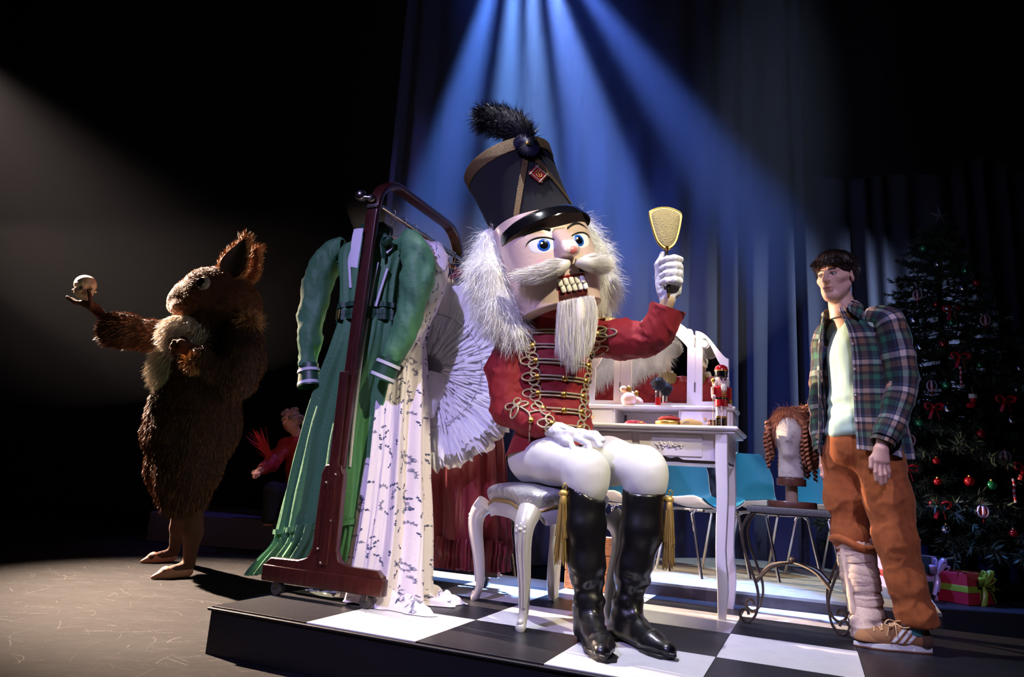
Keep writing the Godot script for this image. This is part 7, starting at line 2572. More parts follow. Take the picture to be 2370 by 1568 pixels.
	f.bone(V(1.675, 0.25, -3.23), V(1.605, 0.237, -3.155), 0.058, 0.05, 0.03)
	f.bone(V(1.66, 0.30, -3.22), V(1.605, 0.24, -3.155), 0.05, 0.04, 0.03)
	f.keep_below(V(1.7, 0.192, -3.0), Vector3.DOWN)
	m = MB.new()
	f.add_to(m)
	crease(m, 0.012, V(6, 34, 6), 45)
	var gauze := mat(rgb(222, 198, 176), 0.9, 0.0, {"bump": noise_tex(0.2, [], 403), "tex": noise_tex(0.02, [[0.0, Color(0.85, 0.82, 0.78)], [0.5, Color(1, 1, 1)], [1.0, Color(0.92, 0.9, 0.88)]], 405), "scale": 6.0, "bump_cm": 0.2})
	var cast := obj("plaster_cast", m, gauze, t)
	for k in 7:
		m = MB.new()
		var bands := [[], [], [], []]
		var h := 0.575 - k * 0.045
		for i in 25:
			var a := TAU * i / 24.0
			var d := V(cos(a), 0, sin(a))
			for e in 4:
				var hh: float = h + [0.034, 0.028, -0.002, -0.008][e] + 0.012 * sin(a + k * 1.7)
				var c := V(1.642, hh, -3.265).lerp(V(1.672, hh, -3.235), k / 7.0)
				bands[e].append(f.march(c + d * 0.14, -d, 0.14) + d * [-0.002, 0.0025, 0.006, -0.002][e])
		m.grid([P3(bands[3]), P3(bands[2]), P3(bands[1]), P3(bands[0])])
		obj("bandage_turn", m, gauze, cast)
	for q in [[V(1.575, 0.585, -3.24), V(1.583, 0.45, -3.225), V(1.595, 0.30, -3.20)], [V(1.60, 0.29, -3.19), V(1.64, 0.275, -3.165), V(1.69, 0.26, -3.16)]]:
		m = MB.new()
		sleeve_plain(m, q, [0.014, 0.013, 0.015], 22, 9, 0.005)
		obj("gauze_pad", m, gauze, cast)
	sneaker(t)
func sneaker(t: Node3D) -> void:
	var S := Node3D.new()
	S.name = "sneaker"
	t.add_child(S)
	S.set_meta("label", "tan suede sneaker with three white stripes")
	# own axes: z towards the toe, x towards the camera
	var z := V(-0.97, 0, -0.22).normalized()
	S.transform = T(V(1.672, 0.19, -3.04), Basis(Vector3.UP.cross(z), Vector3.UP, z))
	var tan_ := mat(rgb(150, 104, 66), 0.85, 0.0, {"rim": 0.5})
	var brown := mat(rgb(84, 58, 42), 0.85, 0.0, {"rim": 0.4})
	var white := mat(rgb(226, 224, 222), 0.5)
	var outline := PackedVector2Array()
	for k in 40:
		var a := TAU * k / 40.0
		var zz := -cos(a)
		outline.append(Vector2(sin(a) * lerps([0.032, 0.037, 0.036, 0.045, 0.047, 0.03], (zz + 1) / 2), zz * 0.152))
	var flat := Basis(V(1, 0, 0), V(0, 0, 1), V(0, -1, 0))
	var m := MB.new()
	var up := Basis(V(-1, 0, 0), V(0, 0, 1), V(0, 1, 0))
	m.extrude(outline, 0.008, T(V(0, 0, 0), up), 0.002)
	obj("outsole", m, mat(rgb(140, 90, 60), 0.8), S)
	m = MB.new()
	var low := []; var top := []
	for p in outline:
		var hgt := 0.034 if p.y < -0.02 else lerpf(0.03, 0.02, clampf((p.y + 0.02) / 0.15, 0, 1))
		low.append(V(p.x, 0.0075, p.y)); top.append(V(p.x * 0.97, hgt, p.y * 0.99))
	m.grid([P3(low), P3(top)], true)
	m.fan(P3(top), V(0, 0.03, 0))
	obj("midsole", m, white, S)
	var f := Field.new(V(-0.07, 0.015, -0.17), V(0.07, 0.14, 0.17), 0.005)
	f.bone(V(0, 0.05, -0.115), V(0, 0.05, -0.02), 0.036, 0.037, 0.02)
	f.bone(V(0, 0.045, -0.02), V(0.004, 0.036, 0.105), 0.04, 0.034, 0.02)
	f.bone(V(0, 0.085, -0.10), V(0, 0.085, -0.03), 0.031, 0.034, 0.02)
	f.bone(V(0, 0.085, -0.03), V(0, 0.04, 0.09), 0.03, 0.025, 0.02)
	f.keep_below(V(0, 0.026, 0), Vector3.DOWN)
	f.keep_below(V(0, 0.105, -0.05), V(0, 1, 0.15).normalized())
	m = MB.new()
	f.add_to(m)
	obj("upper", m, tan_, S)
	m = MB.new()
	var g := Field.new(V(-0.07, 0.015, 0.03), V(0.07, 0.1, 0.17), 0.005)
	g.bone(V(0.0, 0.035, 0.07), V(0.004, 0.034, 0.108), 0.04, 0.0375, 0.02)
	g.keep_below(V(0, 0.026, 0), Vector3.DOWN)
	g.keep_below(V(0, 0.05, 0.085), V(0, 0.75, -0.66).normalized())
	g.add_to(m)
	obj("toe_cap", m, mat(rgb(172, 122, 76), 0.9, 0.0, {"rim": 0.5}), S)
	m = MB.new()
	var hg := Field.new(V(-0.06, 0.015, -0.18), V(0.06, 0.14, -0.06), 0.005)
	hg.bone(V(0, 0.05, -0.117), V(0, 0.09, -0.105), 0.0385, 0.033, 0.02)
	hg.keep_below(V(0, 0.026, 0), Vector3.DOWN)
	hg.keep_below(V(0, 0, -0.09), V(0, 0, 1))
	hg.keep_below(V(0, 0.10, -0.1), V(0, 1, 0.1).normalized())
	hg.add_to(m)
	obj("heel_counter", m, brown, S)
	for k in 3:
		for s in [-1, 1]:
			m = MB.new()
			var l := PackedVector3Array(); var r := PackedVector3Array()
			for j in 8:
				var fl := j / 7.0
				var y := lerpf(0.092, 0.036, fl)
				var zc := lerpf(-0.055, -0.008, fl) - k * 0.0285 + 0.018
				l.append(f.march(V(s * 0.1, y, zc - 0.0075), V(-s, 0, 0), 0.12) + V(s * 0.0022, 0, 0))
				r.append(f.march(V(s * 0.1, y, zc + 0.0075), V(-s, 0, 0), 0.12) + V(s * 0.0022, 0, 0))
			m.grid([l, r])
			obj("stripe", m, white, S)
	var lace := mat(rgb(214, 176, 128), 0.8)
	for k in 6:
		var zc := -0.008 + k * 0.0155
		var yy := 0.1 - k * 0.0085
		m = MB.new()
		var p := []
		for j in 7:
			var x := lerpf(-0.026, 0.028, j / 6.0)
			p.append(f.march(V(x, 0.15, zc + x * 0.2 * (1 if k % 2 else -1)), Vector3.DOWN, 0.15) + V(0, 0.004, 0))
		m.tube(P3(p), 0.0032, 6, true, 0.7)
		obj("lace", m, lace, S)
	for s in [-1, 1]:
		m = MB.new()
		m.tube(curve([V(0.008, 0.115, -0.01), V(0.03, 0.122, -0.01 - s * 0.03), V(0.044, 0.106, -0.012 - s * 0.05), V(0.04, 0.098, -0.01 - s * 0.02), V(0.008, 0.112, -0.008)], 24), 0.0028, 6)
		obj("lace_bow", m, lace, S)
		m = MB.new()
		m.tube(curve([V(0.008, 0.113, -0.008), V(0.04, 0.095, 0.008 + s * 0.012), V(0.048, 0.06, 0.014 + s * 0.02)], 14), 0.0026, 6)
		obj("lace_end", m, lace, S)
	m = MB.new()
	m.tube(P3([V(0, 0.07, -0.085), V(0, 0.105, -0.085), V(0, 0.15, -0.09)]), [0.04, 0.041, 0.044], 18, false, 1.0)
	obj("sock", m, mat(rgb(52, 112, 112), 0.9, 0.0, {"rim": 0.4}), t).transform = S.transform
	m = MB.new()
	m.tube(curve([V(0.03, 0.108, -0.03), V(0.034, 0.1, -0.08), V(0.02, 0.108, -0.12), V(-0.02, 0.108, -0.12), V(-0.034, 0.1, -0.08), V(-0.03, 0.108, -0.03)], 24), 0.007, 8)
	obj("collar_lining", m, brown, S)
# ---------------------------------------------------------------- performer in the squirrel costume
class SquirrelFur extends Rule:
	var grow := 1.0
	func comb(p: Vector3, _n: Vector3) -> Vector3:
		if p.y > 1.55 and p.x < -2.45: return Vector3(-0.8, -0.5, 0.1).normalized()
		return Vector3(0.1, -1.0, 0.05).normalized()
	func reach(p: Vector3) -> float:
		return 1.5 if (p.x < -2.82 and p.y > 1.5) or p.y < 0.6 else 1.0
class HeadFur extends Rule:
	func comb(p: Vector3, _n: Vector3) -> Vector3:
		return Vector3(0.9, -0.25, 0.0).normalized()
	func reach(p: Vector3) -> float:
		return clampf((p.x + 2.56) / 0.25, 0.3, 1.0) * (1.9 if p.y < 1.84 else 1.0)
func squirrel() -> void:
	var t := thing("person", "performer in a furry brown squirrel costume holding out a skull", "person", V(-2.2, 0, -4.9))
	t.position = Vector3.ZERO
	var rng := RandomNumberGenerator.new()
	rng.seed = 55
	var m := MB.new()
	var tights := mat(rgb(86, 54, 40), 0.8, 0.0, {"rim": 0.3})
	# body in brown tights, one mesh with both gloved hands
	var f := Field.new(V(-3.0, -0.02, -5.75), V(-1.7, 2.1, -4.5), 0.02)
	f.chain([V(-2.2, 0.95, -4.95), V(-2.2, 1.35, -4.92), V(-2.2, 1.62, -4.9)], [0.15, 0.15, 0.12], 0.05)
	f.bone(V(-2.19, 1.65, -4.9), V(-2.2, 1.9, -4.9), 0.06, 0.09, 0.03)
	f.chain([V(-2.4, 1.66, -4.98), V(-2.65, 1.67, -4.93), V(-2.95, 1.74, -4.9)], [0.06, 0.05, 0.04], 0.03)
	f.chain([V(-1.9, 1.64, -4.82), V(-1.87, 1.34, -4.68), V(-2.14, 1.49, -4.6)], [0.06, 0.05, 0.035], 0.03)
	f.chain([V(-2.16, 0.9, -4.9), V(-2.14, 0.5, -4.9), V(-2.115, 0.3, -4.92), V(-2.12, 0.09, -4.945)], [0.1, 0.075, 0.065, 0.04], 0.03)
	f.bone(V(-2.12, 0.075, -4.945), V(-2.22, 0.04, -4.80), 0.038, 0.03, 0.02)
	f.chain([V(-2.33, 0.9, -5.05), V(-2.40, 0.5, -5.3), V(-2.46, 0.28, -5.45), V(-2.53, 0.09, -5.6)], [0.1, 0.07, 0.058, 0.04], 0.03)
	f.bone(V(-2.53, 0.075, -5.6), V(-2.64, 0.04, -5.47), 0.036, 0.03, 0.02)
	f.add_to(m)
	# raised hand under the skull
	f = Field.new(V(-3.33, 1.70, -5.03), V(-2.88, 2.0, -4.74), 0.0065)
	f.chain([V(-2.94, 1.735, -4.9), V(-3.03, 1.80, -4.89), V(-3.08, 1.84, -4.885)], [0.036, 0.032, 0.034], 0.02)
	f.bone(V(-3.07, 1.84, -4.91), V(-3.13, 1.865, -4.93), 0.03, 0.024, 0.02)
	f.bone(V(-3.07, 1.835, -4.86), V(-3.13, 1.855, -4.85), 0.03, 0.024, 0.02)
	hand_field(f, [
		[V(-3.06, 1.85, -4.83), V(-3.06, 1.90, -4.80), V(-3.075, 1.94, -4.795)],
		[V(-3.13, 1.855, -4.85), V(-3.19, 1.855, -4.835), V(-3.24, 1.885, -4.83)],
		[V(-3.135, 1.86, -4.88), V(-3.20, 1.858, -4.875), V(-3.262, 1.888, -4.875)],
		[V(-3.135, 1.865, -4.91), V(-3.20, 1.862, -4.91), V(-3.26, 1.893, -4.915)],
		[V(-3.12, 1.865, -4.94), V(-3.18, 1.868, -4.95), V(-3.225, 1.895, -4.955)]], [0.0145, 0.0135, 0.014, 0.0135, 0.012], 0.008)
	f.add_to(m)
	# hand on the chest
	f = Field.new(V(-2.36, 1.40, -4.72), V(-2.06, 1.64, -4.46), 0.0065)
	f.bone(V(-2.13, 1.48, -4.6), V(-2.18, 1.515, -4.585), 0.036, 0.034, 0.02)
	f.bone(V(-2.17, 1.53, -4.58), V(-2.24, 1.56, -4.57), 0.032, 0.026, 0.02)
	f.bone(V(-2.17, 1.50, -4.58), V(-2.235, 1.515, -4.565), 0.032, 0.026, 0.02)
	hand_field(f, [
		[V(-2.18, 1.545, -4.60), V(-2.22, 1.59, -4.60), V(-2.26, 1.605, -4.61)],
		[V(-2.24, 1.565, -4.57), V(-2.29, 1.565, -4.575), V(-2.31, 1.54, -4.60)],
		[V(-2.245, 1.548, -4.565), V(-2.295, 1.54, -4.57), V(-2.315, 1.512, -4.595)],
		[V(-2.24, 1.528, -4.565), V(-2.288, 1.515, -4.57), V(-2.305, 1.488, -4.595)],
		[V(-2.23, 1.508, -4.568), V(-2.27, 1.492, -4.575), V(-2.285, 1.47, -4.60)]], [0.015, 0.0145, 0.015, 0.0145, 0.013], 0.006)
	f.add_to(m)
	obj("body", m, tights, t)
	for q in [[V(-2.27, 0, -4.745), V(-2.105, 0, -4.975)], [V(-2.69, 0, -5.42), V(-2.53, 0, -5.645)]]:
		var d: Vector3 = (q[0] - q[1]).normalized()
		var sd := d.cross(Vector3.UP)
		f = Field.new((q[0] as Vector3).min(q[1]) - V(0.08, 0.01, 0.08), (q[0] as Vector3).max(q[1]) + V(0.08, 0.14, 0.08), 0.0075)
		f.bone(q[1] + V(0, 0.038, 0) + d * 0.035, q[0].lerp(q[1], 0.35) + V(0, 0.033, 0), 0.04, 0.043, 0.02)
		f.bone(q[0].lerp(q[1], 0.35) + V(0, 0.033, 0), q[0] + V(0, 0.014, 0) - d * 0.012, 0.043, 0.013, 0.02)
		f.egg(q[0].lerp(q[1], 0.66) + V(0, 0.085, 0), V(0.034, 0.045, 0.08), Basis(sd, Vector3.UP, -d), 0.008, true)
		f.keep_below(V(0, 0.002, 0), Vector3.DOWN)
		m = MB.new()
		f.add_to(m)
		var sl := obj("ballet_slipper", m, mat(rgb(190, 132, 108), 0.5, 0.0, {"rim": 0.3}), t)
		m = MB.new()
		var st: Vector3 = q[0].lerp(q[1], 0.72)
		m.tube(curve([st + sd * 0.042 + V(0, 0.045, 0), st + V(0, 0.085, 0) + d * 0.01, st - sd * 0.042 + V(0, 0.045, 0)], 12), 0.008, 6, true, 0.3)
		obj("elastic", m, mat(rgb(196, 140, 112), 0.6), sl)
	# fur suit
	var base := mat(rgb(50, 24, 14), 0.9)
	f = Field.new(V(-3.08, 0.40, -5.4), V(-1.6, 1.92, -4.42), 0.02)
	f.egg(V(-2.2, 1.42, -4.93), V(0.29, 0.34, 0.25), Basis(), 0.1)
	f.egg(V(-2.24, 1.05, -4.93), V(0.33, 0.36, 0.27), Basis(), 0.1)
	f.chain([V(-2.2, 0.95, -4.88), V(-2.2, 0.72, -4.87), V(-2.19, 0.53, -4.88)], [0.24, 0.2, 0.145], 0.08)
	f.chain([V(-2.36, 0.95, -5.02), V(-2.42, 0.7, -5.12), V(-2.42, 0.53, -5.2)], [0.22, 0.16, 0.11], 0.08)
	f.chain([V(-2.4, 1.66, -4.98), V(-2.62, 1.66, -4.92), V(-2.80, 1.675, -4.9), V(-2.885, 1.68, -4.9)], [0.11, 0.1, 0.12, 0.125], 0.05)
	f.chain([V(-1.93, 1.64, -4.83), V(-1.86, 1.48, -4.72), V(-1.86, 1.33, -4.66)], [0.14, 0.13, 0.115], 0.06)
	f.chain([V(-1.86, 1.33, -4.66), V(-2.0, 1.40, -4.6), V(-2.11, 1.47, -4.58)], [0.11, 0.085, 0.075], 0.04)
	f.bone(V(-2.2, 1.68, -4.9), V(-2.2, 1.78, -4.9), 0.16, 0.15, 0.06)
	f.egg(V(-2.945, 1.69, -4.9), V(0.07, 0.085, 0.085), Basis(), 0.02, true)
	var sf := f
	m = MB.new()
	f.add_to(m)
	crease(m, 0.02, V(5, 3, 5), 71)
	var suit := obj("fur_suit", m, base, t)
	var cols := [Color(0.085, 0.028, 0.01), Color(0.13, 0.045, 0.014), Color(0.05, 0.018, 0.008), Color(0.20, 0.075, 0.022)]
	stuff(obj("fur", fur(m, 42000, 0.036, 0.002, SquirrelFur.new(), 0.2, cols, rng, 0.35), M.hairs, suit))
	# seam down the front
	m = MB.new()
	var seam := []
	for k in 12: seam.append(sf.march(V(-2.12, 1.35 - k * 0.055, -4.4), V(0, 0, -1), 0.7) + V(0, 0, 0.004))
	m.tube(P3(seam), 0.005, 6)
	obj("front_seam", m, mat(rgb(30, 18, 14), 0.9), suit)
	# white bib
	m = MB.new()
	f = Field.new(V(-2.66, 1.24, -4.98), V(-1.98, 1.88, -4.52), 0.016)
	f.egg(V(-2.27, 1.63, -4.79), V(0.21, 0.14, 0.09), rot(0, 20, -28), 0.05)
	f.egg(V(-2.41, 1.45, -4.80), V(0.1, 0.16, 0.075), rot(0, 20, -10), 0.05)
	f.add_to(m)
	var bib := obj("chest_bib", m, mat(rgb(206, 192, 178), 0.95), t)
	var bw := [Color(0.72, 0.62, 0.52), Color(0.62, 0.52, 0.44), Color(0.8, 0.72, 0.64)]
	var bm := MB.new()
	for sc in scatter(m, 7000, rng):
		bm.tint = bw[rng.randi() % 3]
		lock(bm, sc[0], ((sc[1] as Vector3) * 0.6 + V(-0.15, -0.6, 0.1)).normalized(), V(-0.03, -0.22, 0), rng.randf_range(0.05, 0.1), 0.002, rng, 3, 0.2)
	stuff(obj("fur", bm, M.white_hairs, bib))
	# light tufts on the shoulder and the cuffs
	for q in [[V(-1.88, 1.77, -4.78), 0.1, 1400, 0.06], [V(-2.12, 1.42, -4.53), 0.05, 700, 0.05], [V(-2.92, 1.70, -4.9), 0.11, 1200, 0.05]]:
		var bm2 := MB.new()
		bm2.ball(q[0], V(q[1], q[1] * 0.55, q[1] * 0.8), 14, 8)
		var tuft := MB.new()
		for sc in scatter(bm2, q[2], rng):
			var g := rng.randf_range(0.7, 1.2)
			tuft.tint = Color(0.5 * g, 0.24 * g, 0.09 * g)
			lock(tuft, sc[0] * 0.35 + q[0] * 0.65, ((sc[1] as Vector3) + V(0, 0.1, 0)).normalized(), V(0.0, -0.12, 0.0), q[3] * rng.randf_range(0.9, 1.9), 0.0017, rng, 3, 0.2)
		stuff(obj("fur_tuft", tuft, M.hairs, suit))
	# ---- head
	f = Field.new(V(-2.66, 1.68, -5.2), V(-1.76, 2.32, -4.58), 0.014)
	f.egg(V(-2.2, 2.0, -4.9), V(0.25, 0.19, 0.225), rot(0, 0, 8), 0.05)
	f.chain([V(-2.30, 1.98, -4.9), V(-2.42, 1.945, -4.9), V(-2.475, 1.915, -4.9)], [0.17, 0.11, 0.062], 0.06)
	f.egg(V(-2.36, 1.86, -4.86), V(0.13, 0.075, 0.12), Basis(), 0.04)
	f.egg(V(-2.05, 1.93, -4.9), V(0.18, 0.16, 0.2), Basis(), 0.05)
	m = MB.new()
	f.add_to(m)
	var head := obj("head_mask", m, mat(rgb(78, 40, 22), 0.9), t)
	var hc := [Color(0.26, 0.10, 0.028), Color(0.34, 0.14, 0.04), Color(0.16, 0.055, 0.016), Color(0.10, 0.035, 0.012)]
	stuff(obj("fur", fur(m, 17000, 0.028, 0.0014, HeadFur.new(), 0.3, hc, rng, 0.35), M.hairs, head))
	for z in [1, -1]:
		# leaf-shaped ear with a dark lining
		var e0 := V(-2.09, 2.08, -4.9 + z * 0.09)
		var tip := V(-1.985, 2.40, -4.9 + z * 0.12)
		var ax := (tip - e0).normalized()
		var sx := ax.cross(V(0, 0, 1)).normalized()
		var nrm := sx.cross(ax)
		m = MB.new()
		var rows := []
		for j in 13:
			var fl := j / 12.0
			var w := 0.115 * sin(PI * pow(fl, 0.75) * 0.92 + 0.25) * (1.0 - 0.25 * fl)
			var r := PackedVector3Array()
			for i in 13:
				var a := TAU * i / 12.0
				r.append(e0 + ax * 0.34 * fl + sx * cos(a) * w + nrm * (sin(a) * 0.028 + 0.03 * cos(a) * cos(a)))
			rows.append(r)
		m.grid(rows)
		m.fan(rows[12], tip)
		var ear := obj("ear", m, mat(rgb(70, 36, 20), 0.9), head)
		m = MB.new()
		var lr := []
		for j in 9:
			var fl := lerpf(0.06, 0.84, j / 8.0)
			var w := 0.075 * sin(PI * pow(fl, 0.75) * 0.92 + 0.25) * (1.0 - 0.25 * fl)
			var r := PackedVector3Array()
			for i in 7:
				var a := i / 6.0 * 2.0 - 1.0
				r.append(e0 + ax * 0.34 * fl + sx * a * w + nrm * (0.034 + 0.02 * a * a) * z)
			lr.append(r)
		m.grid(lr)
		obj("ear_lining", m, mat(rgb(58, 44, 42), 0.9), head)
		var em := MB.new()
		for k in 900:
			var fl := rng.randf()
			var w := 0.115 * sin(PI * pow(fl, 0.75) * 0.92 + 0.25) * (1.0 - 0.25 * fl)
			var s := -1.0 if rng.randf() < 0.5 else 1.0
			var g := rng.randf_range(0.7, 1.15)
			em.tint = Color(0.42 * g, 0.18 * g, 0.05 * g)
			var p := e0 + ax * 0.34 * fl + sx * s * w * rng.randf_range(0.85, 1.0) + nrm * rng.randf_range(-0.02, 0.05)
			lock(em, p, (sx * s * 0.5 + ax * 0.8).normalized(), ax * 0.1, rng.randf_range(0.025, 0.05) * (1.6 if fl > 0.85 else 1.0), 0.0015, rng, 3, 0.2)
		stuff(obj("ear_fur", em, M.hairs, head))
		# glossy eye with a pale ring
		var ec := f.march(V(-2.215, 2.015, -4.9 + z * 0.5), V(0, 0, -z), 0.6)
		var out := V(-0.3, 0.05, z * 0.95).normalized()
		m = MB.new()
		m.ball(ec - out * 0.02, V(0.056, 0.035, 0.056), 22, 12, along(out))
		var eye := obj("eye", m, mat(rgb(150, 132, 118), 0.35, 0.0, {"coat": 0.6}), head)
		m = MB.new()
		m.ball(ec + out * 0.002 + V(-0.008, 0.0, 0), V(0.04, 0.024, 0.04), 20, 12, along(out))
		obj("pupil", m, mat(rgb(8, 8, 10), 0.06, 0.0, {"coat": 1.0, "coat_rough": 0.02}), eye)
	m = MB.new()
	m.ball(V(-2.515, 1.945, -4.9), V(0.026, 0.03, 0.04), 14, 10)
	obj("nose", m, mat(rgb(196, 142, 138), 0.35, 0.0, {"coat": 0.4}), head)
	m = MB.new()
	m.ball(V(-2.495, 1.885, -4.885), V(0.035, 0.045, 0.05), 16, 10)
	var mz := obj("muzzle", m, mat(rgb(206, 190, 176), 0.95), head)
	stuff(obj("fur", fur(m, 1200, 0.02, 0.0012, Rule.new(), 0.4, bw, rng, 0.3), M.white_hairs, mz))
	skull()
func skull() -> void:
	var t := thing("human_skull", "ivory-coloured human skull held up in the squirrel's hand", "skull", V(-3.165, 1.975, -4.89))
	t.basis = Basis(Vector3.UP, deg_to_rad(28)) * rot(4, 0, 5)
	# own axes: z where the face looks
	var f := Field.new(V(-0.11, -0.14, -0.14), V(0.11, 0.13, 0.13), 0.0052)
	f.egg(V(0, 0.03, -0.022), V(0.074, 0.07, 0.092), Basis(), 0.02)
	f.egg(V(0, 0.01, 0.045), V(0.06, 0.062, 0.048), Basis(), 0.03)
	f.bone(V(-0.032, -0.045, 0.062), V(0.032, -0.045, 0.062), 0.03, 0.03, 0.02)
	f.bone(V(-0.02, -0.075, 0.068), V(0.02, -0.075, 0.068), 0.018, 0.018, 0.015)
	for s in [-1, 1]:
		f.bone(V(s * 0.05, -0.02, 0.07), V(s * 0.07, -0.022, 0.01), 0.0115, 0.009, 0.012)
		f.bone(V(s * 0.012, 0.018, 0.085), V(s * 0.05, 0.016, 0.072), 0.012, 0.011, 0.01)
		f.egg(V(s * 0.03, -0.008, 0.088), V(0.019, 0.017, 0.032), rot(0, s * 12, s * 8), 0.006, true)
		f.egg(V(s * 0.066, -0.0, 0.048), V(0.014, 0.03, 0.022), Basis(), 0.012, true)
		f.egg(V(s * 0.0075, -0.04, 0.098), V(0.0085, 0.02, 0.022), rot(0, 0, s * 14), 0.004, true)
	f.egg(V(0, -0.075, 0.0), V(0.05, 0.05, 0.055), Basis(), 0.02, true)
	f.keep_below(V(0, -0.09, 0), Vector3.DOWN)
	var m := MB.new()
	f.add_to(m)
	obj("cranium", m, mat(rgb(222, 206, 188), 0.6, 0.0, {"tex": noise_tex(0.02, [[0.0, Color(0.8, 0.76, 0.7)], [0.5, Color(1, 1, 1)], [1.0, Color(0.93, 0.9, 0.86)]], 501), "scale": 6.0, "sss": 0.1}), t)
	for k in 8:
		var a := (k - 3.5) * 0.21
		m = MB.new()
		m.box(T(V(sin(a) * 0.04, -0.093, 0.046 + cos(a) * 0.038), Basis(Vector3.UP, a)), V(0.0085, 0.014, 0.007), 0.0022)
		obj("tooth", m, mat(rgb(214, 200, 178), 0.45), t)
# ---------------------------------------------------------------- seated figure in the dark
func sitter() -> void:
	var t := thing("person", "curly-haired figure in red sitting in the dark behind the green dress", "person", V(-2.050, 0.28, -6.7))
	t.position = Vector3.ZERO
	var rng := RandomNumberGenerator.new()
	rng.seed = 66
	var m := MB.new()
	var f := Field.new(V(-2.350, 0.25, -7.15), V(-1.400, 1.42, -6.1), 0.018)
	f.chain([V(-1.920, 0.55, -6.75), V(-1.940, 0.8, -6.72), V(-1.970, 1.0, -6.68)], [0.12, 0.12, 0.1], 0.05)
	f.bone(V(-1.970, 1.0, -6.68), V(-2.020, 1.13, -6.62), 0.045, 0.05, 0.03)
	f.egg(V(-2.060, 1.21, -6.58), V(0.075, 0.105, 0.09), Basis(), 0.03)
	f.bone(V(-2.100, 1.19, -6.49), V(-2.105, 1.17, -6.475), 0.014, 0.012, 0.015)
	f.chain([V(-2.100, 0.98, -6.66), V(-2.170, 0.80, -6.52), V(-2.190, 0.74, -6.3)], [0.055, 0.045, 0.03], 0.03)
	f.chain([V(-1.820, 0.98, -6.66), V(-1.750, 0.78, -6.52), V(-1.820, 0.72, -6.32)], [0.055, 0.045, 0.03], 0.03)
	f.chain([V(-2.020, 0.52, -6.72), V(-2.080, 0.56, -6.38), V(-2.080, 0.28, -6.36)], [0.09, 0.06, 0.045], 0.03)
	f.chain([V(-1.820, 0.52, -6.72), V(-1.820, 0.56, -6.38), V(-1.820, 0.28, -6.36)], [0.09, 0.06, 0.045], 0.03)
	f.add_to(m)
	f = Field.new(V(-2.300, 0.62, -6.4), V(-2.100, 0.82, -6.15), 0.006)
	f.bone(V(-2.190, 0.74, -6.31), V(-2.192, 0.725, -6.26), 0.03, 0.026, 0.015)
	hand_field(f, [
		[V(-2.210, 0.735, -6.27), V(-2.230, 0.72, -6.24), V(-2.230, 0.70, -6.225)],
		[V(-2.205, 0.725, -6.25), V(-2.212, 0.70, -6.215), V(-2.210, 0.67, -6.205)],
		[V(-2.193, 0.725, -6.247), V(-2.196, 0.698, -6.21), V(-2.194, 0.665, -6.20)],
		[V(-2.181, 0.727, -6.25), V(-2.180, 0.70, -6.213), V(-2.178, 0.672, -6.205)],
		[V(-2.170, 0.73, -6.255), V(-2.166, 0.708, -6.222), V(-2.164, 0.684, -6.215)]], [0.0115, 0.0105, 0.011, 0.0105, 0.009], 0.004)
	f.add_to(m)
	obj("body", m, mat(rgb(200, 140, 120), 0.6), t)
	m = MB.new()
	f = Field.new(V(-2.350, 0.4, -7.0), V(-1.500, 1.15, -6.2), 0.016)
	f.chain([V(-1.920, 0.52, -6.75), V(-1.940, 0.8, -6.72), V(-1.970, 0.99, -6.68)], [0.15, 0.145, 0.12], 0.05)
	f.bone(V(-2.100, 0.99, -6.67), V(-1.820, 0.99, -6.67), 0.07, 0.07, 0.04)
	f.chain([V(-2.100, 0.98, -6.66), V(-2.170, 0.80, -6.52), V(-2.190, 0.75, -6.35)], [0.075, 0.065, 0.055], 0.03)
	f.chain([V(-1.820, 0.98, -6.66), V(-1.750, 0.78, -6.52), V(-1.820, 0.73, -6.36)], [0.075, 0.065, 0.055], 0.03)
	f.add_to(m)
	crease(m, 0.015, V(9, 9, 9), 81)
	obj("red_coat", m, mat(rgb(150, 18, 28), 0.6, 0.0, {"rim": 0.6}), t)
	m = MB.new()
	f = Field.new(V(-2.3, 0.25, -7.0), V(-1.5, 0.8, -6.2), 0.018)
	f.chain([V(-2.02, 0.52, -6.72), V(-2.08, 0.56, -6.38), V(-2.08, 0.32, -6.36)], [0.105, 0.08, 0.065], 0.03)
	f.chain([V(-1.82, 0.52, -6.72), V(-1.82, 0.56, -6.38), V(-1.82, 0.32, -6.36)], [0.105, 0.08, 0.065], 0.03)
	f.add_to(m)
	obj("trousers", m, mat(rgb(24, 22, 30), 0.85), t)
	var hc := [Color(0.40, 0.24, 0.13), Color(0.52, 0.33, 0.19), Color(0.3, 0.17, 0.09)]
	m = MB.new()
	for k in 90:
		m.tint = hc[rng.randi() % 3]
		var d := V(rng.randfn(0, 1), absf(rng.randfn(0.3, 0.8)) - 0.25, rng.randfn(-0.3, 0.9)).normalized()
		var p := V(-2.060, 1.23, -6.60) + d * V(0.085, 0.1, 0.1)
		var pth := PackedVector3Array()
		var ax := V(rng.randfn(0, 1), rng.randfn(0, 1), rng.randfn(0, 1)).normalized()
		var sx := ax.cross(Vector3.UP).normalized()
		for i in 16: pth.append(p + ax * (i * 0.0028 - 0.02) + (sx * cos(i * 0.9) + ax.cross(sx) * sin(i * 0.9)) * 0.016)
		m.tube(pth, 0.006, 5)
	stuff(obj("curls", m, M.hairs, t))
	# red feather held in front
	var fe := thing("red_feather", "red feather spray held by the figure in the dark", "feather", Vector3.ZERO)
	m = MB.new()
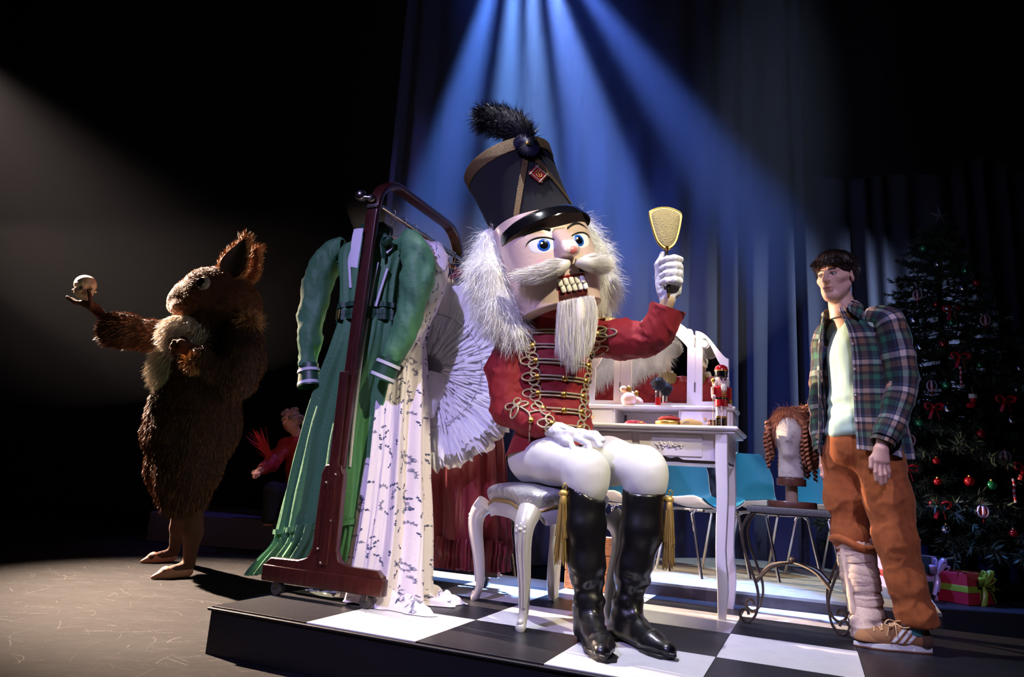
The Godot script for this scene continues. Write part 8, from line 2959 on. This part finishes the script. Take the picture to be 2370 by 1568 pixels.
	for k in 60:
		var s := rng.randfn(0, 0.16)
		m.tint = Color(0.5, 0.02, 0.03)
		var p := V(-2.100, 0.86, -6.25) + V(rng.randfn(0, 0.012), rng.randfn(0, 0.02), 0)
		lock(m, p, V(-0.62 + s, 0.75 + s * 0.4, 0.05).normalized(), V(-0.02, 0.02, 0), rng.randf_range(0.12, 0.30), 0.003, rng, 3, 0.05)
	stuff(obj("barbs", m, M.hairs, fe))
	m = MB.new()
	m.bar(V(-2.170, 0.72, -6.23), V(-2.100, 0.87, -6.25), 0.004)
	obj("quill", m, mat(rgb(120, 20, 24), 0.6), fe)
# ---------------------------------------------------------------- Christmas tree, its ornaments and the gifts
const TREE := Vector3(3.44, 0.2, -5.3)
func tree_radius(h: float) -> float:
	return lerps([0.92, 0.88, 0.78, 0.68, 0.56, 0.45, 0.33, 0.2, 0.03], (h - 0.45) / 2.75)
func tree() -> void:
	var b := MB.new()
	b.box(T(V(3.55, 0.1, -5.25)), V(2.3, 0.2, 1.9), 0.01)
	tag(obj("tree_rostrum", b, M.black_paint), "low black rostrum box under the Christmas tree", "platform")
	var t := thing("christmas_tree", "tall dark decorated Christmas tree behind the young man", "tree", TREE)
	var rng := RandomNumberGenerator.new()
	rng.seed = 88
	var m := MB.new()
	m.tube(P3([V(0, 0, 0), V(0, 1.5, 0), V(0, 2.9, 0)]), [0.05, 0.035, 0.01], 10)
	obj("trunk", m, mat(rgb(56, 42, 34), 0.9), t)
	m = MB.new()
	m.lathe(PackedVector2Array([Vector2(0.16, 0.0), Vector2(0.17, 0.02), Vector2(0.15, 0.16), Vector2(0.05, 0.17)]), 24)
	obj("stand", m, mat(rgb(40, 36, 34), 0.7), t)
	var needles := mat(Color.WHITE, 0.7, 0.0, {"vc": true})
	# five shapes of branch, reused
	var kinds := []
	for k in 5:
		m = MB.new()
		m.tint = Color(0.05, 0.035, 0.02)
		var stems := [[V(0, 0, 0), V(0.5, 0.05 * rng.randfn(0, 1), 0), V(1.0, 0.06, 0)]]
		for s in 7:
			var x := 0.3 + s * 0.1
			var sd := -1.0 if s % 2 else 1.0
			stems.append([V(x, 0.02, 0), V(x + 0.1, 0.02 + rng.randfn(0, 0.03), sd * 0.1), V(x + 0.17 + rng.randf() * 0.06, 0.03 + rng.randfn(0, 0.04), sd * (0.17 + rng.randf() * 0.08) * (1.15 - x * 0.6))])
		for st in stems:
			m.tint = Color(0.05, 0.035, 0.02)
			var c := curve(st, 6)
			m.tube(c, curve1([0.012, 0.006, 0.003], 6), 4, false)
			var n := 110 if st == stems[0] else 60
			for q in n:
				var fl := rng.randf()
				var p: Vector3 = (st[0] as Vector3).lerp(st[1], fl * 2.0) if fl < 0.5 else (st[1] as Vector3).lerp(st[2], fl * 2.0 - 1.0)
				if p.x < 0.18: continue
				var ax: Vector3 = (st[2] - st[0]).normalized()
				var o: Vector3 = ax.cross(V(rng.randfn(0, 1), rng.randfn(0, 1), rng.randfn(0, 1))).normalized()
				var g := rng.randf_range(0.55, 1.2)
				m.tint = Color(0.035 * g, 0.06 * g, 0.035 * g)
				var d: Vector3 = (o * 0.75 + ax * 0.65).normalized() * rng.randf_range(0.06, 0.1)
				m.blade(p, p + d * 0.5, p + d, d.cross(V(rng.randfn(0, 1), 0.5, rng.randfn(0, 1))).normalized() * 0.008)
		kinds.append(m.mesh())
	for i in 250:
		var fl := i / 249.0
		var h := lerpf(0.5, 3.0, pow(fl, 1.1))
		var a := i * 2.39996
		var r := tree_radius(h) * rng.randf_range(0.86, 1.08)
		var o := obj("branch", kinds[i % 5], needles, t)
		o.position = V(0, h - 0.2 + r * 0.12, 0)
		o.basis = Basis(Vector3.UP, a) * rot(0, 0, -12.0 + rng.randfn(0, 4) + 22.0 * pow(fl, 3.0)) * rot(rng.randf_range(-25, 25), 0, 0) * Basis.from_scale(V(r, maxf(r, 0.35), maxf(r, 0.35)))
	m = MB.new()
	for k in 5:
		var a := TAU * k / 5.0 + 0.4
		m.tube(P3([V(0, 2.95, 0), V(cos(a) * 0.09, 2.95 + sin(a) * 0.09, 0.0)]), [0.022, 0.002], 4)
	tag(obj("star_topper", m, mat(rgb(150, 150, 158), 0.35, 0.7)), "pale star on top of the Christmas tree", "ornament")
	get_node("star_topper").position = TREE + V(0.03, 0.0, 0.02)
	ornaments(rng)
# a point on the tree's outside, by height and sideways offset
func on_tree(x: float, h: float) -> Vector3:
	var r := tree_radius(h) * 1.03
	var cx := clampf(x / maxf(r, 0.05), -0.95, 0.95)
	# the side that faces the stage front
	var fwd := V(-0.54, 0, 0.84)
	var side := V(0.84, 0, 0.54)
	return V(TREE.x, h, TREE.z) + side * cx * r + fwd * r * sqrt(1.0 - cx * cx) * 0.97
func ornaments(rng: RandomNumberGenerator) -> void:
	var red := mat(rgb(190, 16, 28), 0.35, 0.0, {"coat": 0.6})
	var redb := mat(rgb(190, 20, 24), 0.16, 0.6, {"coat": 1.0})
	var silver := mat(rgb(215, 218, 225), 0.12, 1.0)
	var green := mat(rgb(40, 150, 90), 0.16, 0.6, {"coat": 1.0})
	var lilac := mat(rgb(190, 170, 190), 0.4)
	var gold: Material = M.gold
	var n := 0
	# [kind, sideways, height]
	for e in ORN:
		var p := on_tree(e[1], e[2])
		var zone := place_on_tree(e)
		var rank := 1
		var same := 0
		for q in ORN:
			if q[0] == e[0] and place_on_tree(q) == zone:
				same += 1
				if q[2] > e[2] or (q[2] == e[2] and q[1] < e[1]): rank += 1
		var where := zone
		if same == 2: where += ["", ", higher of two", ", lower of two"][rank]
		elif same > 2: where += ["", ", highest of them", ", second highest of them", ", third highest of them", ", fourth highest of them"][rank]
		var t: Node3D
		var m := MB.new()
		if e[0] == "bow":
			t = thing("ribbon_bow", "red satin ribbon bow on the tree, " + where, "bow", p, 0.0, "red bows on the tree")
			for s in [-1, 1]:
				m = MB.new()
				m.tube(curve([V(0, 0, 0), V(s * 0.03, 0.022, 0.01), V(s * 0.062, 0.016, 0.012), V(s * 0.05, -0.014, 0.006), V(0, 0, 0)], 18), curve1([0.006, 0.016, 0.019, 0.015, 0.006], 18), 8, true, 0.5)
				obj("loop", m, red, t)
				m = MB.new()
				m.tube(curve([V(0, 0, 0), V(s * 0.02, -0.04, 0.012), V(s * 0.034, -0.085, 0.006)], 10), curve1([0.006, 0.013, 0.014], 10), 8, true, 0.25)
				obj("tail", m, red, t)
			m = MB.new()
			m.ball(V(0, 0, 0.006), 0.012, 10, 8)
			obj("knot", m, red, t)
		elif e[0] == "stripe":
			t = thing("striped_bauble", "pale striped bauble on the tree, " + where, "bauble", p, 0.0, "striped baubles on the tree")
			for k in 6:
				m = MB.new()
				var a := TAU * k / 6.0
				var c := []
				for j in 9:
					var q := PI * j / 8.0
					c.append(V(cos(a) * 0.034 * sin(q), 0.04 * cos(q) - 0.04, sin(a) * 0.034 * sin(q)))
				m.tube(P3(c), 0.0075, 6, true, 0.5)
				obj("rib", m, lilac, t)
			m = MB.new()
			m.lathe(PackedVector2Array([Vector2(0.001, -0.115), Vector2(0.007, -0.1), Vector2(0.004, -0.088), Vector2(0.012, -0.08), Vector2(0.02, -0.06), Vector2(0.016, -0.02), Vector2(0.005, 0.004), Vector2(0.004, 0.015)]), 12)
			obj("core", m, redb, t)
		elif e[0] == "cane":
			t = thing("candy_cane", "red and white striped candy stick on the tree, " + where, "candy cane", p, 0.0, "candy sticks on the tree")
			for k in 9:
				m = MB.new()
				m.tube(P3([V(0.003 * sin(k), -k * 0.017, 0), V(0.003 * sin(k), -k * 0.017 - 0.017, 0)]), [0.009, 0.0085], 10)
				obj("band", m, red if k % 2 else lilac, t)
		elif e[0] == "santa":
			t = thing("felt_stocking", "small red and white felt stocking hanging on the tree", "ornament", p)
			m.tube(curve([V(0, 0, 0), V(0, -0.04, 0), V(-0.02, -0.065, 0.005), V(-0.045, -0.07, 0.008)], 12), curve1([0.02, 0.02, 0.022, 0.016], 12), 12)
			obj("foot", m, red, t)
			m = MB.new()
			m.tube(P3([V(0, 0.012, 0), V(0, -0.016, 0)]), 0.026, 14)
			obj("cuff", m, mat(rgb(220, 216, 212), 0.9), t)
			m = MB.new()
			m.bar(V(0.005, 0.01, 0), V(0.002, 0.07, -0.01), 0.002)
			obj("string", m, mat(rgb(170, 130, 80), 0.8), t)
		else:
			var mt: Material = {"red": redb, "silver": silver, "green": green}[e[0]]
			var nm: String = {"red": "shiny red", "silver": "mirrored silver", "green": "shiny green"}[e[0]]
			t = thing(e[0] + "_bauble", nm + " bauble on the tree, " + where, "bauble", p, 0.0, e[0] + " baubles on the tree")
			var r := rng.randf_range(0.022, 0.034) * (1.15 if e[0] == "silver" else 1.0)
			m.ball(V(0, -r, 0), r, 18, 12)
			obj("ball", m, mt, t)
			m = MB.new()
			m.lathe(PackedVector2Array([Vector2(0.008, -0.003), Vector2(0.008, 0.006), Vector2(0.003, 0.01)]), 10)
			obj("cap", m, gold, t)
		n += 1
func place_on_tree(e: Array) -> String:
	return ["near the tip", "upper third", "at chest height", "at hand height", "just above the gifts"][mini(int((3.1 - e[2]) / 0.56), 4)] + ", " + ("left" if e[1] < -0.3 else "right" if e[1] > 0.3 else "middle")
var ORN := [["bow", 0.06, 2.24], ["bow", 0.09, 1.86], ["bow", 0.33, 1.54], ["bow", -0.09, 1.48], ["bow", -0.27, 1.04], ["bow", -0.09, 0.80], ["bow", 0.39, 1.08], ["stripe", -0.15, 2.44], ["stripe", 0.27, 2.20], ["stripe", -0.09, 1.68], ["stripe", 0.30, 1.18], ["stripe", 0.15, 0.82], ["stripe", -0.24, 1.28], ["silver", 0.15, 2.46], ["silver", -0.18, 2.22], ["silver", -0.15, 1.98], ["silver", 0.45, 1.82], ["silver", 0.00, 1.50], ["silver", 0.36, 1.42], ["silver", -0.30, 0.98], ["silver", -0.06, 0.68], ["silver", -0.21, 1.78], ["silver", -0.27, 2.54], ["silver", 0.42, 1.66], ["silver", 0.00, 2.68], ["red", 0.00, 2.00], ["red", -0.09, 1.12], ["red", 0.18, 1.32], ["red", -0.09, 0.98], ["red", 0.30, 0.68], ["red", -0.03, 2.32], ["red", 0.24, 2.52], ["red", 0.09, 1.00], ["green", -0.09, 2.86], ["green", 0.06, 2.16], ["green", 0.00, 1.68], ["green", -0.21, 1.56], ["green", -0.18, 1.40], ["green", 0.21, 0.98], ["green", 0.21, 1.82], ["green", 0.18, 2.62], ["cane", 0.09, 1.78], ["cane", 0.33, 1.00], ["santa", 0.15, 1.56]]
func gifts() -> void:
	# red box with a green bow
	var paper := mat(rgb(150, 22, 42), 0.4)
	var lime := mat(rgb(120, 140, 40), 0.35)
	gift("gift_box", "red wrapped gift with a lime green bow under the tree", V(3.02, 0.2, -4.62), V(0.30, 0.19, 0.22), 28.0, paper, lime)
	gift("gift_box", "dark green wrapped gift with a silvery lilac bow under the tree", V(2.80, 0.2, -4.72), V(0.24, 0.27, 0.22), 20.0, mat(rgb(30, 48, 40), 0.45), mat(rgb(176, 150, 186), 0.3, 0.2))
	gift("gift_box", "tall lilac gift with a red band beside the young man's leg", V(2.575, 0.2, -4.6), V(0.14, 0.3, 0.16), 12.0, mat(rgb(170, 150, 205), 0.45), mat(rgb(140, 20, 36), 0.4))
func gift(called: String, label: String, at: Vector3, s: Vector3, turn: float, paper: Material, ribbon: Material) -> void:
	var t := thing(called, label, "gift", at, deg_to_rad(turn), "wrapped gifts under the tree")
	var m := MB.new()
	m.box(T(V(0, s.y / 2, 0)), s, 0.006)
	obj("box", m, paper, t)
	m = MB.new()
	m.box(T(V(0, s.y / 2, 0)), V(0.04, s.y + 0.004, s.z + 0.004), 0.002)
	m.box(T(V(0, s.y / 2, 0)), V(s.x + 0.004, 0.04, s.z + 0.0042), 0.002)
	obj("ribbon", m, ribbon, t)
	var c := V(0, s.y * 0.62, s.z / 2 + 0.012)
	for k in 4:
		var a := [0.5, 2.6, 1.2, 2.0][k] as float
		m = MB.new()
		m.tube(curve([c, c + V(cos(a), sin(a), 0.3) * 0.06 + V(0, 0.015, 0), c + V(cos(a), sin(a), 0.4) * 0.09, c + V(cos(a), sin(a) - 0.35, 0.3) * 0.06, c], 16), curve1([0.006, 0.018, 0.02, 0.018, 0.006], 16), 8, true, 0.3)
		obj("bow_loop", m, ribbon, t)
	for q in [[0.09, -0.10], [-0.05, -0.13], [0.16, -0.03], [-0.02, -0.11]]:
		m = MB.new()
		m.tube(curve([c, c + V(q[0] * 0.5, q[1] * 0.4, 0.02), c + V(q[0], q[1], 0.015)], 10), curve1([0.006, 0.014, 0.013], 10), 8, true, 0.25)
		obj("bow_tail", m, ribbon, t)
